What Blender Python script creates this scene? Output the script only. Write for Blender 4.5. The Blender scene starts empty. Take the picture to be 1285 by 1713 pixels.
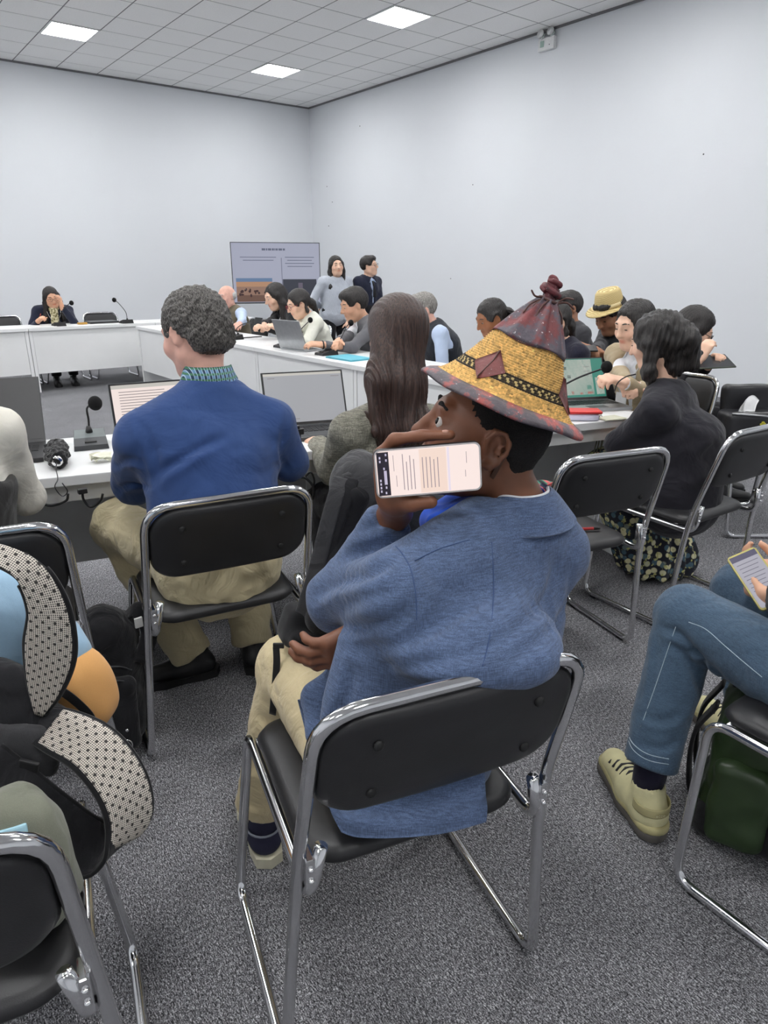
import bpy, bmesh, math, random, os
import numpy as np
from mathutils import Vector, Matrix, Euler
random.seed(7); np.random.seed(7)
SC = bpy.context.scene
COL = SC.collection
FAST = bool(os.environ.get('DRAFT'))

# ------------------------------------------------------------------ camera
CAM_H = 1.40
F_PX = 1150.0
PITCH = math.atan(406.5 / F_PX)
YAW = math.radians(37.9)
cam = bpy.data.cameras.new('camera')
cam.sensor_fit = 'VERTICAL'
cam.sensor_height = 36.0
cam.lens = 36.0 * F_PX / 1713.0
cam.clip_start = 0.02
camo = bpy.data.objects.new('camera', cam)
COL.objects.link(camo)
camo.location = (0, 0, CAM_H)
camo.rotation_euler = (math.pi / 2 - PITCH, 0, -YAW)
SC.camera = camo

# ------------------------------------------------------------------ world, exposure
wd = bpy.data.worlds.new('world'); SC.world = wd; wd.use_nodes = True
wd.node_tree.nodes['Background'].inputs[0].default_value = (0.75, 0.78, 0.82, 1)
wd.node_tree.nodes['Background'].inputs[1].default_value = 0.15
SC.view_settings.view_transform = 'Standard'
SC.view_settings.look = 'None'
SC.view_settings.gamma = 1.0
SC.view_settings.use_curve_mapping = False
SC.view_settings.exposure = 0.0
LAMP_STRENGTH = 47.0

# ------------------------------------------------------------------ small maths
def V(*a): return np.array(a, float)
def nrm(v):
    v = np.asarray(v, float); l = np.linalg.norm(v); return v / l if l > 1e-9 else v
_fw = V(math.sin(YAW) * math.cos(PITCH), math.cos(YAW) * math.cos(PITCH), -math.sin(PITCH))
_rt = V(math.cos(YAW), -math.sin(YAW), 0)
_up = np.cross(_rt, _fw)
FWD = V(math.sin(YAW), math.cos(YAW), 0)          # horizontal view direction
RGT = _rt
def at(x, y, F):
    """point of the room at photo pixel x, y and horizontal distance F along the view"""
    d = (x - 642.5) / F_PX * _rt - (y - 856.5) / F_PX * _up + _fw
    return V(0, 0, CAM_H) + d * (F / (d @ FWD))
def atz(x, y, z):
    d = (x - 642.5) / F_PX * _rt - (y - 856.5) / F_PX * _up + _fw
    return V(0, 0, CAM_H) + d * ((z - CAM_H) / d[2])
def rotz(a):
    c, s = math.cos(a), math.sin(a); return np.array([[c, -s, 0], [s, c, 0], [0, 0, 1.]])
def rotx(a):
    c, s = math.cos(a), math.sin(a); return np.array([[1., 0, 0], [0, c, -s], [0, s, c]])
def roty(a):
    c, s = math.cos(a), math.sin(a); return np.array([[c, 0, s], [0, 1., 0], [-s, 0, c]])
def frame(fwd, up):
    """columns right, forward, up"""
    f = nrm(fwd); r = nrm(np.cross(f, up)); u = np.cross(r, f)
    return np.stack([r, f, u], 1)
def euler_of(R):
    return Matrix([list(map(float, r)) for r in R]).to_euler()

# ------------------------------------------------------------------ materials
MATS = {}
def _new(name):
    m = bpy.data.materials.new(name); m.use_nodes = True
    nt = m.node_tree; b = nt.nodes['Principled BSDF']
    return m, nt, b
def _n(nt, t, **kw):
    n = nt.nodes.new(t)
    for k, v in kw.items():
        if hasattr(n, k): setattr(n, k, v)
        else: n.inputs[k].default_value = v
    return n
def _coord(nt, scale=(1, 1, 1), rot=(0, 0, 0), kind='Object'):
    tc = nt.nodes.new('ShaderNodeTexCoord'); mp = nt.nodes.new('ShaderNodeMapping')
    mp.inputs['Scale'].default_value = scale; mp.inputs['Rotation'].default_value = rot
    nt.links.new(tc.outputs[kind], mp.inputs['Vector']); return mp.outputs['Vector']
def _ramp(nt, src, stops):
    r = nt.nodes.new('ShaderNodeValToRGB'); e = r.color_ramp.elements
    while len(e) < len(stops): e.new(0.5)
    for i, (p, c) in enumerate(stops):
        e[i].position = p; e[i].color = (*c, 1)
    nt.links.new(src, r.inputs['Fac']); return r.outputs['Color']
def _bump(nt, b, h, strength=.3, dist=.002):
    bp = nt.nodes.new('ShaderNodeBump'); bp.inputs['Strength'].default_value = strength
    bp.inputs['Distance'].default_value = dist
    nt.links.new(h, bp.inputs['Height']); nt.links.new(bp.outputs['Normal'], b.inputs['Normal'])
def _mix(nt, a, bb, fac, mode='MIX'):
    m = nt.nodes.new('ShaderNodeMix'); m.data_type = 'RGBA'; m.blend_type = mode
    for v, s in ((a, 6), (bb, 7)):
        if isinstance(v, (tuple, list)): m.inputs[s].default_value = (*v, 1) if len(v) == 3 else v
        else: nt.links.new(v, m.inputs[s])
    if isinstance(fac, float): m.inputs[0].default_value = fac
    else: nt.links.new(fac, m.inputs[0])
    return m.outputs[2]
def srgb(r, g, b):
    f = lambda c: (c / 255 / 12.92) if c / 255 <= .04045 else ((c / 255 + .055) / 1.055) ** 2.4
    return (f(r), f(g), f(b))

def plain(name, col, rough=.5, metal=0., spec=.5, noise=.06, nscale=30, bump=0., bscale=200, coat=0.):
    if name in MATS: return MATS[name]
    m, nt, b = _new(name); v = _coord(nt)
    n = _n(nt, 'ShaderNodeTexNoise', Scale=float(nscale), Detail=4.0); nt.links.new(v, n.inputs['Vector'])
    lo = tuple(c * (1 - noise) for c in col); hi = tuple(min(1, c * (1 + noise)) for c in col)
    nt.links.new(_ramp(nt, n.outputs['Fac'], [(.3, lo), (.7, hi)]), b.inputs['Base Color'])
    b.inputs['Roughness'].default_value = rough; b.inputs['Metallic'].default_value = metal
    b.inputs['Specular IOR Level'].default_value = spec; b.inputs['Coat Weight'].default_value = coat
    if bump:
        n2 = _n(nt, 'ShaderNodeTexNoise', Scale=float(bscale), Detail=3.0); nt.links.new(v, n2.inputs['Vector'])
        _bump(nt, b, n2.outputs['Fac'], bump)
    MATS[name] = m; return m

def fabric(name, col, var=.18, weave=900, rough=.92, cross=0., wr=.5, wscale=9., sheen=.15):
    """woven cloth: fine thread noise, larger wrinkle relief; cross adds slub threads both ways"""
    if name in MATS: return MATS[name]
    m, nt, b = _new(name); v = _coord(nt)
    n = _n(nt, 'ShaderNodeTexNoise', Scale=float(weave), Detail=2.0); nt.links.new(v, n.inputs['Vector'])
    lo = tuple(c * (1 - var) for c in col); hi = tuple(min(1, c * (1 + var)) for c in col)
    c1 = _ramp(nt, n.outputs['Fac'], [(.3, lo), (.7, hi)])
    if cross:
        for sc in ((weave, weave, weave * .06), (weave * .08, weave * .08, weave)):
            v2 = _coord(nt, scale=sc)
            n2 = _n(nt, 'ShaderNodeTexNoise', Scale=1.0, Detail=2.0); nt.links.new(v2, n2.inputs['Vector'])
            c2 = _ramp(nt, n2.outputs['Fac'], [(.35, (1 - cross,) * 3), (.65, (1 + cross,) * 3)])
            c1 = _mix(nt, c1, c2, 1.0, 'MULTIPLY')
    nt.links.new(c1, b.inputs['Base Color'])
    b.inputs['Roughness'].default_value = rough; b.inputs['Specular IOR Level'].default_value = .25
    b.inputs['Sheen Weight'].default_value = sheen
    w = _n(nt, 'ShaderNodeTexNoise', Scale=float(wscale), Detail=3.0, Distortion=1.2); nt.links.new(v, w.inputs['Vector'])
    ad = nt.nodes.new('ShaderNodeMath'); ad.operation = 'MULTIPLY_ADD'; ad.inputs[1].default_value = .03
    nt.links.new(n.outputs['Fac'], ad.inputs[0]); nt.links.new(w.outputs['Fac'], ad.inputs[2])
    _bump(nt, b, ad.outputs[0], wr, .02)
    MATS[name] = m; return m

def skin(name, col, rough=.48):
    if name in MATS: return MATS[name]
    m, nt, b = _new(name); v = _coord(nt)
    n = _n(nt, 'ShaderNodeTexNoise', Scale=25.0, Detail=4.0); nt.links.new(v, n.inputs['Vector'])
    c1 = _ramp(nt, n.outputs['Fac'], [(.3, tuple(c * .9 for c in col)), (.7, tuple(min(1, c * 1.08) for c in col))])
    a = nt.nodes.new('ShaderNodeAttribute'); a.attribute_name = 'Col'
    nt.links.new(_mix(nt, c1, a.outputs['Color'], 1.0, 'MULTIPLY'), b.inputs['Base Color'])
    b.inputs['Roughness'].default_value = rough; b.inputs['Specular IOR Level'].default_value = .4
    n2 = _n(nt, 'ShaderNodeTexNoise', Scale=350.0, Detail=2.0); nt.links.new(v, n2.inputs['Vector'])
    _bump(nt, b, n2.outputs['Fac'], .12, .001)
    MATS[name] = m; return m

def hair(name, col, tip=None, rough=.42, sc=(220, 220, 6), contrast=.6):
    if name in MATS: return MATS[name]
    m, nt, b = _new(name); v = _coord(nt, scale=sc)
    n = _n(nt, 'ShaderNodeTexNoise', Scale=1.0, Detail=3.0); nt.links.new(v, n.inputs['Vector'])
    tip = tip or tuple(min(1, c * 2.0 + .01) for c in col)
    nt.links.new(_ramp(nt, n.outputs['Fac'], [(.5 - contrast * .25, col), (.5 + contrast * .3, tip)]), b.inputs['Base Color'])
    b.inputs['Roughness'].default_value = rough; b.inputs['Specular IOR Level'].default_value = .45
    _bump(nt, b, n.outputs['Fac'], .7, .004)
    MATS[name] = m; return m

def vcol(name, rough=.7, bump=.3, bscale=300, var=.15, vscale=120, spec=.3):
    """colour carried by the mesh (attribute Col) with procedural variation"""
    if name in MATS: return MATS[name]
    m, nt, b = _new(name); v = _coord(nt)
    n = _n(nt, 'ShaderNodeTexNoise', Scale=float(vscale), Detail=3.0); nt.links.new(v, n.inputs['Vector'])
    a = nt.nodes.new('ShaderNodeAttribute'); a.attribute_name = 'Col'
    r = _ramp(nt, n.outputs['Fac'], [(.3, (1 - var,) * 3), (.7, (1 + var,) * 3)])
    nt.links.new(_mix(nt, a.outputs['Color'], r, 1.0, 'MULTIPLY'), b.inputs['Base Color'])
    b.inputs['Roughness'].default_value = rough; b.inputs['Specular IOR Level'].default_value = spec
    n2 = _n(nt, 'ShaderNodeTexNoise', Scale=float(bscale), Detail=3.0); nt.links.new(v, n2.inputs['Vector'])
    _bump(nt, b, n2.outputs['Fac'], bump)
    MATS[name] = m; return m

def glow(name, col, strength):
    if name in MATS: return MATS[name]
    m, nt, b = _new(name); v = _coord(nt)
    n = _n(nt, 'ShaderNodeTexNoise', Scale=3.0, Detail=1.0); nt.links.new(v, n.inputs['Vector'])
    nt.links.new(_ramp(nt, n.outputs['Fac'], [(0, tuple(c * .97 for c in col)), (1, col)]), b.inputs['Emission Color'])
    b.inputs['Base Color'].default_value = (.02, .02, .02, 1); b.inputs['Roughness'].default_value = .25
    b.inputs['Emission Strength'].default_value = strength
    MATS[name] = m; return m

# ------------------------------------------------------------------ objects
def tag(o, label=None, cat=None, group=None, kind=None):
    if label: o['label'] = label
    if cat: o['category'] = cat
    if group: o['group'] = group
    if kind: o['kind'] = kind
    return o
def thing(name, label, cat, loc=(0, 0, 0), rz=0., group=None):
    o = bpy.data.objects.new(name, None); COL.objects.link(o)
    o.empty_display_size = .1
    o.location = tuple(map(float, loc)); o.rotation_euler = (0, 0, rz)
    return tag(o, label, cat, group)
def link(name, me, mat=None, parent=None, loc=None, rot=None):
    o = bpy.data.objects.new(name, me); COL.objects.link(o)
    if mat is not None and len(me.materials) == 0:
        for mm in (mat if isinstance(mat, (list, tuple)) else [mat]): me.materials.append(mm)
    if parent is not None: o.parent = parent
    if loc is not None: o.location = tuple(map(float, loc))
    if rot is not None: o.rotation_euler = rot
    return o
def copy_tree(o, parent=None):
    c = o.copy(); COL.objects.link(c); c.parent = parent
    for ch in [x for x in bpy.data.objects if x.parent == o]: copy_tree(ch, c)
    return c
def mesh_np(name, v, quads=None, tris=None, col=None, smooth=True, mi=None):
    me = bpy.data.meshes.new(name)
    v = np.ascontiguousarray(v, np.float32)
    nq = 0 if quads is None else len(quads); ntr = 0 if tris is None else len(tris)
    me.vertices.add(len(v)); me.vertices.foreach_set('co', v.ravel())
    me.loops.add(nq * 4 + ntr * 3); me.polygons.add(nq + ntr)
    li = []; st = []
    if nq: li.append(np.asarray(quads, np.int32).ravel()); st.append(np.arange(nq, dtype=np.int32) * 4)
    if ntr: li.append(np.asarray(tris, np.int32).ravel()); st.append(nq * 4 + np.arange(ntr, dtype=np.int32) * 3)
    me.loops.foreach_set('vertex_index', np.concatenate(li))
    me.polygons.foreach_set('loop_start', np.concatenate(st))
    me.polygons.foreach_set('use_smooth', np.full(nq + ntr, smooth))
    if mi is not None: me.polygons.foreach_set('material_index', np.asarray(mi, np.int32))
    me.update(calc_edges=True)
    if col is not None:
        at_ = me.attributes.new('Col', 'FLOAT_COLOR', 'POINT')
        c4 = np.ones((len(v), 4), np.float32); c4[:, :3] = col
        at_.data.foreach_set('color', c4.ravel())
    return me

class MB:
    """collects polygons for one mesh"""
    def __init__(s): s.v = []; s.f = []; s.sm = []
    def add(s, v, f, smooth=True):
        o = len(s.v); s.v += [tuple(map(float, p)) for p in v]; s.f += [tuple(i + o for i in q) for q in f]; s.sm += [smooth] * len(f); return s
    def box(s, c, h, R=None, bev=0.0):
        c = np.asarray(c, float); h = np.asarray(h, float); R = np.eye(3) if R is None else R
        b = min(bev, h.min() * .95)
        if b <= 0:
            pts = [R @ (h * V(x, y, z)) + c for z in (-1, 1) for y in (-1, 1) for x in (-1, 1)]
            return s.add(pts, [(0, 2, 3, 1), (4, 5, 7, 6), (0, 1, 5, 4), (2, 6, 7, 3), (0, 4, 6, 2), (1, 3, 7, 5)], False)
        bm = bmesh.new(); bmesh.ops.create_cube(bm, size=2)
        for w in bm.verts: w.co = Vector(h * np.array(w.co))
        bmesh.ops.bevel(bm, geom=bm.edges[:], offset=b, segments=2, affect='EDGES', profile=.6)
        bm.verts.index_update()
        pts = [R @ np.array(w.co) + c for w in bm.verts]; fs = [tuple(w.index for w in f.verts) for f in bm.faces]
        bm.free(); return s.add(pts, fs, False)
    def tube(s, path, r, n=10, closed=False, flat=None, caps=True):
        """round (or flat=(w,t,upvec)) sweep along a polyline; r number or list"""
        P = np.asarray(path, float); m = len(P)
        rr = np.full(m, r, float) if np.isscalar(r) else np.asarray(r, float)
        T = np.zeros_like(P)
        for i in range(m):
            a = P[(i - 1) % m] if (closed or i > 0) else P[i]; b = P[(i + 1) % m] if (closed or i < m - 1) else P[i]
            T[i] = nrm(b - a)
        ref = V(0, 0, 1) if abs(T[0][2]) < .9 else V(1, 0, 0)
        if flat is not None and len(flat) > 2: ref = np.asarray(flat[2], float)
        u = nrm(np.cross(T[0], np.cross(ref, T[0]))); vs = []; fs = []
        for i in range(m):
            if flat is not None and len(flat) > 3: u = np.asarray(flat[3][i], float)
            u = nrm(u - T[i] * (u @ T[i])); w = np.cross(T[i], u)
            if flat is None:
                for k in range(n):
                    a = 2 * math.pi * k / n; vs.append(P[i] + rr[i] * (math.cos(a) * u + math.sin(a) * w))
            else:
                W, t = flat[0], flat[1]
                W = W[i] if not np.isscalar(W) else W
                for k in range(n):
                    a = 2 * math.pi * (k + .5) / n; ca, sa = math.cos(a), math.sin(a)
                    p_ = .35
                    vs.append(P[i] + t / 2 * np.sign(ca) * abs(ca) ** p_ * u + W / 2 * np.sign(sa) * abs(sa) ** p_ * w)
        for i in range(m if closed else m - 1):
            j = (i + 1) % m
            for k in range(n): fs.append((i * n + k, i * n + (k + 1) % n, j * n + (k + 1) % n, j * n + k))
        if caps and not closed:
            fs.append(tuple(range(n))[::-1]); fs.append(tuple((m - 1) * n + k for k in range(n)))
        return s.add(vs, fs, True)
    def lathe(s, prof, n=24, c=(0, 0, 0), R=None, cap=True):
        R = np.eye(3) if R is None else R; c = np.asarray(c, float); vs = []; fs = []
        for (r, z) in prof:
            for k in range(n):
                a = 2 * math.pi * k / n; vs.append(R @ V(r * math.cos(a), r * math.sin(a), z) + c)
        m = len(prof)
        for i in range(m - 1):
            for k in range(n): fs.append((i * n + k, i * n + (k + 1) % n, (i + 1) * n + (k + 1) % n, (i + 1) * n + k))
        if cap: fs.append(tuple(range(n))[::-1]); fs.append(tuple((m - 1) * n + k for k in range(n)))
        return s.add(vs, fs, True)
    def ball(s, c, r, n=14, m=9, R=None):
        r = np.full(3, r) if np.isscalar(r) else np.asarray(r, float); R = np.eye(3) if R is None else R
        vs = []; fs = []
        for i in range(m):
            t = math.pi * (i + .0) / (m - 1); t = min(max(t, .02), math.pi - .02)
            for k in range(n):
                a = 2 * math.pi * k / n
                vs.append(R @ (r * V(math.sin(t) * math.cos(a), math.sin(t) * math.sin(a), -math.cos(t))) + np.asarray(c, float))
        for i in range(m - 1):
            for k in range(n): fs.append((i * n + k, i * n + (k + 1) % n, (i + 1) * n + (k + 1) % n, (i + 1) * n + k))
        fs.append(tuple(range(n))[::-1]); fs.append(tuple((m - 1) * n + k for k in range(n)))
        return s.add(vs, fs, True)
    def mesh(s, name):
        me = bpy.data.meshes.new(name); me.from_pydata(s.v, [], s.f)
        me.polygons.foreach_set('use_smooth', s.sm); me.update(); return me
    def build(s, name, mat, parent=None, loc=None, rot=None):
        return link(name, s.mesh(name), mat, parent, loc, rot)
def B(): return MB()

def bezier_path(pts, r, seg=6, closed=False):
    """polyline with its corners rounded at radius r"""
    P = [np.asarray(p, float) for p in pts]; out = []; m = len(P)
    rng = range(m) if closed else range(1, m - 1)
    if not closed: out.append(P[0])
    for i in rng:
        a, b, c = P[(i - 1) % m], P[i], P[(i + 1) % m]
        rr = r[i] if not np.isscalar(r) else r
        d1 = min(rr, np.linalg.norm(a - b) * .49); d2 = min(rr, np.linalg.norm(c - b) * .49)
        p0 = b + nrm(a - b) * d1; p2 = b + nrm(c - b) * d2
        for k in range(seg + 1):
            t = k / seg; out.append((1 - t) ** 2 * p0 + 2 * t * (1 - t) * b + t * t * p2)
    if not closed: out.append(P[-1])
    return out
def spline(pts, n=8):
    """Catmull-Rom through the points"""
    P = [np.asarray(p, float) for p in pts]; P = [2 * P[0] - P[1]] + P + [2 * P[-1] - P[-2]]; out = []
    for i in range(1, len(P) - 2):
        for k in range(n):
            t = k / n; a, b, c, d = P[i - 1], P[i], P[i + 1], P[i + 2]
            out.append(.5 * (2 * b + (c - a) * t + (2 * a - 5 * b + 4 * c - d) * t * t + (3 * b - a - 3 * c + d) * t ** 3))
    out.append(P[-2]); return out

# ------------------------------------------------------------------ solid modelling by distance fields
def cap(a, b, ra, rb=None, k=.02, op=1): return ('cap', np.asarray(a, float), np.asarray(b, float), ra, ra if rb is None else rb, k, op)
def ell(c, r, R=None, k=.02, op=1): return ('ell', np.asarray(c, float), np.asarray(r, float), R, k, op)
def rbx(c, h, R=None, rd=.01, k=.01, op=1): return ('rbx', np.asarray(c, float), np.asarray(h, float), R, rd, k, op)
def sec(c0, w0, c1, w1, X, k=.03, op=1):
    """elliptic loft between two sections: centre, (half width along X, half depth)"""
    return ('sec', np.asarray(c0, float), tuple(w0), np.asarray(c1, float), tuple(w1), np.asarray(X, float), k, op)
def _bbox(p):
    t = p[0]
    if t == 'cap':
        r = max(p[3], p[4]); return np.minimum(p[1], p[2]) - r, np.maximum(p[1], p[2]) + r
    if t == 'ell':
        h = np.abs(p[3]) @ p[2] if p[3] is not None else p[2]; return p[1] - h, p[1] + h
    if t == 'rbx':
        h = np.abs(p[3]) @ p[2] if p[3] is not None else p[2]; return p[1] - h, p[1] + h
    if t == 'sec':
        r = max(max(p[2]), max(p[4])); return np.minimum(p[1], p[3]) - r, np.maximum(p[1], p[3]) + r
def _dist(p, x, y, z):
    t = p[0]
    if t == 'cap':
        a, b = p[1], p[2]; d = b - a; l2 = max(d @ d, 1e-12)
        h = np.clip(((x - a[0]) * d[0] + (y - a[1]) * d[1] + (z - a[2]) * d[2]) / l2, 0, 1)
        return np.sqrt((x - a[0] - h * d[0]) ** 2 + (y - a[1] - h * d[1]) ** 2 + (z - a[2] - h * d[2]) ** 2) - (p[3] + (p[4] - p[3]) * h)
    if t in ('ell', 'rbx'):
        c, r, R = p[1], p[2], p[3]; dx, dy, dz = x - c[0], y - c[1], z - c[2]
        if R is not None:
            u = dx * R[0, 0] + dy * R[1, 0] + dz * R[2, 0]; v = dx * R[0, 1] + dy * R[1, 1] + dz * R[2, 1]; w = dx * R[0, 2] + dy * R[1, 2] + dz * R[2, 2]
        else: u, v, w = dx, dy, dz
        if t == 'ell':
            k0 = np.sqrt((u / r[0]) ** 2 + (v / r[1]) ** 2 + (w / r[2]) ** 2)
            k1 = np.sqrt((u / r[0] ** 2) ** 2 + (v / r[1] ** 2) ** 2 + (w / r[2] ** 2) ** 2) + 1e-9
            return k0 * (k0 - 1) / k1
        rd = p[4]; qx = np.abs(u) - r[0] + rd; qy = np.abs(v) - r[1] + rd; qz = np.abs(w) - r[2] + rd
        return np.sqrt(np.maximum(qx, 0) ** 2 + np.maximum(qy, 0) ** 2 + np.maximum(qz, 0) ** 2) + np.minimum(np.maximum(qx, np.maximum(qy, qz)), 0) - rd
    if t == 'sec':
        a, b, X = p[1], p[3], p[5]; d = b - a; L = np.linalg.norm(d); T = d / max(L, 1e-9)
        X = nrm(X - T * (X @ T)); Yv = np.cross(T, X)
        dx, dy, dz = x - a[0], y - a[1], z - a[2]
        ax = dx * T[0] + dy * T[1] + dz * T[2]
        h = np.clip(ax / max(L, 1e-9), 0, 1); over = ax - h * L
        u = dx * X[0] + dy * X[1] + dz * X[2]; v = dx * Yv[0] + dy * Yv[1] + dz * Yv[2]
        wx = p[2][0] + (p[4][0] - p[2][0]) * h; wy = p[2][1] + (p[4][1] - p[2][1]) * h
        mn = np.minimum(wx, wy)
        q = np.sqrt((u / wx) ** 2 + (v / wy) ** 2 + (over / mn) ** 2) + 1e-9
        k1 = np.sqrt((u / wx ** 2) ** 2 + (v / wy ** 2) ** 2 + (over / mn ** 2) ** 2) + 1e-9
        return q * (q - 1) / k1
def surface_nets(D, org, h):
    S = D < 0
    nx, ny, nz = D.shape
    cnt = np.zeros((nx - 1, ny - 1, nz - 1), np.int8)
    for i in (0, 1):
        for j in (0, 1):
            for k in (0, 1): cnt += S[i:nx - 1 + i, j:ny - 1 + j, k:nz - 1 + k]
    act = np.argwhere((cnt > 0) & (cnt < 8))
    if len(act) == 0: return np.zeros((0, 3)), np.zeros((0, 4), int)
    idx = -np.ones(cnt.shape, np.int32); idx[tuple(act.T)] = np.arange(len(act))
    val = {}
    for i in (0, 1):
        for j in (0, 1):
            for k in (0, 1): val[i, j, k] = D[act[:, 0] + i, act[:, 1] + j, act[:, 2] + k]
    acc = np.zeros((len(act), 3)); n = np.zeros(len(act))
    cs = list(val)
    for a in cs:
        for ax in range(3):
            if a[ax] == 0:
                b = list(a); b[ax] = 1; b = tuple(b)
                va, vb = val[a], val[b]; cr = (va < 0) != (vb < 0)
                t = np.where(cr, va / np.where(cr, va - vb, 1), 0)
                pt = np.tile(np.array(a, float), (len(act), 1)); pt[:, ax] += t
                acc[cr] += pt[cr]; n[cr] += 1
    v = (act + acc / n[:, None]) * h + org
    quads = []
    for ax in range(3):
        o1, o2 = (ax + 1) % 3, (ax + 2) % 3
        s0 = [slice(None)] * 3; s1 = [slice(None)] * 3; s0[ax] = slice(0, -1); s1[ax] = slice(1, None)
        A, Bq = S[tuple(s0)], S[tuple(s1)]
        e = np.argwhere(A != Bq)
        e = e[(e[:, o1] > 0) & (e[:, o2] > 0) & (e[:, o1] < D.shape[o1] - 1) & (e[:, o2] < D.shape[o2] - 1)]
        if len(e) == 0: continue
        def g(d1, d2):
            q = e.copy(); q[:, o1] -= d1; q[:, o2] -= d2; return idx[q[:, 0], q[:, 1], q[:, 2]]
        q = np.stack([g(1, 1), g(0, 1), g(0, 0), g(1, 0)], 1)
        fl = ~A[e[:, 0], e[:, 1], e[:, 2]]
        q[fl] = q[fl][:, ::-1]; quads.append(q)
    return v, np.concatenate(quads)
def vnormals(v, q):
    n = np.cross(v[q[:, 2]] - v[q[:, 0]], v[q[:, 3]] - v[q[:, 1]]); o = np.zeros_like(v)
    for i in range(4): np.add.at(o, q[:, i], n)
    return o / (np.linalg.norm(o, axis=1)[:, None] + 1e-12)
def relax(v, q, it, f=.5):
    for _ in range(it):
        s = np.zeros_like(v); c = np.zeros(len(v))
        for i in range(4):
            a, b = q[:, i], q[:, (i + 1) % 4]
            np.add.at(s, a, v[b]); np.add.at(c, a, 1); np.add.at(s, b, v[a]); np.add.at(c, b, 1)
        v = v + f * (s / np.maximum(c, 1)[:, None] - v)
    return v
def solid(prims, vox, it=1, disp=None):
    los, his = zip(*[_bbox(p) for p in prims if p[-1] > 0])
    lo = np.min(los, 0) - 3 * vox - .01; hi = np.max(his, 0) + 3 * vox + .01
    shp = np.ceil((hi - lo) / vox).astype(int) + 1
    D = np.full(shp, .08, np.float32)
    ax = [np.float32(lo[i]) + np.arange(shp[i], dtype=np.float32) * np.float32(vox) for i in range(3)]
    for p in prims:
        k, op = p[-2], p[-1]; a, b = _bbox(p); m = k + 2.5 * vox
        i0 = np.clip(np.floor((a - m - lo) / vox).astype(int), 0, shp); i1 = np.clip(np.ceil((b + m - lo) / vox).astype(int) + 1, 0, shp)
        if np.any(i1 <= i0): continue
        sl = tuple(slice(i0[i], i1[i]) for i in range(3))
        d = _dist(p, ax[0][sl[0]][:, None, None], ax[1][sl[1]][None, :, None], ax[2][sl[2]][None, None, :]).astype(np.float32)
        o = D[sl]
        if op > 0:
            hh = np.maximum(k - np.abs(o - d), 0) / max(k, 1e-6); D[sl] = np.minimum(o, d) - hh * hh * k * .25
        else:
            hh = np.maximum(k - np.abs(o + d), 0) / max(k, 1e-6); D[sl] = np.maximum(o, -d) + hh * hh * k * .25
    v, q = surface_nets(D, lo, vox)
    if it: v = relax(v, q, it)
    if disp is not None:
        n = vnormals(v, q); v = v + n * disp(v, n)[:, None]
    return v, q
def sdf(name, prims, vox, mat, parent=None, it=1, disp=None, col=None, org=None):
    v, q = solid(prims, vox, it, disp)
    c = col(v) if col is not None else None
    if org is not None: v = v - np.asarray(org, float)
    return link(name, mesh_np(name, v, quads=q, col=c), mat, parent)
def wob(v, s, amp, seed=0.):
    """soft pseudo-noise from crossed sines"""
    x, y, z = v[:, 0] * s + seed, v[:, 1] * s + seed * 1.7, v[:, 2] * s + seed * .6
    return amp * (np.sin(x + 1.3 * np.sin(y * 1.1 + z * .7)) * np.cos(y * .9 + 1.1 * np.sin(z * 1.3)) + .5 * np.sin(2.1 * z + 1.7 * np.sin(x * 1.9)) * np.cos(1.7 * x + y))
# ================================================================== THE ROOM
XR, XL, YB, YF, ZC = 7.96, -4.6, 12.54, -4.2, 4.27
def wall_paint(name, col):
    m, nt, b = _new(name); v = _coord(nt)
    n = _n(nt, 'ShaderNodeTexNoise', Scale=1.3, Detail=5.0); nt.links.new(v, n.inputs['Vector'])
    nt.links.new(_ramp(nt, n.outputs['Fac'], [(.35, tuple(c * .985 for c in col)), (.65, col)]), b.inputs['Base Color'])
    b.inputs['Roughness'].default_value = .75; b.inputs['Specular IOR Level'].default_value = .25
    n2 = _n(nt, 'ShaderNodeTexNoise', Scale=90.0, Detail=3.0); nt.links.new(v, n2.inputs['Vector'])
    _bump(nt, b, n2.outputs['Fac'], .05, .002)
    return m
WALL = wall_paint('wall_paint', srgb(224, 227, 231))
def carpet():
    m, nt, b = _new('carpet'); v = _coord(nt)
    n1 = _n(nt, 'ShaderNodeTexNoise', Scale=330.0, Detail=3.0); nt.links.new(v, n1.inputs['Vector'])
    v2 = _coord(nt, scale=(420, 110, 300), rot=(0, 0, math.radians(-20)))
    n2 = _n(nt, 'ShaderNodeTexNoise', Scale=1.0, Detail=2.0, Distortion=.6); nt.links.new(v2, n2.inputs['Vector'])
    v3 = _coord(nt, scale=(3, 3, 3))
    n3 = _n(nt, 'ShaderNodeTexNoise', Scale=1.0, Detail=3.0); nt.links.new(v3, n3.inputs['Vector'])
    av = nt.nodes.new('ShaderNodeMath'); av.operation = 'ADD'
    nt.links.new(n1.outputs['Fac'], av.inputs[0]); nt.links.new(n2.outputs['Fac'], av.inputs[1])
    hf = nt.nodes.new('ShaderNodeMath'); hf.operation = 'MULTIPLY'; hf.inputs[1].default_value = .5
    nt.links.new(av.outputs[0], hf.inputs[0])
    c = _ramp(nt, hf.outputs[0], [(.36, srgb(34, 34, 36)), (.46, srgb(88, 88, 91)), (.54, srgb(140, 140, 144)), (.66, srgb(226, 226, 230))])
    c3 = _ramp(nt, n3.outputs['Fac'], [(.3, (.9, .9, .9)), (.7, (1.06, 1.06, 1.06))])
    nt.links.new(_mix(nt, c, c3, 1.0, 'MULTIPLY'), b.inputs['Base Color'])
    b.inputs['Roughness'].default_value = 1.0; b.inputs['Specular IOR Level'].default_value = .1
    _bump(nt, b, hf.outputs[0], .8, .006)
    return m
CARPET = carpet()
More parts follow.
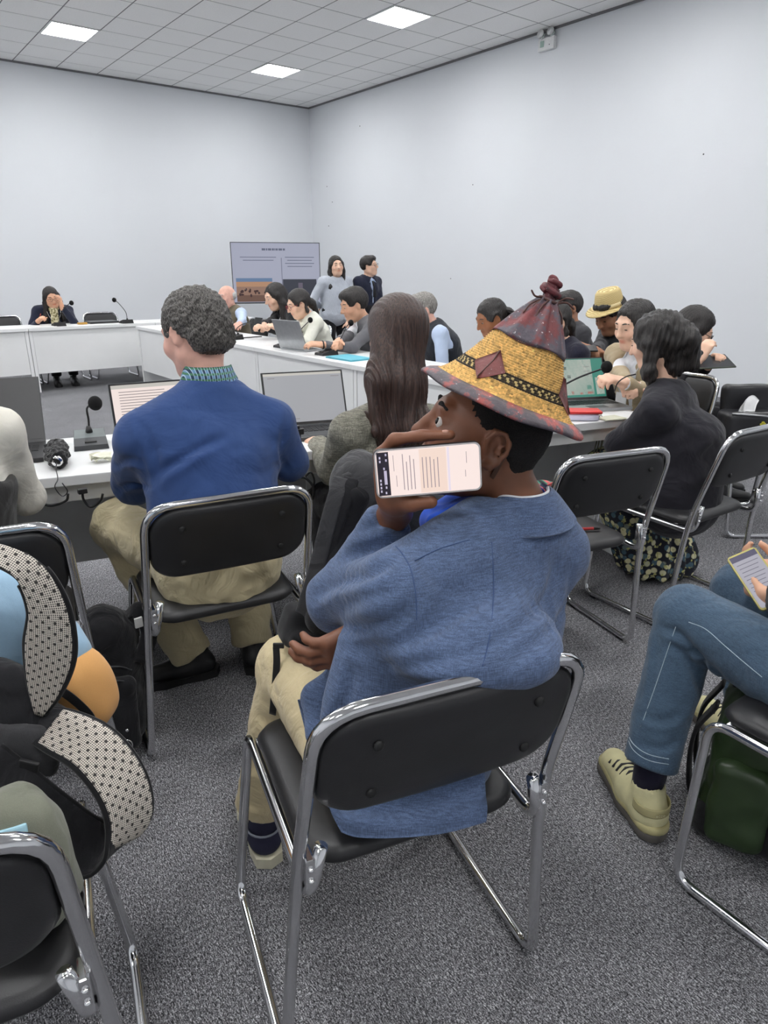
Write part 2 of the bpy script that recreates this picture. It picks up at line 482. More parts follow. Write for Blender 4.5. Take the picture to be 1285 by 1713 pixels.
TILE = plain('ceiling_tile_mat', srgb(244, 244, 243), rough=.9, spec=.1, noise=.03, nscale=60, bump=.2, bscale=260)
GRID = plain('ceiling_grid_mat', srgb(120, 120, 122), rough=.6, spec=.2)
DIFF = glow('lamp_diffuser_mat', (1.0, 1.0, 1.0), LAMP_STRENGTH)
WHITE_METAL = plain('white_metal', srgb(225, 226, 226), rough=.4)

def struct(name, mb, mat): return tag(mb.build(name, mat), kind='structure')
struct('floor', B().box(((XR + XL) / 2, (YB + YF) / 2, -.05), ((XR - XL) / 2 + .1, (YB - YF) / 2 + .1, .05)), CARPET)
wb = struct('wall_back', B().box(((XR + XL) / 2, YB + .05, 2.2), ((XR - XL) / 2 + .1, .05, 2.2)), WALL)
wr = struct('wall_right', B().box((XR + .05, (YB + YF) / 2, 2.2), (.05, (YB - YF) / 2, 2.2)), WALL)
struct('wall_left', B().box((XL - .05, (YB + YF) / 2, 2.2), (.05, (YB - YF) / 2, 2.2)), WALL)
struct('wall_front', B().box(((XR + XL) / 2, YF - .05, 2.2), ((XR - XL) / 2 + .1, .05, 2.2)), WALL)
ceil = struct('ceiling', B().box(((XR + XL) / 2, (YB + YF) / 2, ZC + .12), ((XR - XL) / 2 + .1, (YB - YF) / 2 + .1, .05)), plain('ceiling_void', srgb(90, 90, 92), rough=.9))
struct('trim_1', B().box(((XR + XL) / 2, YB - .012, ZC - .012), ((XR - XL) / 2, .012, .012)), GRID)
struct('trim_2', B().box((XR - .012, (YB + YF) / 2, ZC - .012), (.012, (YB - YF) / 2 - .03, .012)), GRID)
# tiles on a 0.6 m grid
LX = [6.18, 3.18, .18, -2.82]; LY = [10.65, 7.65, 4.65, 1.65, -1.35]
xs = [6.48 + .6 * k for k in range(-18, 3)]; ys = [10.35 + .6 * k for k in range(-24, 4)]
xs = [XL] + [x for x in xs if XL + .05 < x < XR - .05] + [XR]; ys = [YF] + [y for y in ys if YF + .05 < y < YB - .05] + [YB]
tilecache = {}; rest = B()
def inview(p):
    d = np.asarray(p) - V(0, 0, CAM_H); z = d @ _fw
    if z < .1: return False
    x = 642.5 + F_PX * (d @ _rt) / z; y = 856.5 - F_PX * (d @ _up) / z
    return -20 < x < 1305 and -20 < y < 1733
seen = 0
for i in range(len(xs) - 1):
    for j in range(len(ys) - 1):
        x0, x1, y0, y1 = xs[i], xs[i + 1], ys[j], ys[j + 1]; cx_, cy_ = (x0 + x1) / 2, (y0 + y1) / 2
        if any(abs(cx_ - a) < .2 for a in LX) and any(abs(cy_ - b_) < .2 for b_ in LY): continue
        w, d = round((x1 - x0) / 2 - .007, 3), round((y1 - y0) / 2 - .007, 3)
        if any(inview((a, b_, ZC)) for a in (x0, cx_, x1) for b_ in (y0, cy_, y1)) and seen < 299:
            if (w, d) not in tilecache: tilecache[w, d] = B().box((0, 0, .01), (w, d, .01), bev=.003).mesh('ceiling_tile'); tilecache[w, d].materials.append(TILE)
            link('ceiling_tile', tilecache[w, d], None, ceil, (cx_, cy_, ZC)); seen += 1
        else: rest.box((cx_, cy_, ZC + .01), (w, d, .01))
tag(rest.build('ceiling_tiles_beyond', TILE, ceil), kind='stuff')
g = B()
for x in xs[1:-1]: g.box((x, (YB + YF) / 2, ZC + .008), (.012, (YB - YF) / 2, .006))
for y in ys[1:-1]: g.box(((XR + XL) / 2, y, ZC + .0085), ((XR - XL) / 2, .012, .006))
g.build('ceiling_grid', GRID, ceil)
lframe = B(); h_ = .297
for s in (-1, 1):
    lframe.box((s * (h_ - .012), 0, .0), (.012, h_, .009)); lframe.box((0, s * (h_ - .012), .0), (h_ - .024, .012, .009))
lframe = lframe.mesh('lamp_frame'); lframe.materials.append(WHITE_METAL)
ldiff = B().box((0, 0, .002), (h_ - .025, h_ - .025, .004)).mesh('diffuser'); ldiff.materials.append(DIFF)
for i, x in enumerate(LX):
    for j, y in enumerate(LY):
        nm = {(0, 0): 'square ceiling light panel nearest the corner of the room', (0, 1): 'square ceiling light panel at the top centre above the right wall', (1, 0): 'square ceiling light panel at the upper left of the ceiling'}.get((i, j))
        t = thing('ceiling_light', nm or 'square flush ceiling light panel out of view behind or beside the camera', 'light', (x, y, ZC), 0, 'ceiling light panels')
        link('frame', lframe, None, t); link('diffuser', ldiff, None, t)
# screw marks in the white walls
HOLE = plain('screw_mark', srgb(70, 70, 74), rough=.6)
for (px, py) in ((1177, 258), (791, 309), (754, 466)):
    d = at(px, py, 1.) - V(0, 0, CAM_H); p = V(0, 0, CAM_H) + d * (XR / d[0])
    B().lathe([(.009, -.004), (.009, .0), (.004, .003)], 10, p, roty(-math.pi / 2)).build('screw', HOLE, wr)
for (px, py) in ((602, 211), (547, 312), (550, 378), (556, 338)):
    d = at(px, py, 1.) - V(0, 0, CAM_H); p = V(0, 0, CAM_H) + d * (XR / d[0])
    B().lathe([(.011, -.004), (.011, .0), (.004, .003)], 10, p, roty(-math.pi / 2)).build('screw', HOLE, wr)
# emergency twin light under the ceiling on the right wall
em = thing('emergency_light', 'small white twin-lamp emergency light high on the right wall', 'light', (XR, 6.80, 4.03))
B().box((-.03, 0, .07), (.03, .13, .07), bev=.01).build('housing', WHITE_METAL, em)
for s in (-1, 1):
    h = B().lathe([(.012, 0), (.045, .03), (.05, .045), (.048, .055)], 16, (-.04, s * .08, .175), roty(-math.pi / 2 + .3)).build('lamp_head', WHITE_METAL, em)
    B().lathe([(.043, .0), (.043, .003)], 16, (-.04, s * .08, .175), roty(-math.pi / 2 + .3) @ np.eye(3)).build('reflector', plain('mirror_grey', srgb(190, 200, 198), rough=.2, metal=.7), h)
B().box((-.062, .06, .075), (.002, .03, .035)).build('green_plate', plain('pale_green', srgb(150, 175, 165), rough=.4), em)
B().lathe([(.006, 0), (.006, .004)], 10, (-.062, -.06, .05), roty(-math.pi / 2)).build('test_button', HOLE, em)

# ================================================================== TABLES
LAM = plain('white_laminate', srgb(232, 233, 233), rough=.38, noise=.015, nscale=4)
LAM_IN = plain('grey_white_board', srgb(214, 214, 212), rough=.5, noise=.02, nscale=4)
def table(label, c, rz, L=1.5, D=.6, panel_z=.22):
    t = thing('conference_table', label, 'table', (c[0], c[1], 0), rz, 'white conference tables set in a square')
    B().box((0, 0, .7325), (L / 2 - .002, D / 2, .0175), bev=.003).build('table_top', LAM, t)
    B().box((0, -D / 2 + .035, (.713 + panel_z) / 2), (L / 2 - .042, .009, (.713 - panel_z) / 2)).build('modesty_panel', LAM, t)
    for s in (-1, 1): B().box((s * (L / 2 - .021), .0, .357), (.018, D / 2 - .02, .356), bev=.002).build('side_panel', LAM, t)
    B().box((0, D / 2 - .04, .683), (L / 2 - .042, .009, .03)).build('front_rail', LAM_IN, t)
    return t
BK = ('white conference table at the far end under the seated woman with the scarf', 'white conference table at the far end bearing the closed laptop and microphone')
for k, x in enumerate((-.455, 1.045, 2.545, 4.05)):
    lb = ('white conference table at the far left edge of the back row', 'white conference table far left of the leg seam in the back row', 'white conference table at the far end holding the scarfed woman\'s microphone', 'white conference table at the far corner behind the man in the blue sweater')[k]
    table(lb, (x, 9.33), 0.)
for k, y in enumerate((3.365, 4.865, 6.365, 7.865)):
    lb = ('white side table in front of the man with the straw hat', 'white side table under the silver laptop and turquoise folder', 'white side table in front of the two women reading', 'white side table at the elderly bald man\'s place')[k]
    table(lb, (3.2, y), -math.pi / 2)
NA = math.radians(-14.8); NU = V(math.cos(NA), math.sin(NA), 0); NN = V(-math.sin(NA), math.cos(NA), 0)
NC = V(2.96, 1.735, 0)                                  # outer right corner of the near row
for k in range(3):
    c = NC - NU * (.75 + 1.5 * k) + NN * .3
    lb = ('white near table at its right end beside the woman in the black blazer', 'white near table with the laptops of the blue sweater man and long haired woman', 'white near table at the left edge with the black umbrella on it')[k]
    table(lb, c, NA + math.pi)
# ================================================================== CHAIRS
CHROME = plain('chrome', (.72, .72, .73), rough=.12, metal=1.0, noise=.02)
LEATHER = plain('black_leatherette', srgb(34, 34, 36), rough=.42, noise=.12, nscale=14, bump=.12, bscale=500)
RUB = plain('black_rubber', srgb(22, 22, 23), rough=.6)
def pad(w, h, t, r, warp, taper=0., n=9, bulge=.25):
    """upholstered rounded slab in u (width), v (height); warp maps (u,v,d) to space"""
    out = []
    for (sx, sy, a0) in ((1, 1, 0), (-1, 1, 90), (-1, -1, 180), (1, -1, 270)):
        for k in range(n):
            a = math.radians(a0 + 90 * k / (n - 1)); out.append((sx * (w / 2 - r) + r * math.cos(a), sy * (h / 2 - r) + r * math.sin(a)))
        nx = {(1, 1): 'top', (-1, 1): 'left', (-1, -1): 'bot', (1, -1): 'right'}[(sx, sy)]
        m = 6
        p, q = out[-1], {'top': (-(w / 2 - r), h / 2), 'left': (-w / 2, -(h / 2 - r)), 'bot': (w / 2 - r, -h / 2), 'right': (w / 2, h / 2 - r)}[nx]
        for k in range(1, m): out.append((p[0] + (q[0] - p[0]) * k / m, p[1] + (q[1] - p[1]) * k / m))
    out = np.array(out); N = len(out)
    prof = [(0., 0.), (.008, .28), (.02, .42), (.05, .5)]
    rings = []; scl = lambda ins: np.stack([out[:, 0] * (1 - 2 * ins / w), out[:, 1] * (1 - 2 * ins / h)], 1)
    for (ins, d) in reversed(prof): rings.append((scl(ins), -d * t))
    for (ins, d) in prof[1:]: rings.append((scl(ins), d * t))
    vs = []; fs = []
    def W(p, d):
        u, v = p; u *= 1 - taper * (v / h + .5); return warp(u, v, d)
    for (ring, d) in rings: vs += [W(p, d) for p in ring]
    M = len(rings)
    for i in range(M - 1):
        for k in range(N): fs.append((i * N + k, i * N + (k + 1) % N, (i + 1) * N + (k + 1) % N, (i + 1) * N + k))
    for side, base in ((-1, 0), (1, (M - 1) * N)):
        ring = scl(.05); prev = base
        for sc, dd in ((.66, .53), (.33, .55)):
            o = len(vs); vs += [W(p * sc, side * dd * t) for p in ring]
            for k in range(N):
                q = (prev + k, prev + (k + 1) % N, o + (k + 1) % N, o + k); fs.append(q if side > 0 else q[::-1])
            prev = o
        o = len(vs); vs.append(W(V(0., 0.), side * .555 * t))
        for k in range(N):
            q = (prev + k, prev + (k + 1) % N, o); fs.append(q if side > 0 else q[::-1])
    return B().add(vs, fs, True)
def back_warp(u, v, d):
    z = .716 + .965 * v; y = -.212 - .276 * (z - .47)
    return V(u, y - d - .010 * (1 - (u / .22) ** 2), z - .25 * d)
def seat_warp(u, v, d): return V(u, v + .012, .452 + d - .012 * max(0, (v - .12) / .1) ** 2)
def make_chair():
    t = thing('conference_chair', 'x', 'chair', group='black padded chairs with chrome sled frames')
    wf, wb_, ws = .272, .222, .222
    half = [V(-.2, -.236, .535), V(-ws, -.232, .428), V(-ws, .225, .436), V(-wf, .215, .013), V(-wf, -.195, .013), V(-.236, -.212, .47), V(-wb_, -.312, .832)]
    rs = [.05, .045, .05, .05, .05, .12, .075]
    path = half + [p * V(-1, 1, 1) for p in half[::-1]]
    fr = B().tube(bezier_path(path, rs + rs[::-1], 6), .0115, 10)
    fr.tube([V(-ws, .19, .43), V(ws, .19, .43)], .009, 8)
    fr.tube([V(-ws, -.12, .427), V(ws, -.12, .427)], .009, 8)
    fr.build('frame', CHROME, t)
    pad(.43, .43, .045, .07, seat_warp, 0.).build('seat', LEATHER, t)
    bk = pad(.434, .222, .034, .075, back_warp).build('backrest', LEATHER, t)
    for u in (-.135, .135):
        for v in (-.052, .058):
            p = back_warp(u, v, .0188); B().ball(p, (.009, .005, .009), 10, 7).build('button', RUB, bk)
    for s in (-1, 1):
        br = B().box((s * .221, -.226, .49), (.008, .02, .03), bev=.003); br.ball((s * .221, -.247, .503), .006, 8, 6); br.ball((s * .221, -.247, .48), .006, 8, 6)
        br.build('bracket', CHROME, t)
        for y in (-.14, .16): B().box((s * wf, y, .006), (.009, .016, .006), bev=.002).build('glide', RUB, t)
    return t
chair0 = make_chair(); chair_used = [False]
def chair(label, x, y, deg):
    o = chair0 if not chair_used[0] else copy_tree(chair0)
    chair_used[0] = True
    o.location = (x, y, 0); o.rotation_euler = (0, 0, math.radians(deg)); o['label'] = label
    return o
HC = (.700, .912, -15.)
chair('black padded chrome chair under the man in the woven hat', *HC)
chair('black padded chrome chair under the man in the blue sweater', .80, 1.915, -11)
chair('black padded chrome chair under the long haired woman in grey tweed', 1.47, 1.76, -13)
chair('empty black chrome chair left of the woman in the black blazer', 2.02, 1.545, -15)
chair('black padded chrome chair under the woman in the black blazer', 2.73, 1.45, -4)
chair('black padded chrome chair under the person in jeans', 1.60, .345, -3)
chair('black padded chrome chair at the left with the black backpack behind its legs', .185, 2.03, -12)
chair('nearest black padded chrome chair cropped at the lower left corner', -.075, 1.04, -13)
chair('black padded chrome chair at the right holding the leather bag', 3.99, 1.71, 52)
for k, x in enumerate((2.32, 2.95, 1.72)):
    chair(('black chrome chair under the scarfed woman at the far table', 'empty black chrome chair behind the closed laptop at the far table', 'empty black chrome chair left of the scarfed woman at the far table')[k], x, 9.86, 180)

# ================================================================== MICROPHONES, LAPTOPS
BLK = plain('black_plastic', srgb(28, 28, 30), rough=.45)
DGREY = plain('dark_grey_plastic', srgb(60, 62, 64), rough=.4)
FOAM = plain('black_foam', srgb(14, 14, 15), rough=1.0, bump=.6, bscale=700)
SILV = plain('silver_aluminium', srgb(176, 178, 180), rough=.35, metal=.85)
def mic(label, loc, rz, neck, base=(.06, .075), ball=.02, mat=BLK, top=None):
    """neck: local points from the base upwards"""
    t = thing('microphone', label, 'microphone', loc, rz, 'gooseneck conference microphones')
    bm = B(); w, d = base
    bm.add([(-w, -d, 0), (w, -d, 0), (w, d, 0), (-w, d, 0), (-w * .96, -d * .97, .018), (w * .96, -d * .97, .018), (w * .9, d * .9, .048), (-w * .9, d * .9, .048)],
           [(3, 2, 1, 0), (4, 5, 6, 7), (0, 1, 5, 4), (1, 2, 6, 5), (2, 3, 7, 6), (3, 0, 4, 7)], False)
    b = bm.build('base', mat, t)
    if top: B().add([(-w * .93, -d * .3, .0285), (w * .93, -d * .3, .0285), (w * .87, d * .86, .0485), (-w * .87, d * .86, .0485)], [(0, 1, 2, 3)], False).build('top_plate', top, b)
    B().box((0, -d * .62, .0245), (w * .35, .006, .003), rotx(.2), bev=.002).build('talk_button', RUB, b)
    B().lathe([(.014, 0), (.013, .012), (.008, .03)], 12, np.asarray(neck[0]) - V(0, 0, .008)).build('socket', BLK, t)
    B().tube(spline(neck, 8), .0042, 8).build('gooseneck', BLK, t)
    e = np.asarray(neck[-1]); B().ball(e, (ball, ball, ball * 1.08), 16, 11).build('windscreen', FOAM, t)
    return t
def laptop(label, loc, rz, w=.33, d=.23, ang=105, body=SILV, lid=None, scr=None, screen_print=None, h=None):
    """screen faces local -y"""
    t = thing('laptop', label, 'laptop', loc, rz, 'open laptops on the tables'); h = h or d
    B().box((0, 0, .008), (w / 2, d / 2, .008), bev=.003).build('base', body, t)
    kb = B()
    for r in range(5):
        for c in range(13): kb.box((-w * .42 + c * w * .07, .075 - r * .021, .0168), (w * .029, .0085, .0012))
    tag(kb.build('keyboard', BLK, t), kind='stuff')
    B().box((0, -.075, .0162), (.05, .028, .0006)).build('touchpad', DGREY, t)
    a = math.radians(180 - ang); R = rotx(a - math.pi / 2)
    o = V(0, d / 2 - .004, .014)
    P = lambda x, y, z: o + rotx(-(math.radians(ang) - math.pi / 2)) @ V(x, y, z)
    Rl = rotx(-(math.radians(ang) - math.pi / 2))
    li = B().box(P(0, .003, h / 2), (w / 2, .0035, h / 2), Rl, bev=.002).build('lid', lid or body, t)
    B().box(P(0, -.0012, h / 2), (w / 2 - .002, .0008, h / 2 - .002), Rl).build('bezel', BLK, li)
    s = B().box(P(0, -.0023, h / 2 + .004), (w / 2 - .008, .0004, h / 2 - .011), Rl).build('screen', scr or BLK, li)
    if screen_print: screen_print(li, P, Rl, w / 2 - .008, h / 2 - .011, h / 2 + .004)
    B().tube([V(-w * .4, d / 2 - .002, .014), V(w * .4, d / 2 - .002, .014)], .005, 8).build('hinge', DGREY, t)
    return t
def prints(items, mat_of):
    """flat print on a screen; items (u0,u1,v0,v1,material key) in 0..1, v upwards"""
    def f(li, P, Rl, hw, hh, zc):
        by = {}
        for (u0, u1, v0, v1, m) in items:
            b = by.setdefault(m, B()); b.box(P((u0 + u1 - 1) * hw, -.0029, zc + (v0 + v1 - 1) * hh), ((u1 - u0) * hw, .0002, (v1 - v0) * hh), Rl)
        for m, b in by.items(): tag(b.build('screen_' + m, mat_of[m], li), kind='stuff' if len(b.v) > 8 else None)
    return f
SW = glow('screen_white', srgb(252, 236, 230), .9); SG = glow('screen_grey', srgb(196, 198, 204), .62)
ST = glow('screen_text_grey', srgb(150, 140, 140), .7); SD = glow('screen_dark', srgb(40, 42, 50), .5)
STEAL = glow('screen_teal', srgb(60, 160, 140), .55); SPALE = glow('screen_pale', srgb(226, 222, 214), .7); SRED = glow('screen_red', srgb(220, 110, 100), .6)
random.seed(3)
doc = [(.0, 1, .93, 1, 'bar')] + [(.08, .08 + random.uniform(.45, .8), .86 - i * .052, .872 - i * .052, 'text') for i in range(16)]
pm = {'bar': SPALE, 'text': ST, 'teal': STEAL, 'pale': SPALE, 'dark': SD, 'white': SW, 'red': SRED}
def scr_of(x, y, F): return at(x, y, F)
p = atz(232, 762, .75)
laptop('open laptop showing a white document in front of the blue sweater man', (.93, 2.545, .751), math.radians(-9), w=.34, d=.23, ang=103, body=DGREY, scr=SW, screen_print=prints(doc, pm), h=.225)
laptop('open dark laptop with a grey screen before the long haired woman', (1.505, 2.40, .751), math.radians(-18), w=.36, d=.24, ang=112, body=DGREY, scr=SG,
       screen_print=prints([(.0, 1, .95, 1, 'pale'), (.05, .14, .9, .91, 'text'), (.06, .4, .06, .07, 'text'), (.06, .34, .035, .042, 'text'), (.86, .97, .9, .91, 'text')], pm), h=.235)
grn = [(.0, 1, .0, 1, 'teal'), (.22, .8, .06, .98, 'pale'), (.84, .98, .06, .5, 'pale')] + [(.02 + .09 * (i % 2), .07 + .09 * (i % 2), .1 + .1 * (i // 2), .16 + .1 * (i // 2), 'white') for i in range(18)] + \
      [(.3, .36, .72, .8, 'dark'), (.36, .42, .5, .58, 'dark'), (.66, .76, .78, .8, 'text'), (.66, .76, .66, .68, 'text'), (.66, .74, .54, .56, 'text'), (.4, .44, .08, .16, 'red'), (.55, .6, .07, .12, 'red'), (.68, .76, .2, .3, 'teal'), (.68, .78, .08, .14, 'red')]
laptop('open laptop with a green chat window beside the red and white box', (2.90, 2.06, .751), math.radians(-24), w=.34, d=.23, ang=116, body=SILV, lid=DGREY, scr=SPALE, screen_print=prints(grn, pm), h=.225)
laptop('open silver laptop seen from behind in front of the grey suit man', (3.165, 5.17, .751), math.radians(98), w=.36, d=.25, ang=108, body=SILV, scr=SD, h=.25)
laptop('dark open laptop in front of the elderly bald man', (3.25, 7.45, .751), math.radians(95), w=.33, d=.23, ang=115, body=DGREY, scr=SD)
_c = atz(84, 738, .765); _c = _c - NU * .215 - NN * .135
laptop('large black laptop with its lid tilted at the left edge', (_c[0], _c[1], .751), NA, w=.40, d=.27, ang=128, body=BLK, lid=BLK, scr=BLK, h=.29)
cl = thing('closed_laptop', 'closed black laptop lying on the far table beside the microphone', 'laptop', (2.74, 9.40, .751), .05)
B().box((0, 0, .008), (.18, .12, .008), bev=.003).build('base', BLK, cl); B().box((0, 0, .02), (.18, .12, .004), bev=.002).build('lid', DGREY, cl)

q = atz(152, 748, .75)
mic('gooseneck microphone on a grey base beside the umbrella', (q[0] + .01, q[1] + .03, .751), math.radians(-14), [V(0, .045, .045), V(.004, .045, .09), V(.005, .03, .14), V(.035, -.02, .165)], (.062, .085), .026, DGREY, plain('mic_top', srgb(120, 128, 128), rough=.3))
mic('gooseneck microphone in front of the scarfed woman at the far table', (2.17, 9.18, .751), math.pi, [V(0, .05, .04), V(-.02, .06, .14), V(-.10, .16, .25), V(-.13, .2, .27)], (.07, .075), .026)
mic('gooseneck microphone on the far table\'s right near the closed laptop', (2.97, 9.15, .751), math.pi, [V(0, .05, .04), V(.01, .05, .14), V(.10, .10, .25), V(.16, .14, .29)], (.07, .075), .026)
mic('gooseneck microphone on the side table beside the phone reading woman', (3.09, 6.35, .751), math.radians(-90), [V(0, .04, .04), V(0, .03, .10), V(.05, .1, .15), V(.10, .2, .15)], (.06, .07), .02)
mic('gooseneck microphone on the side table left of the silver laptop', (3.10, 5.42, .751), math.radians(-90), [V(0, .05, .04), V(0, .12, .09), V(-.05, .24, .16), V(-.12, .36, .21)], (.06, .07), .024)
mic('gooseneck microphone on the side table in front of the turquoise folder', (3.09, 4.72, .751), math.radians(-90), [V(0, .05, .04), V(0, .12, .09), V(-.06, .24, .2), V(-.08, .3, .23)], (.06, .075), .024)
q0 = at(880, 668, 2.86); q0[2] = .751; _e = at(1015, 614, 2.95) - q0; _r = math.radians(-60); _e = rotz(-_r) @ _e
mic('gooseneck microphone reaching across the green laptop screen', q0, _r, [V(0, .05, .04), V(.0, .07, .09), _e * .55 + V(0, .02, .06), _e], (.06, .075), .024)
# ================================================================== PEOPLE: builders
def ik(S, Wp, l1, l2, pole):
    S, Wp = np.asarray(S, float), np.asarray(Wp, float); d = Wp - S; L = np.linalg.norm(d); Lm = (l1 + l2) * .995
    if L > Lm: Wp = S + d / L * Lm; d = Wp - S; L = Lm
    a = (l1 * l1 - l2 * l2 + L * L) / (2 * L); h = math.sqrt(max(l1 * l1 - a * a, 0)); t = d / L
    pv = np.asarray(pole, float); pv = nrm(pv - t * (pv @ t)); return S + t * a + pv * h, Wp
def dirl(deg, side=0.): r = math.radians(deg); return nrm(V(math.sin(math.radians(side)), math.sin(r), math.cos(r)))

def skeleton(seat=.46, lean=8, lean2=14, side=0, twist=0, head=(0, 0, 0), neck=None, hands=None, poles=None, knees=None, feet=None, stand=False, sw=.178, s=1.0, torso=1.0):
    """joints in the person's own frame: x right, y forward, z up"""
    J = {}
    pz = seat + .09 if not stand else .92
    P = V(0, 0, pz); tw = math.radians(twist)
    X = V(math.cos(tw), math.sin(tw), 0); Xp = V(1, 0, 0)
    W = P + .17 * torso * dirl(lean * .7, side); C = W + .16 * torso * dirl(lean * 1.3, side); N = C + .19 * torso * dirl(lean2, side)
    sh = C + .135 * torso * dirl(lean2, side)
    yaw, pit, rol = [math.radians(a) for a in head]
    nl = lean2 + 8 - math.degrees(pit) * .35 if neck is None else neck
    R = rotz(tw + yaw) @ rotx(pit) @ roty(rol)
    Hc = N + .115 * dirl(nl, side) + R @ V(0, .015, .035)
    J.update(P=P, W=W, C=C, N=N, X=X, Xp=Xp, SR=sh + sw * X, SL=sh - sw * X, Hc=Hc, Hr=R)
    hands = hands or {}
    for k, sg in (('R', 1), ('L', -1)):
        tgt = hands.get(k, V(sg * .14, .34, seat + .2))
        tgt = np.asarray(tgt, float)
        po = (poles or {}).get(k, V(sg * .6, -.3, -1.))
        E, Wr = ik(J['S' + k], tgt, .285, .255, po)
        J['E' + k] = E; J['W' + k] = Wr
        if stand:
            J['H' + k] = P + V(sg * .09, 0, -.03); J['K' + k] = V(sg * .1, .01, .48); J['A' + k] = V(sg * .1, -.02, .08)
        else:
            J['H' + k] = P + V(sg * .09, .03, -.025)
            kn = (knees or {}).get(k, V(sg * .1, .44, seat + .06)); J['K' + k] = np.asarray(kn, float)
            J['A' + k] = np.asarray((feet or {}).get(k, V(sg * .1, kn[1] - .02 if True else 0, .085)), float)
    return J

def hand_prims(Wr, f, pn, side, curl=35, sc=1.0, spread=.0, thumb=None, k=.006):
    """wrist, finger direction, palm normal (out of the palm), side +1 right / -1 left"""
    f = nrm(f); pn = nrm(pn - f * (np.asarray(pn) @ f)); th = -side * np.cross(pn, f); pr = []
    R = np.stack([th, f, -pn], 1)
    pr.append(cap(Wr - f * .03, Wr + f * .02, .026 * sc, .026 * sc, k=.015))
    pr.append(rbx(Wr + f * .055 * sc, V(.040, .048, .0145) * sc, R, .0135 * sc, .015))
    pr.append(ell(Wr + f * .03 * sc + th * .022 * sc + pn * .008 * sc, V(.022, .034, .017) * sc, R, .012))
    cr = curl if isinstance(curl, (list, tuple)) else [curl] * 4
    for i, (o, L) in enumerate(((.030, .072), (.0105, .080), (-.0095, .075), (-.029, .058))):
        b = Wr + f * (.092 - .004 * abs(i - 1.2)) * sc + th * o * sc; a = 0.; p0 = b
        d0 = nrm(f + th * (o * 4 * spread))
        rr = (.0098, .0100, .0096, .0086)[i]
        for j, fr in enumerate((.45, .32, .25)):
            a += math.radians(cr[i]) * (.7, 1.1, .8)[j]
            d = nrm(d0 * math.cos(a) + pn * math.sin(a)); p1 = p0 + d * L * fr * sc
            pr.append(cap(p0, p1, rr * sc * (1 - .06 * j), rr * sc * (.94 - .06 * j), k=k)); p0 = p1
    tb = Wr + f * .028 * sc + th * .034 * sc + pn * .006 * sc
    td = nrm(f * .75 + th * .6 + pn * .35) if thumb is None else nrm(f * thumb[0] + th * thumb[1] + pn * thumb[2])
    t2 = nrm(td + f * .35 - th * .15 + pn * .15)
    pr.append(cap(tb, tb + td * .042 * sc, .0125 * sc, .0115 * sc, k=.010)); pr.append(cap(tb + td * .042 * sc, tb + td * .042 * sc + t2 * .032 * sc, .0112 * sc, .0098 * sc, k=k))
    return pr

def head_prims(c, R, s=1., ears=True, fem=0., nose=1., fine=False):
    def p(x, y, z): return c + R @ (V(x, y, z) * s)
    def r(*a): return V(*a) * s
    P = [ell(p(0, -.012, .028), r(.0745, .0935, .085), R, .02), ell(p(0, .026, -.028), r(.060 - .004 * fem, .066, .082), R, .04),
         ell(p(0, .050, -.083), r(.032 - .004 * fem, .032, .026), R, .03), ell(p(0, -.01, -.045), r(.058, .055, .05), R, .03)]
    for x in (-1, 1):
        P += [ell(p(x * .041, .055, -.022), r(.026, .030, .026), R, .025), cap(p(x * .056, .0, -.055), p(x * .025, .055, -.09), .018 * s, .016 * s, .03)]
    P += [cap(p(-.036, .079, .031), p(.036, .079, .031), .0115 * s, None, .015), cap(p(0, .086, .028), p(0, .094 + .006 * nose, -.004), .0085 * s, .009 * s, .012),
          cap(p(0, .094 + .006 * nose, -.004), p(0, .102 + .008 * nose, -.023), .009 * s, .0125 * s, .010)]
    for x in (-1, 1):
        P += [ell(p(x * .0125, .094, -.026), r(.0085, .010, .008), R, .008), ell(p(x * .032, .094, .010), r(.0165, .014, .0095), R, .010, -1)]
        if not fine: P += [ell(p(x * .032, .081, .011), r(.013, .008, .0085), R, .004)]
    P += [ell(p(0, .083, -.048), r(.023, .0135, .0065), R, .005), ell(p(0, .081, -.0585), r(.020, .0125, .0065), R, .005), ell(p(0, .0945, -.0532), r(.026, .006, .0016), R, .003, -1)]
    if ears:
        for x in (-1, 1):
            Re = R @ rotz(x * -.35)
            P += [ell(p(x * .0775, -.008, .002), r(.0085, .019, .031), Re, .008), ell(p(x * .086, -.004, .004), r(.006, .011, .018), Re, .005, -1)]
    return P
def skin_col(c, R, s, lip, dark=None):
    def f(v):
        q = (v - c) @ R / s; o = np.ones((len(v), 3), np.float32)
        m = np.exp(-((q[:, 0] / .021) ** 4) - ((q[:, 2] + .0535) / .0105) ** 4) * (q[:, 1] > .07)
        o = o * (1 - m[:, None]) + m[:, None] * np.asarray(lip)
        ck = np.exp(-((np.abs(q[:, 0]) - .042) / .02) ** 2 - ((q[:, 2] + .02) / .02) ** 2) * (q[:, 1] > .03)
        return o * (1 + ck[:, None] * V(.06, -.03, -.03))
    return f
def face_parts(par, c, R, s, browm, org=V(0, 0, 0), iris=None, closed=False, brow=True):
    for x in (-1, 1):
        e = c + R @ (V(x * .032, .0795 if not closed else .0745, .0095) * s) - org
        o = B().ball(e, .0118 * s, 14, 10).build('eye', EYE, par)
        ii = c + R @ (V(x * .032, .0902 if not closed else .0885, .0085 if not closed else .006) * s) - org
        B().ball(ii, V(.0058 if not closed else .0105, .0030, .0058 if not closed else .0022) * s, 12, 7, R).build('iris', iris or IRIS, o)
        if brow:
            pts = [c + R @ (V(x * a, b, z) * s) - org for a, b, z in ((.013, .0895, .0315), (.03, .0885, .0355), (.047, .078, .0315))]
            B().tube(spline(pts, 4), [.0032 * s] * 8 + [.0015 * s], 6).build('eyebrow', browm, par)
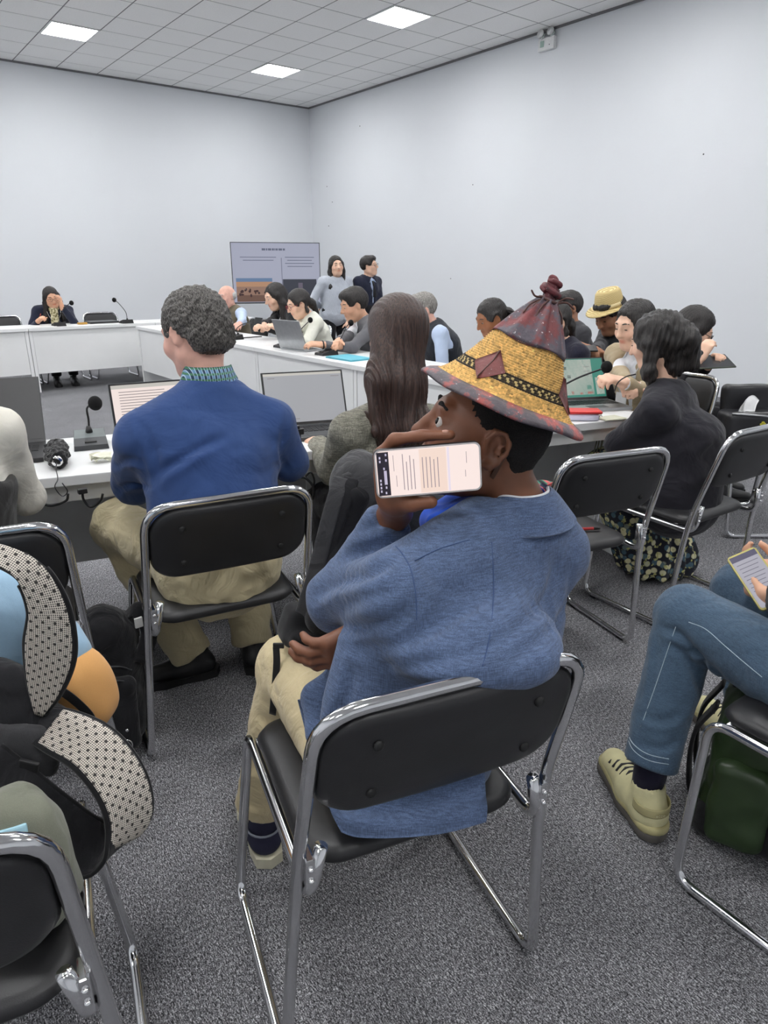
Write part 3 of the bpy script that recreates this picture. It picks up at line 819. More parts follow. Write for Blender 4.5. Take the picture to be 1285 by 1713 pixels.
def glasses(par, c, R, s, mat, org=V(0, 0, 0), w=.026, h=.019, thick=.0016):
    def p(x, y, z): return c + R @ (V(x, y, z) * s) - org
    b = B()
    for x in (-1, 1):
        b.tube([p(x * .033 + w * math.cos(a), .103 - .12 * abs(math.cos(a) * w) * (1 if x * math.cos(a) > 0 else 0), .006 + h * math.sin(a)) for a in np.linspace(0, 2 * math.pi, 17)[:-1]], thick * s, 6, True)
        b.tube([p(x * .059, .099, .012), p(x * .077, .07, .014), p(x * .080, -.005, .012), p(x * .078, -.02, .0)], thick * s, 6)
    b.tube([p(-.008, .104, .008), p(0, .107, .011), p(.008, .104, .008)], thick * s, 6)
    return b.build('glasses', mat, par)
EYE = plain('eye_white', srgb(226, 220, 214), rough=.2); IRIS = plain('iris_dark', srgb(24, 16, 12), rough=.15)

def hair_prims(style, c, R, J, s=1., vol=0.):
    def p(x, y, z): return c + R @ (V(x, y, z) * s)
    def r(*a): return V(*a) * s
    face = [ell(p(0, .092, -.03), r(.072, .066, .095), R, .012, -1), ell(p(0, .105, .03), r(.060, .056, .050), R, .015, -1)]
    earcut = [ell(p(x * .092, .004, -.004), r(.03, .026, .034), R, .01, -1) for x in (-1, 1)]
    if style == 'short':
        H = [ell(p(0, -.016, .036), r(.083 + vol, .102 + vol, .092 + vol), R, .02), ell(p(0, .05, .086), r(.06, .045, .03 + vol), R, .03)] + face + earcut
        H += [rbx(p(0, 0, -.095), r(.12, .16, .05), R, .01, .02, -1), rbx(p(0, .07, -.07), r(.12, .07, .07), R, .01, .02, -1)]
    elif style == 'thin':
        H = [ell(p(0, -.03, .012), r(.080, .088, .062), R, .02), ell(p(0, .02, .10), r(.06, .10, .045), R, .02, -1)] + face + earcut + [rbx(p(0, 0, -.09), r(.12, .16, .045), R, .01, .02, -1), rbx(p(0, .1, 0), r(.12, .08, .12), R, .01, .02, -1)]
    else:
        H = [ell(p(0, -.014, .034), r(.084 + vol, .102 + vol, .094 + vol), R, .02)] + face
        H += [cap(p(x * .066, .01, .02), p(x * .078, -.015, -.06), .03 * s, .028 * s, .03) for x in (-1, 1)]
    dn = V(0, 0, -1.)
    if style == 'long':            # falls down the back and over the shoulders
        n = J['N'] - R[:, 1] * .06
        H += [cap(p(0, -.06, -.03), n + dn * .10, .07 * s, .075 * s, .05), cap(n + dn * .05, n + dn * .26 - R[:, 1] * .04, .075 * s, .05 * s, .05)]
        for x in (-1, 1):
            a = p(x * .078, -.01, -.06); b = J['N'] + J['X'] * x * .10 + R[:, 1] * .055 + dn * .10
            H += [cap(a, b, .03 * s, .03 * s, .03), cap(b, b + dn * .10, .03 * s, .018 * s, .03)]
    elif style == 'tied':          # drawn back into a low bun or tail
        H += [ell(p(0, -.105, -.03), r(.038, .038, .042), R, .02), cap(p(0, -.12, -.04), p(0, -.13, -.13), .03 * s, .018 * s, .03)] + earcut
        H += [rbx(p(0, .06, -.075), r(.12, .07, .06), R, .01, .02, -1)]
    elif style == 'bob':
        H += [cap(p(x * .074, -.005, -.02), p(x * .082, .005, -.10), .032 * s, .022 * s, .03) for x in (-1, 1)] + [cap(p(0, -.06, -.02), p(0, -.062, -.10), .07 * s, .05 * s, .04)]
    return H
def strands(J, c, R, n=46, amp=.0035):
    def f(v, nn):
        q = (v - c) @ R; a = np.arctan2(q[:, 0], -q[:, 1] + .02)
        return amp * np.sin(a * n + 3 * np.sin(q[:, 2] * 22)) * .6 + wob(q, 38, amp * .6)
    return f

def clip_end(pr, a, b, t, size=.07):
    """flat end: cut away what lies beyond point a+(b-a)*t"""
    d = nrm(np.asarray(b) - np.asarray(a)); c = np.asarray(a) + (np.asarray(b) - np.asarray(a)) * t
    ref = V(0, 0, 1) if abs(d[2]) < .9 else V(1, 0, 0)
    R = frame(d, ref); pr.append(rbx(c + d * size, V(size * 1.1, size, size * 1.1), R, .004, .006, -1))

def body_prims(J, s=1., fat=0., hs=1., hand=None, fem=0., vox=.01, nose=1., legs=True):
    X = J['X']; g = .0 + fat
    P = [sec(J['P'], (.135 + g, .095 + g), J['W'], (.12 + g, .085 + g), J['Xp'], .05), sec(J['W'], (.12 + g, .085 + g), J['C'], (.14 + g, .095 + g), X, .05),
         sec(J['C'], (.14 + g, .095 + g), (J['SL'] + J['SR']) / 2 + (J['N'] - J['C']) * .1, (.12, .07), X, .05),
         cap(J['N'] - (J['Hc'] - J['N']) * .3, J['N'] + (J['Hc'] - J['N']) * .55, .054 * s - .007 * fem, .050 * s - .007 * fem, .04)]
    for k, sg in (('R', 1), ('L', -1)):
        P += [cap((J['SL'] + J['SR']) / 2, J['S' + k], .05, .048, .05), cap(J['S' + k], J['E' + k], .044, .036, .03), cap(J['E' + k], J['W' + k], .036, .025, .02)]
        if legs: P += [cap(J['H' + k], J['K' + k], .072, .05, .05), cap(J['K' + k], J['A' + k], .048, .034, .03)]
    P += head_prims(J['Hc'], J['Hr'], s, fem=fem, nose=nose)
    for k, sg in (('R', 1), ('L', -1)):
        h = (hand or {}).get(k, {}); f = h.get('f', J['W' + k] - J['E' + k]); pn = h.get('pn', V(0, 0, -1.) - sg * X * .4)
        P += hand_prims(J['W' + k], np.asarray(f, float), np.asarray(pn, float), sg, h.get('curl', 35), hs, thumb=h.get('thumb'))
    return P
def top_prims(J, infl=.022, fat=0., hem=.06, sleeve=1.0, loose=.0, k=.05, shoulder=.058, arm=0.):
    X, Xp = J['X'], J['Xp']; g = infl + fat
    dn = nrm(J['P'] - J['W'])
    mid = (J['SL'] + J['SR']) / 2
    P = [sec(J['P'] + dn * hem, (.15 + g + loose, .108 + g + loose), J['W'], (.128 + g + loose, .09 + g + loose), Xp, k), sec(J['W'], (.128 + g + loose, .09 + g + loose), J['C'], (.146 + g, .10 + g), X, k),
         sec(J['C'], (.146 + g, .10 + g), mid + (J['N'] - J['C']) * .05, (.13 + g * .5, .075 + g * .5), X, k)]
    for kk in 'RL':
        P += [cap(mid + (J['N'] - mid) * .35, J['S' + kk] + (J['N'] - J['C']) * .02, .05 + g * .5, shoulder, .06)]
        if sleeve > .6: P += [cap(J['S' + kk], J['E' + kk], shoulder + loose * .3, .046 + arm + loose * .3, .035)]
        if sleeve > .6:
            a, b = J['E' + kk], J['W' + kk]; e = a + (b - a) * 1.02
            P += [cap(a, e, .046 + arm + loose * .3, .037 + arm + loose * .2, .025)]
    if sleeve > .6:
        for kk in 'RL': clip_end(P, J['E' + kk], J['W' + kk], .93 * sleeve, .05)
    d = nrm(J['Hc'] - J['N'])
    P.append(cap(J['N'] + d * .012, J['N'] + d * .12, .058, .08, .01, -1))
    return P
def leg_prims(J, infl=.016, loose=.0, ends=.92):
    P = [ell(J['P'] + V(0, 0, -.02), (.165 + infl, .125 + infl, .115), frame(np.cross(V(0, 0, 1), J['Xp']), V(0, 0, 1)), .04)]
    for kk in 'RL': P += [cap(J['H' + kk], J['K' + kk], .078 + infl, .056 + infl + loose, .05), cap(J['K' + kk], J['A' + kk], .056 + infl + loose, .042 + infl + loose, .02)]
    for kk in 'RL': clip_end(P, J['K' + kk], J['A' + kk], ends, .07)
    return P
def shoe(par, A, toe, mat, sole, L=.27, org=V(0, 0, 0), name='shoe', vox=.006):
    toe = nrm(V(toe[0], toe[1], 0)); c = V(A[0], A[1], 0); R = frame(toe, V(0, 0, 1)); g = lambda x, y, z: c + R @ V(x, y, z)
    up = [cap(g(0, -.045, .05), g(0, .03, .05), .038, .042, .02), cap(g(0, .03, .05), g(0, L - .115, .036), .042, .032, .03), cap(g(0, -.03, .06), g(0, -.02, .11), .040, .04, .02),
          rbx(g(0, .05, -.03), V(.2, .3, .052), R, .005, .004, -1), cap(g(0, -.02, .115), g(0, -.02, .15), .034, .04, .004, -1)]
    o = sdf(name, up, vox, mat, par, org=org)
    b = B(); vs = []
    out = [(-.033, -.08), (-.040, -.03), (-.036, .03), (-.047, .10), (-.040, .15), (-.02, L - .085), (.012, L - .08), (.04, .15), (.047, .10), (.038, .03), (.040, -.03), (.033, -.08), (0, -.095)]
    n = len(out); vs = [g(x, y, z) - org for z in (.0, .030) for x, y in out]
    b.add(vs, [tuple(range(n))[::-1], tuple(range(n, 2 * n))] + [(i, (i + 1) % n, n + (i + 1) % n, n + i) for i in range(n)], False)
    b.build('sole', sole, o)
    return o
def lanyard(par, J, mat, card=None, length=.32, fwd=.135):
    d = np.cross(V(0, 0, 1), J['X']); N = J['N']; b = B()
    tip = J['C'] + d * (fwd + .005) - V(0, 0, .06)
    for x in (-1, 1):
        pts = [N - d * .06 + J['X'] * x * .02 + V(0, 0, .02), N + J['X'] * x * .075 + V(0, 0, .015), J['C'] + J['X'] * x * .07 + d * (fwd) + V(0, 0, .06), tip + J['X'] * x * .012]
        b.tube(spline(pts, 5), .006, 6, flat=(.014, .003, d))
    b.build('lanyard', mat, par)
    if card: B().box(tip + d * .004 - V(0, 0, .05), (.035, .002, .05), frame(d, V(0, 0, 1))).build('badge', card, par)

def make_person(label, J, loc, rz, skinm, lip, hairm, style, top, legs=None, shoes=None, hand=None, fem=0., s=1., fat=0., vox=.0095, gvox=.011, shirt=None, vcut=None, vol=0.,
                glass=None, hs=1., toplab='jacket', sleeve=1., loose=0., vest=None, hairn=46, closed=True, collar=None, skirt=None, nose=1., hairvox=None):
    t = thing('person', label, 'person', loc, rz, 'people in the meeting')
    sdf('body', body_prims(J, s, fat, hs, hand, fem, vox, nose, legs=not legs), vox, skinm, t, it=1, col=skin_col(J['Hc'], J['Hr'], s, lip))
    face_parts(t, J['Hc'], J['Hr'], s, hairm, closed=closed)
    if style:
        hv = hairvox or vox * .8
        sdf('hair', hair_prims(style, J['Hc'], J['Hr'], J, s, vol), hv, hairm, t, disp=strands(J, J['Hc'], J['Hr'], hairn))
    fd = np.cross(V(0, 0, 1), J['X'])
    def wr(a, sd): return lambda v, n: wob(v, 26, a, sd) + wob(v, 55, a * .4, sd + 2)
    if shirt:
        sdf('shirt', top_prims(J, .010, fat, .05, sleeve=1.05, shoulder=.048 if sleeve > .6 else .056, arm=-.007 if sleeve > .6 else 0.), gvox, shirt, t, disp=wr(.002, 1))
        up = nrm(J['N'] - J['C']); b = B()
        for x in (-1, 1):
            b.tube(spline([J['N'] - fd * .062 + up * .03, J['N'] + J['X'] * x * .062 + up * .028, J['N'] + J['X'] * x * .03 + fd * .075 - up * .02, J['N'] + J['X'] * x * .055 + fd * .085 - up * .055], 5), .004, 8, flat=(.035, .005, J['X'] * x))
        b.build('shirt_collar', shirt, t)
    P = top_prims(J, .024, fat, .07, sleeve=sleeve, loose=loose)
    if vcut:
        b = J['C'] + fd * (.14 + fat); up = nrm(J['N'] - J['C'])
        for i in range(5):
            q = i / 4; P.append(ell(b + up * (-.12 + .30 * q) * vcut, (.012 + .055 * q * vcut, .07, .06), frame(fd, up), .012, -1))
    if sleeve <= .6:       # sleeveless
        P = [p for i, p in enumerate(P)]
        for k in 'RL': clip_end(P, (J['SL'] + J['SR']) / 2, J['S' + k], .92, .1)
    sdf(toplab, P, gvox, top, t, disp=wr(.003, 3))
    if collar:
        up = nrm(J['N'] - J['C']); b = B()
        pts = [J['N'] + J['X'] * .03 + fd * .10 - up * .10, J['N'] + J['X'] * .07 + fd * .045 - up * .0, J['N'] - fd * .065 + up * .02, J['N'] - J['X'] * .07 + fd * .045 - up * .0, J['N'] - J['X'] * .03 + fd * .10 - up * .10]
        b.tube(spline(pts, 6), .01, 8, flat=(.045, .012, up)); b.build('collar', collar, t)
    if legs: sdf('trousers' if not skirt else 'skirt', leg_prims(J) if not skirt else skirt, gvox * 1.15, legs, t, disp=wr(.003, 5))
    if shoes:
        for k in 'RL': shoe(t, J['A' + k], fd, shoes, RUB, vox=.01)
    if glass: glasses(t, J['Hc'], J['Hr'], s, glass)
    return t
# ================================================================== PEOPLE: the far rows
def pose(px, py, F, deg, hands=None, hz=None, s=1., **kw):
    """seat a figure so that its head centre stands at the given spot of the room"""
    tgt = at(px, py, F); rz = math.radians(deg); R = rotz(rz); ts = 1.0
    for _ in range(8):
        J = skeleton(torso=ts, **kw); ts = min(1.25, max(.7, ts + (tgt[2] - J['Hc'][2]) / .62))
    w = R @ J['Hc']; loc = V(tgt[0] - w[0], tgt[1] - w[1], 0)
    if hands:
        hl = {k: R.T @ (np.asarray(h, float) - loc) for k, h in hands.items()}
        J = skeleton(torso=ts, hands=hl, **kw)
    J['loc'] = loc; J['rz'] = rz; J['R'] = R
    return J
def local_dir(J, v): return J['R'].T @ np.asarray(v, float)
SK_L = skin('skin_light', srgb(232, 190, 164)); SK_M = skin('skin_warm', srgb(222, 172, 142)); SK_P = skin('skin_pink', srgb(226, 176, 158)); SK_B = skin('skin_brown', srgb(150, 98, 66)); SK_T = skin('skin_tan', srgb(168, 120, 92))
LIP = (.88, .55, .52); LIPD = (.8, .62, .6)
H_BLK = hair('hair_black', srgb(18, 16, 16), srgb(52, 47, 45)); H_GRY = hair('hair_grey', srgb(86, 82, 78), srgb(176, 172, 166)); H_WHT = hair('hair_white', srgb(170, 168, 164), srgb(222, 220, 216))
NAVY = fabric('navy_cloth', srgb(36, 40, 58)); BLKC = fabric('black_cloth', srgb(30, 30, 34)); GREYS = fabric('grey_suit_cloth', srgb(104, 104, 108)); WHTS = fabric('white_shirt_cloth', srgb(232, 234, 238), var=.04)
CREAM = fabric('cream_cloth', srgb(226, 226, 214), var=.05); LBLUE = fabric('pale_blue_shirt', srgb(190, 206, 232), var=.05); OLIVE = fabric('olive_vest_cloth', srgb(108, 100, 84)); DARKV = fabric('dark_vest_cloth', srgb(40, 44, 52))
STRIPE = fabric('pale_stripe_shirt', srgb(186, 192, 202), var=.12, weave=160); TAN = fabric('tan_cloth', srgb(168, 152, 124)); CHAR = fabric('charcoal_cloth', srgb(62, 62, 66)); BLKT = fabric('black_trouser_cloth', srgb(24, 24, 28))
RED_P = plain('red_frame', srgb(150, 50, 55), rough=.3); THIN = plain('dark_frame', srgb(40, 36, 36), rough=.3)
WHT = plain('white_plastic', srgb(235, 235, 235), rough=.4)
def dev(label, name, cat, c, R, w, h, t, mat, front=None, cam=True):
    o = thing(name, label, cat, c); o.rotation_euler = euler_of(R)
    B().box((0, 0, 0), (w / 2, t / 2, h / 2), bev=min(.004, t * .45)).build('body', mat, o)
    if front: B().box((0, -t / 2 - .0003, 0), (w / 2 - .004, .0003, h / 2 - .004)).build('screen', front, o)
    if cam: B().box((w * .25, t / 2 + .0008, h * .38), (w * .18, .0010, h * .08), bev=.0005).build('camera_plate', BLK, o)
    return o

def scarf(par, J, mat):
    fd = np.cross(V(0, 0, 1), J['X']); N = J['N']
    pr = [cap(N - fd * .055, N + J['X'] * .06 + fd * .02, .028, .03, .02), cap(N - fd * .055, N - J['X'] * .06 + fd * .02, .028, .03, .02), cap(N + J['X'] * .06 + fd * .02, N + fd * .11 - V(0, 0, .03), .03, .034, .02), cap(N - J['X'] * .06 + fd * .02, N + fd * .11 - V(0, 0, .03), .03, .034, .02),
          cap(N + fd * .12 - V(0, 0, .04), J['C'] + fd * .16 - V(0, 0, .16), .045, .05, .03)]
    sdf('scarf', pr, .011, mat, par, disp=lambda v, n: wob(v, 60, .004))
# --- seated woman with scarf at the far table
J = pose(86, 498, 9.0, 172, hands={'L': at(103, 512, 8.85), 'R': at(64, 537, 8.72)}, lean=16, lean2=24, head=(6, -14, 8), s=1.05, poles={'L': V(-.5, .2, -1), 'R': V(.6, -.2, -1)})
o = make_person('woman in a navy jacket and patterned scarf at the far table, cheek on hand', J, J['loc'], J['rz'], SK_M, LIP, H_BLK, 'long', NAVY, BLKT, BLK, fem=1, s=1.06, glass=THIN, shirt=BLKC, vcut=1., hand={'L': dict(f=local_dir(J, (0, -.1, 1)), pn=local_dir(J, (-.8, .3, 0)), curl=45), 'R': dict(curl=60)}, vox=.0105, gvox=.012)
m, nt, b = _new('scarf_print'); v_ = _coord(nt, scale=(38, 38, 38)); n_ = _n(nt, 'ShaderNodeTexVoronoi', Scale=1.0); nt.links.new(v_, n_.inputs['Vector'])
nt.links.new(_ramp(nt, n_.outputs['Distance'], [(.1, srgb(60, 62, 40)), (.35, srgb(150, 142, 96)), (.7, srgb(222, 214, 180))]), b.inputs['Base Color']); SCARF = m
scarf(o, J, SCARF)
lanyard(o, J, WHT, None, fwd=.18)
pn_ = thing('pen', 'thin pen in the writing hand of the scarfed woman', 'pen', at(66, 532, 8.70)); pn_.rotation_euler = (.5, .3, 0)
B().tube([V(0, 0, -.05), V(0, 0, .06)], .005, 8).build('barrel', plain('pen_red', srgb(140, 60, 50)), pn_); B().lathe([(.005, 0), (.001, .012)], 8, (0, 0, -.05), rotx(math.pi)).build('tip', SILV, pn_)
p = atz(78, 546, .752); pp = thing('paper_sheet', 'white paper sheet under the scarfed woman\'s hand', 'paper', (2.0, 9.20, .751), .1)
for i in range(3): B().box((.004 * i, .003 * i, .001 + .0016 * i), (.105, .148, .0007)).build('sheet', WHT, pp)
fl = thing('yellow_packet', 'small yellow packet on the far table right of the scarfed woman', 'packet', (2.47, 9.28, .751), .2)
B().box((0, 0, .012), (.05, .035, .012), bev=.006).build('packet', plain('ochre', srgb(196, 150, 70)), fl); B().box((0, 0, .0245), (.03, .02, .0005)).build('print', plain('brownish', srgb(120, 90, 60)), fl)

# --- elderly man
J = pose(379, 497, 8.3, 96, lean=8, lean2=14, head=(10, -6, 0), s=1.1, hands={'L': at(398, 556, 7.3) , 'R': at(372, 560, 7.5)})
make_person('elderly bald man in an olive vest and pale blue shirt at the side table', J, J['loc'], J['rz'], SK_P, LIPD, H_WHT, 'thin', OLIVE, BLKT, BLK, s=1.1, shirt=LBLUE, sleeve=.5, toplab='vest', fat=.012, vox=.0105, gvox=.012)
# --- woman in black with phone
J = pose(461, 497, 7.35, 82, lean=12, lean2=20, head=(4, -18, 0), s=1.1, hands={'R': at(437, 547, 6.95), 'L': at(446, 549, 6.85)})
o = make_person('long haired woman in a black jacket with a white lanyard reading her phone', J, J['loc'], J['rz'], SK_L, LIP, H_BLK, 'long', BLKC, BLKT, BLK, fem=1, s=1.1, shirt=BLKT, vcut=.8, hand={'R': dict(curl=50), 'L': dict(curl=50)}, vox=.0105, gvox=.012)
lanyard(o, J, WHT, WHT, fwd=.15)
dev('dark smartphone held over the side table by the woman with the white lanyard', 'smartphone', 'phone', at(431, 543, 6.85), frame(V(.5, .6, -.6), V(.3, .2, 1)), .075, .155, .009, BLK, SD)
# --- woman in white with glasses
J = pose(500, 509, 6.75, 76, lean=14, lean2=22, head=(4, -20, 0), s=1.1, hands={'R': at(478, 560, 6.3), 'L': at(470, 553, 6.35)})
make_person('woman in a cream top with red glasses and tied back black hair looking down', J, J['loc'], J['rz'], SK_L, LIP, H_BLK, 'tied', CREAM, BLKT, BLK, fem=1, s=1.1, glass=RED_P, loose=.012, vox=.010, gvox=.012, toplab='blouse')
# --- man in grey suit
J = pose(592, 511, 6.05, 74, lean=15, lean2=20, head=(3, -16, 0), s=1.1, hands={'R': at(552, 583, 5.55), 'L': at(540, 577, 5.65)})
o = make_person('man in a grey suit and white shirt typing on the silver laptop', J, J['loc'], J['rz'], SK_M, LIPD, H_BLK, 'short', GREYS, BLKT, BLK, s=1.12, shirt=WHTS, vcut=1.1, vol=.008, vox=.010, gvox=.0115, toplab='suit_jacket', collar=GREYS, hand={'R': dict(curl=28), 'L': dict(curl=28)})
B().tube([J['WL'] + .03 * nrm(np.cross(J['WL'] - J['EL'], V(0, 0, 1))) * math.cos(a) + V(0, 0, .03 * math.sin(a)) for a in np.linspace(0, 2 * math.pi, 17)[:-1]], .006, 6, True).build('wrist_watch', BLK, o)
# --- man with grey hair and dark vest, turned away
J = pose(706, 520, 5.6, 62, lean=16, lean2=26, head=(10, -10, 0), s=1.1)
make_person('grey haired man in a dark vest and pale blue shirt beyond the long haired woman', J, J['loc'], J['rz'], SK_P, LIPD, H_GRY, 'short', DARKV, BLKT, BLK, s=1.1, shirt=LBLUE, sleeve=.5, toplab='vest', fat=.018, glass=RED_P, vox=.0095, gvox=.011)
p = at(728, 583, 4.95); pp = thing('paper_stack', 'white paper stack on the side table beyond the long haired woman\'s shoulder', 'paper', (3.24, 4.0, .751), .4)
for i in range(4): B().box((.003 * i, .002 * i, .004 + .008 * i), (.12, .16, .0038), rotz(.03 * i)).build('sheet_block', WHT, pp)
# --- woman with braids
J = pose(822, 533, 4.85, 66, lean=14, lean2=22, head=(8, -22, 0), s=1.05)
o = make_person('woman with braided black hair in a ponytail looking down behind the woven hat', J, J['loc'], J['rz'], SK_B, LIPD, H_BLK, 'tied', BLKC, BLKT, BLK, fem=1, s=1.04, vox=.009, gvox=.012)
R_, c_ = J['Hr'], J['Hc']; rr = random.Random(4)
for i in range(26):
    a = rr.uniform(-1, 1); st = c_ + R_ @ V(.05 * a, -.085, .05 - .02 * abs(a)); e = st + R_ @ V(.05 * a, -.055 - rr.uniform(0, .03), -.06) + V(0, 0, -rr.uniform(.05, .12))
    B().tube(spline([c_ + R_ @ V(.062 * a, .055 - .02 * abs(a), .098 - .03 * abs(a)), c_ + R_ @ V(.066 * a, -.03, .118 - .03 * abs(a)), st, (st + e) / 2 + R_ @ V(.01 * a, -.03, .02), e], 4), .0085, 6).build('braid', H_BLK, o)
# --- man far behind the hat tip
J = pose(949, 517, 5.7, 64, lean=6, lean2=10, head=(6, -6, 0), s=1.05)
make_person('man with short black hair in a charcoal jacket beyond the tip of the woven hat', J, J['loc'], J['rz'], SK_T, LIPD, H_BLK, 'short', CHAR, BLKT, BLK, s=1.12, vox=.0095, gvox=.012, fat=.01)
J = pose(927, 540, 4.35, 66, lean=12, lean2=18, head=(10, -10, 0), s=1.)
make_person('dark haired woman in navy half hidden by the tip of the woven hat', J, J['loc'], J['rz'], SK_L, LIP, H_BLK, 'tied', fabric('dark_navy_cloth', srgb(28, 28, 44)), BLKT, BLK, fem=1, s=1.0, vox=.010, gvox=.012)
# --- man with the straw hat
J = pose(1022, 527, 4.85, 75, lean=20, lean2=32, head=(6, -28, 0), neck=44, s=1.05, hands={'R': at(992, 592, 4.5), 'L': at(988, 585, 4.53)})
o = make_person('man in a straw fedora and charcoal jacket bent over his phone', J, J['loc'], J['rz'], SK_T, LIPD, H_BLK, 'short', CHAR, BLKT, BLK, s=1.10, fat=.01, vox=.009, gvox=.011, hand={'R': dict(curl=55), 'L': dict(curl=55)}, collar=CHAR)
dev('dark smartphone held up by the man in the straw fedora', 'smartphone', 'phone', at(979, 583, 4.46), frame(V(.25, .3, -.92), nrm(V(-.8, .5, .25))), .075, .15, .009, BLK, SD)
R_, c_ = J['Hr'], J['Hc'] ; tilt = R_ @ rotx(math.radians(12))
ht = thing('straw_hat', 'pale straw fedora worn by the man bent over his phone', 'hat', J['loc'] + J['R'] @ (c_ + R_ @ V(0, -.005, .058)))
ht.rotation_euler = euler_of(J['R'] @ tilt)
def straw_mat(name, c1, c2, sc=260):
    m, nt, b = _new(name); v = _coord(nt, scale=(sc, sc, sc))
    w = _n(nt, 'ShaderNodeTexWave', Scale=1.0, Distortion=2.0); w.bands_direction = 'Z'; nt.links.new(v, w.inputs['Vector'])
    nt.links.new(_ramp(nt, w.outputs['Fac'], [(.2, c1), (.8, c2)]), b.inputs['Base Color']); b.inputs['Roughness'].default_value = .7
    _bump(nt, b, w.outputs['Fac'], .5, .002); return m
STRAW = straw_mat('straw_pale', srgb(176, 150, 92), srgb(226, 206, 150), 60)
def oval(pr, n=32):
    b = B(); b.lathe(pr, n); b.v = [(x * .88, y * 1.08, z + (.9 * y * y * (1 if y > 0 else .6)) * -1 * (r_ > .1)) for (x, y, z) in b.v for r_ in (math.hypot(x, y),)]; return b
cr = oval([(.0, .0), (.096, .0), (.1, .01), (.092, .06), (.084, .10), (.07, .118), (.03, .108), (.002, .104)], 32).build('crown', STRAW, ht)
oval([(.095, -.002), (.15, -.004), (.158, -.001), (.15, .003), (.095, .006)], 40).build('brim', STRAW, ht)
oval([(.1005, .008), (.0965, .034)], 32).build('hat_band', plain('pale_band', srgb(214, 196, 150), rough=.7), ht)
# --- woman in tan at the corner
J = pose(1062, 545, 3.75, 84, lean=10, lean2=16, knees={'R': V(.1, .30, .52), 'L': V(-.1, .30, .52)}, head=(-6, -14, 0), s=1.05, hands={'R': at(1050, 650, 3.35), 'L': at(1042, 640, 3.32)})
o = make_person('woman in a tan jacket and white lanyard with black hair looking down at her hands', J, J['loc'], J['rz'], SK_L, LIP, H_BLK, 'tied', TAN, BLKT, BLK, fem=1, s=1.06, shirt=WHTS, vcut=1.1, vox=.008, gvox=.010, hand={'R': dict(curl=60), 'L': dict(curl=55)})
lanyard(o, J, WHT, WHT, fwd=.16)
cab = thing('cable', 'thin black cable held by the woman in the tan jacket', 'cable', at(1030, 650, 3.2)); oo = at(1030, 650, 3.2)
B().tube([q - oo for q in spline([at(1028, 655, 3.2), at(1034, 640, 3.17), at(1048, 630, 3.16), at(1064, 626, 3.15)], 6)], .003, 6).build('wire', BLK, cab)
# --- woman with glasses and tablet on the right
J = pose(1160, 553, 4.35, -142, lean=5, lean2=12, head=(-4, -26, 0), s=1.05, hands={'R': at(1168, 602, 4.02), 'L': at(1186, 610, 4.15)})
o = make_person('woman in a black jacket and glasses reading a tablet at the far right', J, J['loc'], J['rz'], SK_L, LIP, H_BLK, 'bob', BLKC, BLKT, BLK, fem=1, s=1.1, glass=THIN, shirt=WHTS, vcut=.9, vox=.009, gvox=.011, hand={'R': dict(curl=40), 'L': dict(curl=50)}, vol=.006)
dev('slim dark tablet held by the woman with glasses at the far right', 'tablet', 'tablet', at(1192, 605, 4.03), frame(V(.25, .30, -1.), nrm(RGT + V(0, 0, .22))), .15, .215, .009, plain('olive_case', srgb(70, 76, 66), rough=.5), SD)
JT = J; chair('black chrome chair under the woman reading the tablet', *(J['loc'][:2]), -142)
# --- standing pair by the screen
J = pose(563, 469, 9.2, 178, stand=True, lean=3, lean2=4, head=(-14, 2, 4), s=1., hands={'R': at(537, 512, 9.35), 'L': at(583, 545, 9.1)})
make_person('smiling long haired woman in a pale striped blouse standing by the screen', J, J['loc'], J['rz'], SK_L, LIP, H_BLK, 'long', STRIPE, BLKT, BLK, fem=1, s=1.04, vox=.0115, gvox=.012, loose=.024, toplab='blouse')
J = pose(618, 450, 9.5, 188, stand=True, lean=2, lean2=4, head=(24, 6, 6), s=1., hands={'R': at(612, 540, 9.4), 'L': at(640, 540, 9.4)})
o = make_person('man with glasses in a black cardigan and tie standing by the right wall', J, J['loc'], J['rz'], SK_L, LIPD, H_BLK, 'short', NAVY, BLKT, BLK, s=1.04, glass=THIN, shirt=LBLUE, vcut=1., vox=.0115, gvox=.013, vol=.006, toplab='cardigan')
fd = np.cross(V(0, 0, 1), J['X']); B().tube([J['N'] + fd * .095 - V(0, 0, .03), J['C'] + fd * .135 + V(0, 0, .03), J['C'] + fd * .14 - V(0, 0, .1)], .01, 8, flat=([.035, .04, .06], .006, fd)).build('necktie', BLKC, o)

# ================================================================== SCREEN ON ITS STAND
c = at(463, 457, 12.0); fdir = nrm(V(-c[0] * .8, -c[1], 0)); rzt = math.atan2(fdir[1], fdir[0]) + math.pi / 2
tv = thing('display_screen', 'large flat screen showing a slide with two photographs in the far corner', 'screen', (c[0], c[1], 0), rzt)
tw_, th_ = .725, .475; zc = c[2]
B().box((0, .02, zc), (tw_, .025, th_), bev=.006).build('housing', DGREY, tv)
sc_ = B().box((0, -.006, zc + .004), (tw_ - .012, .0015, th_ - .016)).build('screen', glow('slide_lilac', srgb(196, 200, 222), .62), tv)
def sl(u0, u1, v0, v1, mat, name, dy=.009): return B().box(((u0 + u1 - 1) * tw_, -dy, zc + (v0 + v1 - 1) * th_), ((u1 - u0) * tw_, .0006, (v1 - v0) * th_)).build(name, mat, sc_)
sl(.04, .445, .03, .42, glow('photo_herd', srgb(190, 150, 130), .5), 'slide_photo'); sl(.04, .445, .36, .42, glow('photo_sky', srgb(120, 150, 190), .6), 'photo_sky', .0100); sl(.04, .445, .28, .36, glow('photo_sand', srgb(214, 165, 130), .6), 'photo_horizon', .0100)
sl(.04, .445, .03, .14, glow('photo_soil', srgb(140, 105, 90), .5), 'photo_ground', .0100)
rr = random.Random(8); hb = B()
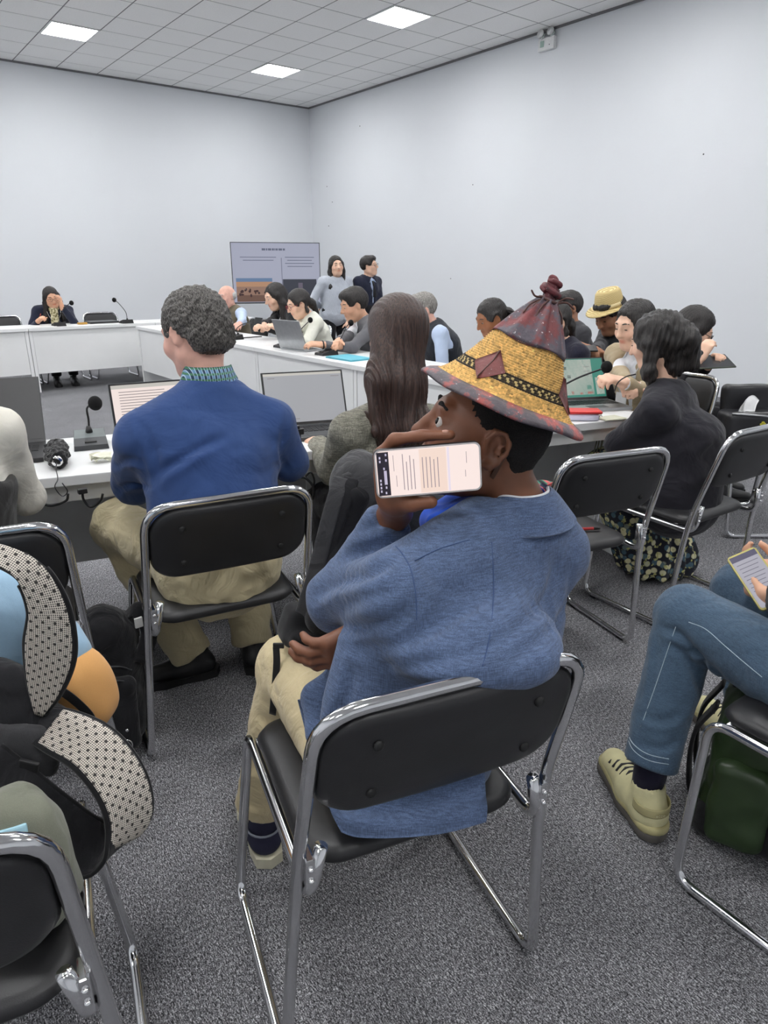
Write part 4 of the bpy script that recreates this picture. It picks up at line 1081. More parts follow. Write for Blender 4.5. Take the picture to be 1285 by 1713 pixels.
for i in range(16):
    u = rr.uniform(.07, .41); v = rr.uniform(.12, .24); hb.ball(((2 * u - 1) * tw_, -.0115, zc + (2 * v - 1) * th_), (rr.uniform(.012, .03), .0012, rr.uniform(.014, .026)), 8, 6)
tag(hb.build('photo_animals', glow('photo_animal', srgb(90, 58, 58), .4), sc_), kind='stuff')
sl(.565, .95, .03, .40, glow('photo_dark', srgb(74, 78, 92), .5), 'slide_photo'); sl(.74, .79, .2, .34, glow('photo_figure', srgb(140, 130, 150), .45), 'photo_figure', .0100)
sl(.555, .562, .03, .75, glow('slide_line', srgb(130, 134, 156), .6), 'divider')
TX = glow('slide_text', srgb(120, 126, 150), .55)
rr = random.Random(5); tb = B(); u = .34
for wl in (.05, .02, .045, .03, .012, .03, .05, .03):
    tb.box(((2 * u + wl - 1) * tw_, -.0095, zc + (2 * .885 - 1) * th_), (wl * tw_ * .8, .0006, .016)); u += wl
for k in range(4):
    for u0, u1 in ((.1, .5), (.6, .93)):
        tb.box(((u0 + u1 - 1) * tw_, -.0095, zc + (2 * (.76 - .05 * k) - 1) * th_), ((u1 - u0) * tw_ * (1 - .15 * (k % 2)), .0006, .005)) if k < 2 or u0 > .5 else None
tag(tb.build('slide_text', TX, sc_), kind='stuff')
B().box((0, .07, .72), (.035, .02, .7)).build('post', BLK, tv)
B().box((0, .1, zc), (.2, .03, .12)).build('wall_mount', BLK, tv)
for s in (-1, 1): B().tube([V(0, .07, .10), V(s * .38, .07, .045), V(s * .38, -.25, .03)], .02, 8).build('foot', BLK, tv)
B().box((0, .08, .05), (.3, .16, .015), bev=.005).build('base', BLK, tv)
# turquoise folder and papers on the side table
fo = thing('folder', 'turquoise folder lying at the near end of the silver laptop\'s table', 'folder', (3.09, 4.40, .751), .05)
B().box((0, 0, .003), (.11, .16, .003), bev=.001).build('cover', plain('turquoise', srgb(96, 190, 210), rough=.4), fo); B().box((.002, .002, .0075), (.105, .155, .0012)).build('sheets', WHT, fo); B().box((0, 0, .0105), (.11, .16, .0012), rotx(.01)).build('cover', MATS['turquoise'], fo)
nb = thing('notebook', 'open notebook with a black cover before the phone reading woman', 'notebook', (3.30, 6.55, .751), .1)
B().box((0, 0, .004), (.11, .15, .004), bev=.002).build('cover', BLK, nb); B().box((0, 0, .010), (.105, .145, .002)).build('pages', WHT, nb)
bl = thing('blue_folder', 'pale blue folder beside the elderly man\'s laptop', 'folder', (3.08, 6.95, .751), .3)
B().box((0, 0, .004), (.1, .14, .004), bev=.001).build('cover', plain('periwinkle', srgb(150, 165, 215), rough=.5), bl); B().box((0, 0, .0095), (.095, .135, .0012)).build('sheets', WHT, bl)
# ================================================================== PEOPLE: the near row
from mathutils.bvhtree import BVHTree
def bvh_of(o):
    me = o.data; return BVHTree.FromPolygons([tuple(v.co) for v in me.vertices], [tuple(p.vertices) for p in me.polygons])
def hit(bvh, x, y, org):
    """where the line of sight through a photo point meets a built surface (local coordinates)"""
    d = at(x, y, 1.) - V(0, 0, CAM_H); r = bvh.ray_cast(Vector(V(0, 0, CAM_H) - org), Vector(nrm(d)))
    return None if r[0] is None else (np.array(r[0]), np.array(r[1]))
def seam(name, o, par, pix, org, mat, r=.0016, off=.0004, n=6):
    bv = bvh_of(o); px = spline([V(a, b, 0) for a, b in pix], n); pts = []
    for p in px:
        h = hit(bv, p[0], p[1], org)
        if h is not None: pts.append(h[0] + h[1] * off)
    if len(pts) > 2:
        pts = [np.mean(pts[max(0, i - 1):i + 2], 0) for i in range(len(pts))]
        return B().tube(pts, r, 6).build(name, mat, par)

def folds(o, lines, org):
    """press creases into a garment: each line = photo points, depth, width"""
    bv = bvh_of(o); n = len(o.data.vertices); v = np.zeros(n * 3); o.data.vertices.foreach_get('co', v); v = v.reshape(-1, 3)
    nn = np.zeros(n * 3); o.data.vertices.foreach_get('normal', nn); nn = nn.reshape(-1, 3); tot = np.zeros(n)
    for pix, dep, wid in lines:
        pts = []
        for p in spline([V(a, b, 0) for a, b in pix], 8):
            h = hit(bv, p[0], p[1], org)
            if h is not None: pts.append(h[0])
        if len(pts) < 3: continue
        m = len(pts); best = np.full(n, 9.); fade = np.zeros(n); side = np.zeros(n)
        for i, p in enumerate(pts):
            d = np.linalg.norm(v - p, axis=1); t = nrm(pts[min(i + 1, m - 1)] - pts[max(i - 1, 0)])
            cl = d < best; best[cl] = d[cl]; fade[cl] = math.sin(math.pi * (i + .6) / (m + .2)) ** .6
            side[cl] = np.einsum('ij,ij->i', np.cross(np.tile(t, (cl.sum(), 1)), nn[cl]), v[cl] - p)
        g = np.exp(-(best / wid) ** 2); r = np.exp(-((best - wid * 1.7) / (wid * .9)) ** 2) * (side > 0)
        tot += fade * dep * (-g + .55 * r)
    v = v + nn * tot[:, None]; o.data.vertices.foreach_set('co', v.ravel()); o.data.update()

# ------------------------------------------------------------------ the man in the woven hat
G = V(HC[0], HC[1], 0)                                   # base: his chair
hero = thing('person', 'man in a blue linen blazer and woven hat holding a phone to his mouth', 'person', G, 0, 'people in the meeting')
X = nrm(V(1., -.06, -.03)); fd = nrm(np.cross(V(0, 0, 1), X))
hs_ = 1.03
Rh = frame(-RGT * math.cos(math.radians(18)) + V(0, 0, 1) * math.sin(math.radians(18)) + FWD * .05, V(0, 0, 1) * 1. + RGT * .38 - FWD * .02)
ear = at(824, 752, 1.105); Hc = ear - Rh @ (V(-.079, -.008, .002) * hs_)
N = at(858, 838, 1.165)
mid = at(806, 950, 1.10)
J = dict(P=V(.715, .845, .545), W=V(.735, .81, .68), C=V(.772, .785, .80), N=N, X=X, Xp=nrm(V(.97, -.2, 0)), SL=mid - X * .175, SR=mid + X * .165, Hc=Hc, Hr=Rh)
J['EL'], J['WL'] = at(570, 1002, 1.19), at(662, 856, 1.135)
J['ER'], J['WR'] = V(1.02, .985, .70), at(628, 1052, 1.105)
J['HL'], J['HR'] = V(.625, .90, .53), V(.80, .86, .53); J['KL'], J['KR'] = V(.685, 1.225, .525), V(1.02, 1.20, .54)
J['AL'], J['AR'] = V(.610, 1.295, .10), V(1.0, 1.235, .10)
SK_H = skin('skin_dark_brown', srgb(126, 82, 60), .42)
pr = body_prims(J, hs_, .0, 1.02, None)
pr = pr[:10 + 4 - 0] if False else pr
# body: torso, limbs, fine head, and both hands by hand
bp = []
for p in body_prims(J, hs_, 0., 1., {'R': {}, 'L': {}}):
    bp.append(p)
nh = 2 * 16                                              # the two generic hands come last; the real ones follow
n_hand = len(hand_prims(V(0, 0, 0), V(0, 1, 0), V(0, 0, -1), 1))
bp = bp[:-2 * n_hand]
# left hand around the phone: fingers over the top edge, thumb under the lower edge
PC = at(716, 786, 1.03); PR_ = nrm(at(804, 777, 1.03) - at(627, 792, 1.025)); PU = nrm(at(712, 745, 1.035) - at(720, 826, 1.03)); PN = np.cross(PR_, PU); PN = PN if PN @ FWD < 0 else -PN; PU = np.cross(PN, PR_) if np.cross(PN, PR_)[2] > 0 else -np.cross(PN, PR_)
PL, PH, PT = .166, .0775, .009
def ph(u, v, w): return PC + PR_ * u + PU * v - PN * w      # w: behind the screen
palm = ph(-.052, -.020, .040)
bp += [cap(J['WL'], ph(-.055, -.052, .045), .027, .028, .02), ell(palm, (.034, .052, .024), np.stack([PR_, nrm(PU + PR_ * .2), np.cross(PR_, nrm(PU + PR_ * .2))], 1), .02)]
for i, (w, L) in enumerate(((.012, .086), (.030, .090), (.047, .082), (.062, .066))):
    k0 = ph(-.070 + .006 * i, .022 - .006 * i, .030 + w * .55); k1 = ph(-.048, .049 - .004 * i, w + .004); k2 = ph(-.048 + L * .5, .052 - .003 * i, w + .001); k3 = ph(-.048 + L, .0495 - .003 * i, w)
    bp += [cap(palm + PU * .02, k0, .016, .0115, .014), cap(k0, k1, .0112, .0105, .008), cap(k1, k2, .0102, .0094, .006), cap(k2, k3, .0094, .0082, .006)]
tb0 = ph(-.052, -.050, .030); tb1 = ph(-.030, -.0555, .012); tb2 = ph(.002, -.053, .004)
bp += [cap(palm - PU * .02, tb0, .019, .016, .016), cap(tb0, tb1, .0155, .0128, .012), cap(tb1, tb2, .0125, .0108, .008)]
# right hand supporting the elbow, fingers hanging down
fR = nrm(at(560, 1088, 1.07) - J['WR']); bp += hand_prims(J['WR'], fR, nrm(FWD * 1. + V(0, 0, .3) - RGT * .4), 1, [34, 30, 30, 34], 1.02, thumb=(.9, .5, .15))
bp += [cap(J['ER'], J['WR'], .038, .026, .02)]
def hero_col(v):
    o = skin_col(Hc, Rh, hs_, (.86, .72, .74))(v)
    q = (v - Hc) @ Rh / hs_
    m = np.exp(-((q[:, 2] - .0) / .09) ** 4) * (q[:, 1] > -.0) * .12
    return o * (1 + m[:, None] * V(.6, .35, .25))
for x in (-1, 1):
    ec = lambda y, z, xo=.0: Hc + Rh @ (V(x * (.082 + xo), -.010 + y, .002 + z) * hs_)
    out = [(.014, -.004), (.017, .014), (.008, .030), (-.008, .031), (-.020, .018), (-.020, .0), (-.012, -.016), (-.002, -.028), (.008, -.026)]
    for (a1, b1), (a2, b2) in zip(out, out[1:]): bp.append(cap(ec(a1, b1, .004), ec(a2, b2, .004), .0042 if b1 > -.014 else .0065, None, .004))
    bp += [ell(ec(-.002, .006, .012), V(.007, .010, .017) * hs_, Rh, .004, -1), cap(ec(-.010, .012, .002), ec(-.006, -.008, .003), .0032, .003, .003), ell(ec(.012, -.004, .004), V(.004, .005, .006) * hs_, Rh, .003)]
    bp += [cap(Hc + Rh @ (V(x * .018, .0865, .0165) * hs_), Hc + Rh @ (V(x * .047, .0745, .0155) * hs_), .0050, .0045, .005), cap(Hc + Rh @ (V(x * .020, .0845, .0) * hs_), Hc + Rh @ (V(x * .045, .076, .003) * hs_), .0045, .004, .006)]
sdf('body', bp, .0043, SK_H, hero, it=1, col=hero_col, org=G)
# nails on the visible fingertips
NAIL = plain('finger_nail', srgb(196, 150, 132), rough=.3)
B().ball(ph(-.048 + .079, .0555, .0100) - G, V(.0065, .0035, .0045), 10, 7, np.stack([PR_, PU, PN], 1)).build('fingernail', NAIL, hero)
# fine eye detail
H_FADE = hair('hair_fade_black', srgb(14, 12, 12), srgb(34, 29, 27), rough=.8, sc=(500, 500, 500))
for x in (-1, 1):
    e_ = B().ball(Hc + Rh @ (V(x * .0355, .0785, .0090) * hs_) - G, .0118 * hs_, 18, 12).build('eye', EYE, hero)
    B().ball(Hc + Rh @ (V(x * .0385, .0875, .0100) * hs_) - G, V(.0058, .0036, .0060) * hs_, 12, 8, Rh).build('iris', IRIS, e_)
    B().tube([Hc + Rh @ (V(x * a_, b_, z_) * hs_) - G for a_, b_, z_ in ((.016, .0905, .0345), (.03, .0905, .0385), (.049, .0795, .034))], [.0036, .0042, .0024], 8).build('eyebrow', H_FADE, hero)
def hp(x, y, z): return Hc + Rh @ (V(x, y, z) * hs_)
hr = [ell(hp(0, -.014, .030), V(.0765, .0945, .086) * hs_, Rh, .02), ell(hp(0, -.040, -.035), V(.058, .052, .055) * hs_, Rh, .03),
      ell(hp(0, .092, -.02), V(.085, .078, .12) * hs_, Rh, .008, -1), rbx(hp(0, .03, -.085), V(.12, .075, .075) * hs_, Rh, .03, .02, -1), rbx(hp(0, 0, -.125), V(.12, .16, .05) * hs_, Rh, .01, .02, -1)] + [ell(hp(x * .095, .002, -.008), V(.03, .026, .040) * hs_, Rh, .008, -1) for x in (-1, 1)]
sdf('hair', hr, .005, H_FADE, hero, disp=lambda v, n: wob(v, 300, .0006), org=G)
# trousers
BEIGE = fabric('beige_twill', srgb(206, 190, 152), var=.07, wr=.6, wscale=14)
lp = leg_prims(J, .012, .012, .96)
for f_ in (.25, .4, .58, .72, .86):
    q = J['KL'] + (J['AL'] - J['KL']) * f_; lp.append(cap(q - RGT * .09 - FWD * .06 + V(0, 0, .02), q + RGT * .07 - FWD * .075 - V(0, 0, .02 * (1 if f_ < .6 else -1)), .007, .004, .018, -1))
sdf('trousers', lp, .0075, BEIGE, hero, disp=lambda v, n: wob(v, 30, .0028) + wob(v, 70, .001), org=G)
# socks and shoes
SOCK = fabric('grey_sock', srgb(110, 112, 118)); NAVYS = plain('navy_knit', srgb(38, 38, 62), rough=.8, bump=.5, bscale=600); SOLEW = plain('off_white_rubber', srgb(222, 216, 190), rough=.6)
for k, td in (('L', V(.28, 1, 0)), ('R', V(.3, 1, 0))):
    a = J['A' + k]
    sdf('sock', [cap(a + V(0, 0, -.02), a + V(0, 0, .09), .041, .045, .01)], .006, SOCK, hero, org=G)
    sh = shoe(hero, a, td, NAVYS, SOLEW, .28, G, vox=.005)
    tdn = nrm(td); c = V(a[0], a[1], 0); Rr = frame(tdn, V(0, 0, 1))
    B().tube([c + Rr @ V(.043 * math.cos(t_) , -.035 + .043 * math.sin(t_), .088) - G for t_ in np.linspace(math.pi, 2 * math.pi, 12)], .003, 6).build('heel_trim', plain('grey_trim', srgb(130, 134, 146)), sh)
# blazer
LINEN = fabric('blue_linen', srgb(84, 100, 130), var=.12, weave=700, cross=.22, wr=.35, wscale=10)
jp = []
mid2 = (J['SL'] + J['SR']) / 2
back = -fd
Pj = J['P'] + V(.0, -.03, 0)
jp += [sec(Pj + V(.01, .01, .0), (.170, .130), J['W'] + V(.015, 0, 0), (.168, .138), J['Xp'], .05), sec(J['W'] + V(.015, 0, 0), (.168, .138), J['C'], (.185, .125), nrm(J['Xp'] + X), .05), sec(J['C'], (.185, .125), mid2, (.165, .085), X, .05)]
jp += [ell(J['C'] + back * .045 + X * .04 + V(0, 0, .0), (.155, .095, .13), np.stack([X, fd, V(0, 0, 1)], 1), .06)]
for k, sg in (('R', 1), ('L', -1)):
    jp += [cap(mid2 + (N - mid2) * .70, J['S' + k], .050, .060, .06)]
jp += [cap(J['SL'], J['EL'], .066, .056, .03), cap(J['EL'], J['WL'], .056, .042, .022), cap(J['SR'], J['ER'], .070, .056, .05), cap(J['ER'], J['WR'], .054, .043, .02)]
jp += [ell(at(790, 1098, .93), (.125, .065, .046), frame(FWD, V(0, 0, 1)) @ roty(.10), .05), ell(at(838, 1070, .97), (.095, .06, .06), frame(FWD, V(0, 0, 1)) @ roty(.15), .05)]
jp += [ell(N - V(0, 0, .055), (.105, .09, .055), None, .04)]
jp += [ell(J['EL'] + V(-.005, .0, -.005), (.058, .058, .06), None, .02)]
# front panel draped over the left thigh
jp += [sec(at(650, 1050, 1.06), (.045, .035), at(606, 1112, 1.09), (.040, .028), RGT, .03), sec(at(606, 1112, 1.09), (.04, .028), at(548, 1172, 1.09), (.048, .026), RGT, .03), sec(at(548, 1172, 1.09), (.048, .026), at(548, 1228, 1.04), (.04, .022), RGT, .03), sec(at(620, 1100, 1.03), (.06, .04), at(590, 1210, 1.0), (.06, .03), RGT, .04)]
clip_end(jp, J['EL'], J['WL'], .92, .05)
# folds: sleeve creases at the elbow, back tension lines, waist roll
jp.append(rbx(V(.70, .90, .36), (.5, .5, .115), None, .01, .01, -1))
d_ = nrm(Hc - N)
jp.append(cap(N + V(0, 0, .005) - d_ * .0, N + d_ * .12, .057, .085, .012, -1))
jk = sdf('blazer', jp, .0062, LINEN, hero, it=2, disp=lambda v, n: wob(v, 16, .0030, .4) + wob(v, 34, .0014, 2.), org=G)
# tail spread over the seat and hanging behind it
def sheet(name, grid, th, mat, par, org, sub=4):
    g = np.array(grid, float); n, m = g.shape[:2]
    rows = [spline(list(r), sub) for r in g]; cols = [spline(list(c), sub) for c in np.transpose(np.array(rows), (1, 0, 2))]
    A = np.transpose(np.array(cols), (1, 0, 2)); n, m = A.shape[:2]
    du = np.gradient(A, axis=0); dv = np.gradient(A, axis=1); nn = np.cross(du, dv); nn /= np.linalg.norm(nn, axis=2)[..., None] + 1e-9
    top, bot = A + nn * th / 2, A - nn * th / 2; vs = np.concatenate([top.reshape(-1, 3), bot.reshape(-1, 3)]) - org; o = n * m; f = []
    for i in range(n - 1):
        for j in range(m - 1):
            a, b, c, d = i * m + j, i * m + j + 1, (i + 1) * m + j + 1, (i + 1) * m + j; f += [(a, d, c, b), (o + a, o + b, o + c, o + d)]
    for i in range(n - 1):
        for j in (0, m - 1):
            a, b = i * m + j, (i + 1) * m + j; f.append((a, o + a, o + b, b) if j else (a, b, o + b, o + a))
    for j in range(m - 1):
        for i in (0, n - 1):
            a, b = i * m + j, i * m + j + 1; f.append((a, b, o + b, o + a) if i else (a, o + a, o + b, b))
    return B().add(vs, f, True).build(name, mat, par)
sheet('blazer_tail', [[at(500, 1170, 1.12), at(575, 1190, 1.02), at(660, 1190, .99), at(740, 1190, .99), at(800, 1185, 1.02)],
                      [at(522, 1258, 1.06), at(570, 1275, .995), at(650, 1280, .97), at(735, 1275, .97), at(808, 1262, .985)],
                      [at(540, 1330, .985), at(580, 1345, .955), at(655, 1348, .938), at(735, 1340, .94), at(812, 1325, .955)],
                      [at(552, 1352, .945), at(590, 1372, .918), at(660, 1376, .912), at(738, 1368, .916), at(815, 1348, .93)],
                      [at(572, 1392, .918), at(600, 1399, .910), at(662, 1400, .905), at(740, 1393, .909), at(813, 1374, .92)]], .006, LINEN, hero, G)
# collar
up = nrm(N - mid2 + V(0, 0, .05))
cp = [N + at(0, 0, 1) * 0]
def ring(a, r1, r2, h): return N + (RGT * math.cos(a) * r1 + FWD * math.sin(a) * r2) + V(0, 0, h)
def ea(a): return RGT * math.cos(math.radians(a)) - FWD * math.sin(math.radians(a))
AA = (205, 180, 150, 120, 90, 60, 30, 0, -30)
nb_ = N + V(.004, .0, .0)
cl_in = [nb_ + ea(a) * (.060 + .02 * max(0, (a - 150) / 55)) + V(0, 0, .022 - .055 * max(0, (a - 120) / 85) ** 1.2) for a in AA]
cmid = [nb_ + ea(a) * (.074 + .025 * max(0, (a - 150) / 55)) + V(0, 0, .012 - .065 * max(0, (a - 120) / 85) ** 1.2) for a in AA]
cl_out = [nb_ + ea(a) * (.108 + .02 * max(0, (a - 150) / 55)) + V(0, 0, -.030 - .055 * max(0, (a - 120) / 85) ** 1.2) for a in AA]
sheet('collar', [cl_in, cmid, cl_out], .007, LINEN, hero, G, 5)
folds(jk, [([(525, 1000), (565, 975), (620, 958), (660, 935)], .010, .014), ([(548, 935), (595, 926), (645, 905)], .008, .013), ([(578, 893), (620, 882), (652, 868)], .006, .011), ([(540, 1050), (600, 1050), (655, 1040), (692, 1008)], .008, .011),
           ([(600, 1088), (680, 1072), (760, 1030), (830, 985)], .008, .014), ([(640, 1110), (720, 1108), (800, 1090)], .008, .012), ([(930, 925), (918, 990), (870, 1050), (800, 1090)], .007, .014), ([(955, 960), (945, 1020), (905, 1070), (850, 1105)], .007, .012), ([(700, 930), (740, 990), (735, 1050)], .004, .014),
           ([(590, 1120), (580, 1170), (560, 1215)], .007, .012), ([(560, 1020), (610, 1000), (650, 990)], .005, .013)], G)
THREAD = plain('dark_blue_thread', srgb(62, 82, 120), rough=.9)
seam('shoulder_seam', jk, hero, [(652, 905), (672, 925), (688, 955), (696, 1000), (697, 1040)], G, THREAD, .0011, .0)
seam('shoulder_seam', jk, hero, [(690, 940), (735, 918), (790, 902)], G, THREAD, .0011, .0)
seam('back_seam', jk, hero, [(822, 900), (826, 980), (820, 1060), (806, 1120)], G, THREAD, .0011, .0)
# blue polo collar, white inner collar, beaded cord
ROYAL = fabric('royal_blue_knit', srgb(28, 78, 190), wr=.3)
sdf('polo_collar', [cap(at(728, 876, 1.14), at(790, 850, 1.13), .018, .020, .02), cap(at(735, 868, 1.17), at(795, 842, 1.16), .02, .022, .02), cap(at(728, 872, 1.2), at(760, 850, 1.24), .03, .03, .03)], .005, ROYAL, hero, org=G)
B().tube([p + V(0, 0, .003) - G for p in spline([nb_ + (a_ - nb_) * .97 for a_ in cl_in[2:8]], 6)], .0028, 8).build('white_collar', WHTS, hero)
B().tube([p - G for p in spline([at(884, 828, 1.14), at(898, 818, 1.16), at(908, 826, 1.18), at(902, 838, 1.17)], 6)], .006, 8).build('beaded_cord', plain('blue_beads', srgb(60, 90, 200), rough=.3, bump=.8, bscale=300), hero)
STRAP = plain('brown_strap', srgb(92, 62, 46), rough=.6)
B().tube([p - G for p in spline([at(868, 728, 1.13), at(852, 748, 1.112), at(836, 775, 1.105), at(818, 806, 1.12), at(795, 825, 1.15)], 6)], .003, 8, flat=(.009, .002, -FWD)).build('chin_strap', STRAP, hero)

# ------------------------------------------------------------------ phone at his mouth
phn = thing('smartphone', 'smartphone with a bright document on screen held at the hatted man\'s mouth', 'phone', PC)
Rp = np.stack([PR_, -PN, PU], 1); phn.rotation_euler = euler_of(Rp)
def rrect(w, h, r, y, th, n=6):
    out = []
    for (sx, sz, a0) in ((1, 1, 0), (-1, 1, 90), (-1, -1, 180), (1, -1, 270)):
        for k in range(n):
            a = math.radians(a0 + 90 * k / (n - 1)); out.append((sx * (w / 2 - r) + r * math.cos(a), sz * (h / 2 - r) + r * math.sin(a)))
    N_ = len(out); b = B(); b.add([(x, y, z) for x, z in out] + [(x, y + th, z) for x, z in out], [tuple(range(N_)), tuple(range(N_, 2 * N_))[::-1]] + [(i, N_ + i, N_ + (i + 1) % N_, (i + 1) % N_) for i in range(N_)], False)
    return b
rrect(PL, PH, .010, -.0036, PT).build('case', BLK, phn); rrect(PL - .001, PH - .001, .0098, -.0042, .0012).build('rim', plain('pale_rim', srgb(214, 208, 206), rough=.25, metal=.4), phn)
sc_ = rrect(PL - .006, PH - .006, .008, -.0047, .0005).build('screen', glow('phone_pink', srgb(255, 236, 230), .96), phn)
def pp_(u0, u1, v0, v1, mat, name, dy=.0051): return B().box(((u0 + u1 - 1) * (PL / 2 - .003), -dy, (v0 + v1 - 1) * (PH / 2 - .003)), ((u1 - u0) * (PL / 2 - .003), .0002, (v1 - v0) * (PH / 2 - .003))).build(name, mat, sc_)
pp_(.01, .125, .02, .98, glow('phone_dark', srgb(38, 26, 48), .5), 'header_bar'); pp_(.42, .68, .02, .98, glow('phone_peach', srgb(252, 226, 212), .93), 'highlight_block')
pp_(.69, .71, .02, .98, glow('phone_lilac', srgb(238, 226, 240), .95), 'divider')
tl = B(); rr = random.Random(2)
def tline(u, v0, v1, w=.0006): tl.box(((2 * u - 1) * (PL / 2 - .003), -.0054, (v0 + v1 - 1) * (PH / 2 - .003)), (w, .0002, (v1 - v0) * (PH / 2 - .003)))
for u in (.26, .295, .33, .365): tline(u, .1 + .02 * rr.random(), .72 + .2 * rr.random())
for u in (.45, .487, .524, .56, .597): tline(u, .12, .72 + .14 * rr.random())
for u, a, b_ in ((.19, .2, .45), (.17, .55, .9), (.86, .3, .45), (.875, .6, .85)): tline(u, a, b_, .0004)
tag(tl.build('screen_text', glow('phone_text', srgb(176, 158, 170), .7), sc_), kind='stuff')
ti = B()
for u, v in ((.035, .12), (.035, .2), (.035, .28), (.035, .36), (.04, .78), (.04, .86), (.08, .08), (.085, .2), (.1, .92), (.1, .8), (.075, .62)): ti.box(((2 * u - 1) * (PL / 2 - .003), -.0054, (2 * v - 1) * (PH / 2 - .003)), (.0012, .0002, .0018))
ti.box(((2 * .085 - 1) * (PL / 2 - .003), -.0054, (2 * .42 - 1) * (PH / 2 - .003)), (.0022, .0002, .011)); tag(ti.build('screen_icons', glow('phone_icon', srgb(214, 206, 232), .8), sc_), kind='stuff')
# ------------------------------------------------------------------ the woven hat
bc = at(842, 668, 1.175)
ax_i = nrm(at(916, 496, 1.20) - bc); ax_i = nrm(ax_i - FWD * .10)
hat = thing('woven_hat', 'conical woven straw hat with worn red leather tip and rim on the seated man', 'hat', bc)
fr_ = -FWD - ax_i * (-FWD @ ax_i); Rw = np.stack([nrm(np.cross(nrm(fr_), ax_i)), nrm(fr_), ax_i], 1)   # local y points at the viewer
hat.rotation_euler = euler_of(Rw)
def hat_r(t):      # profile of the straw cone, t 0 at the rim .. 1 under the leather tip
    return (.128 - .068 * t ** .82, .004 + .098 * t ** 1.25)
NR, NS = 30, 130
vs = []; cs = []; rr = np.random.RandomState(3)
tone = 1 + .20 * rr.randn(NR * 2 + 2, NS)
M = 4; K = 4
rows = NR * M; colsN = NS * K
for i in range(rows + 1):
    t = i / rows; r0, z0 = hat_r(t); r1, z1 = hat_r(min(1, t + .01)); n2 = nrm(V(z1 - z0, 0, -(r1 - r0))) if i < rows else n2
    row = min(int(t * NR), NR - 1); fr = t * NR - row
    for j in range(colsN):
        st = (j // K + (row % 2) * .5); a = 2 * math.pi * j / colsN
        ph_ = (j / K + (row % 2) * .5) % 1.0
        hgt = .0030 * math.sin(math.pi * min(max(fr, 0), 1)) ** .6 * (.45 + .55 * math.sin(math.pi * ph_) ** .7)
        rad = r0 + n2[0] * hgt; zz = z0 + n2[2] * hgt
        vs.append((rad * math.cos(a), rad * math.sin(a), zz))
        base = V(*srgb(218, 176, 106)) * tone[row, int(j / K) % NS]
        if 10 <= row <= 14:
            chk = (int(j / K + (row % 2) * .5) // 1 + row) % 3
            if row in (10, 14) or chk == 0: base = V(*srgb(52, 44, 34))
            elif chk == 1: base = V(*srgb(70, 58, 40))
            else: base = V(*srgb(214, 190, 130))
        gap = .45 + .55 * min(1, 2.4 * math.sin(math.pi * min(max(fr, 0), 1)))
        cs.append(np.clip(base, .01, .95))
vs = np.array(vs); q = []
idx = np.arange((rows + 1) * colsN).reshape(rows + 1, colsN)
qq = np.stack([idx[:-1], np.roll(idx[:-1], -1, 1), np.roll(idx[1:], -1, 1), idx[1:]], -1).reshape(-1, 4)
STRAWV = vcol('straw_weave', rough=.6, bump=.15, bscale=900, var=.18, vscale=260)
link('straw_cone', mesh_np('straw_cone', vs, quads=qq, col=np.array(cs)), STRAWV, hat)
# painted leather: red worn to grey
def leather_mat(name, sc=26., lo=.47, hi=.56, red=srgb(122, 50, 52), grey=srgb(78, 74, 82)):
    m, nt, b = _new(name); v = _coord(nt)
    n = _n(nt, 'ShaderNodeTexNoise', Scale=sc, Detail=6.0, Roughness=.65); nt.links.new(v, n.inputs['Vector'])
    n2 = _n(nt, 'ShaderNodeTexNoise', Scale=sc * 7, Detail=4.0); nt.links.new(v, n2.inputs['Vector'])
    c = _ramp(nt, n.outputs['Fac'], [(.3, tuple(x * .5 for x in grey)), (lo, grey), (hi, red), (.75, tuple(min(1, x * 1.5) for x in red))])
    s2 = _ramp(nt, n2.outputs['Fac'], [(.66, (0, 0, 0)), (.74, (.5, .48, .48))])
    nt.links.new(_mix(nt, c, s2, 1.0, 'ADD'), b.inputs['Base Color']); b.inputs['Roughness'].default_value = .5
    _bump(nt, b, n2.outputs['Fac'], .35, .003); return m
RIM = leather_mat('rim_leather', 22., .50, .58, srgb(168, 84, 78), srgb(92, 84, 90)); TIP = leather_mat('tip_leather', 24., .46, .56, srgb(116, 52, 54), srgb(86, 78, 88))
rimp = [(.126, .0035), (.127, .0085), (.138, .004), (.1475, -.003), (.150, -.007), (.149, -.0105), (.142, -.008), (.124, -.002)]
vsr = []; n_ = 96
for (r_, z_) in rimp + [rimp[0]]:
    for k in range(n_):
        a = 2 * math.pi * k / n_; w = .0022 * math.sin(3 * a + 1) + .0014 * math.sin(7 * a); vsr.append((r_ * math.cos(a), r_ * math.sin(a), z_ + w * (r_ - .12) / .03))
B().add(vsr, [(i * n_ + k, i * n_ + (k + 1) % n_, (i + 1) * n_ + (k + 1) % n_, (i + 1) * n_ + k) for i in range(len(rimp)) for k in range(n_)]).build('rim_band', RIM, hat)
# inside lining
B().lathe([(.122, -.001), (.095, .035), (.060, .085), (.02, .10)], 40, cap=False).build('lining', plain('dark_lining', srgb(60, 46, 34), rough=.9), hat)
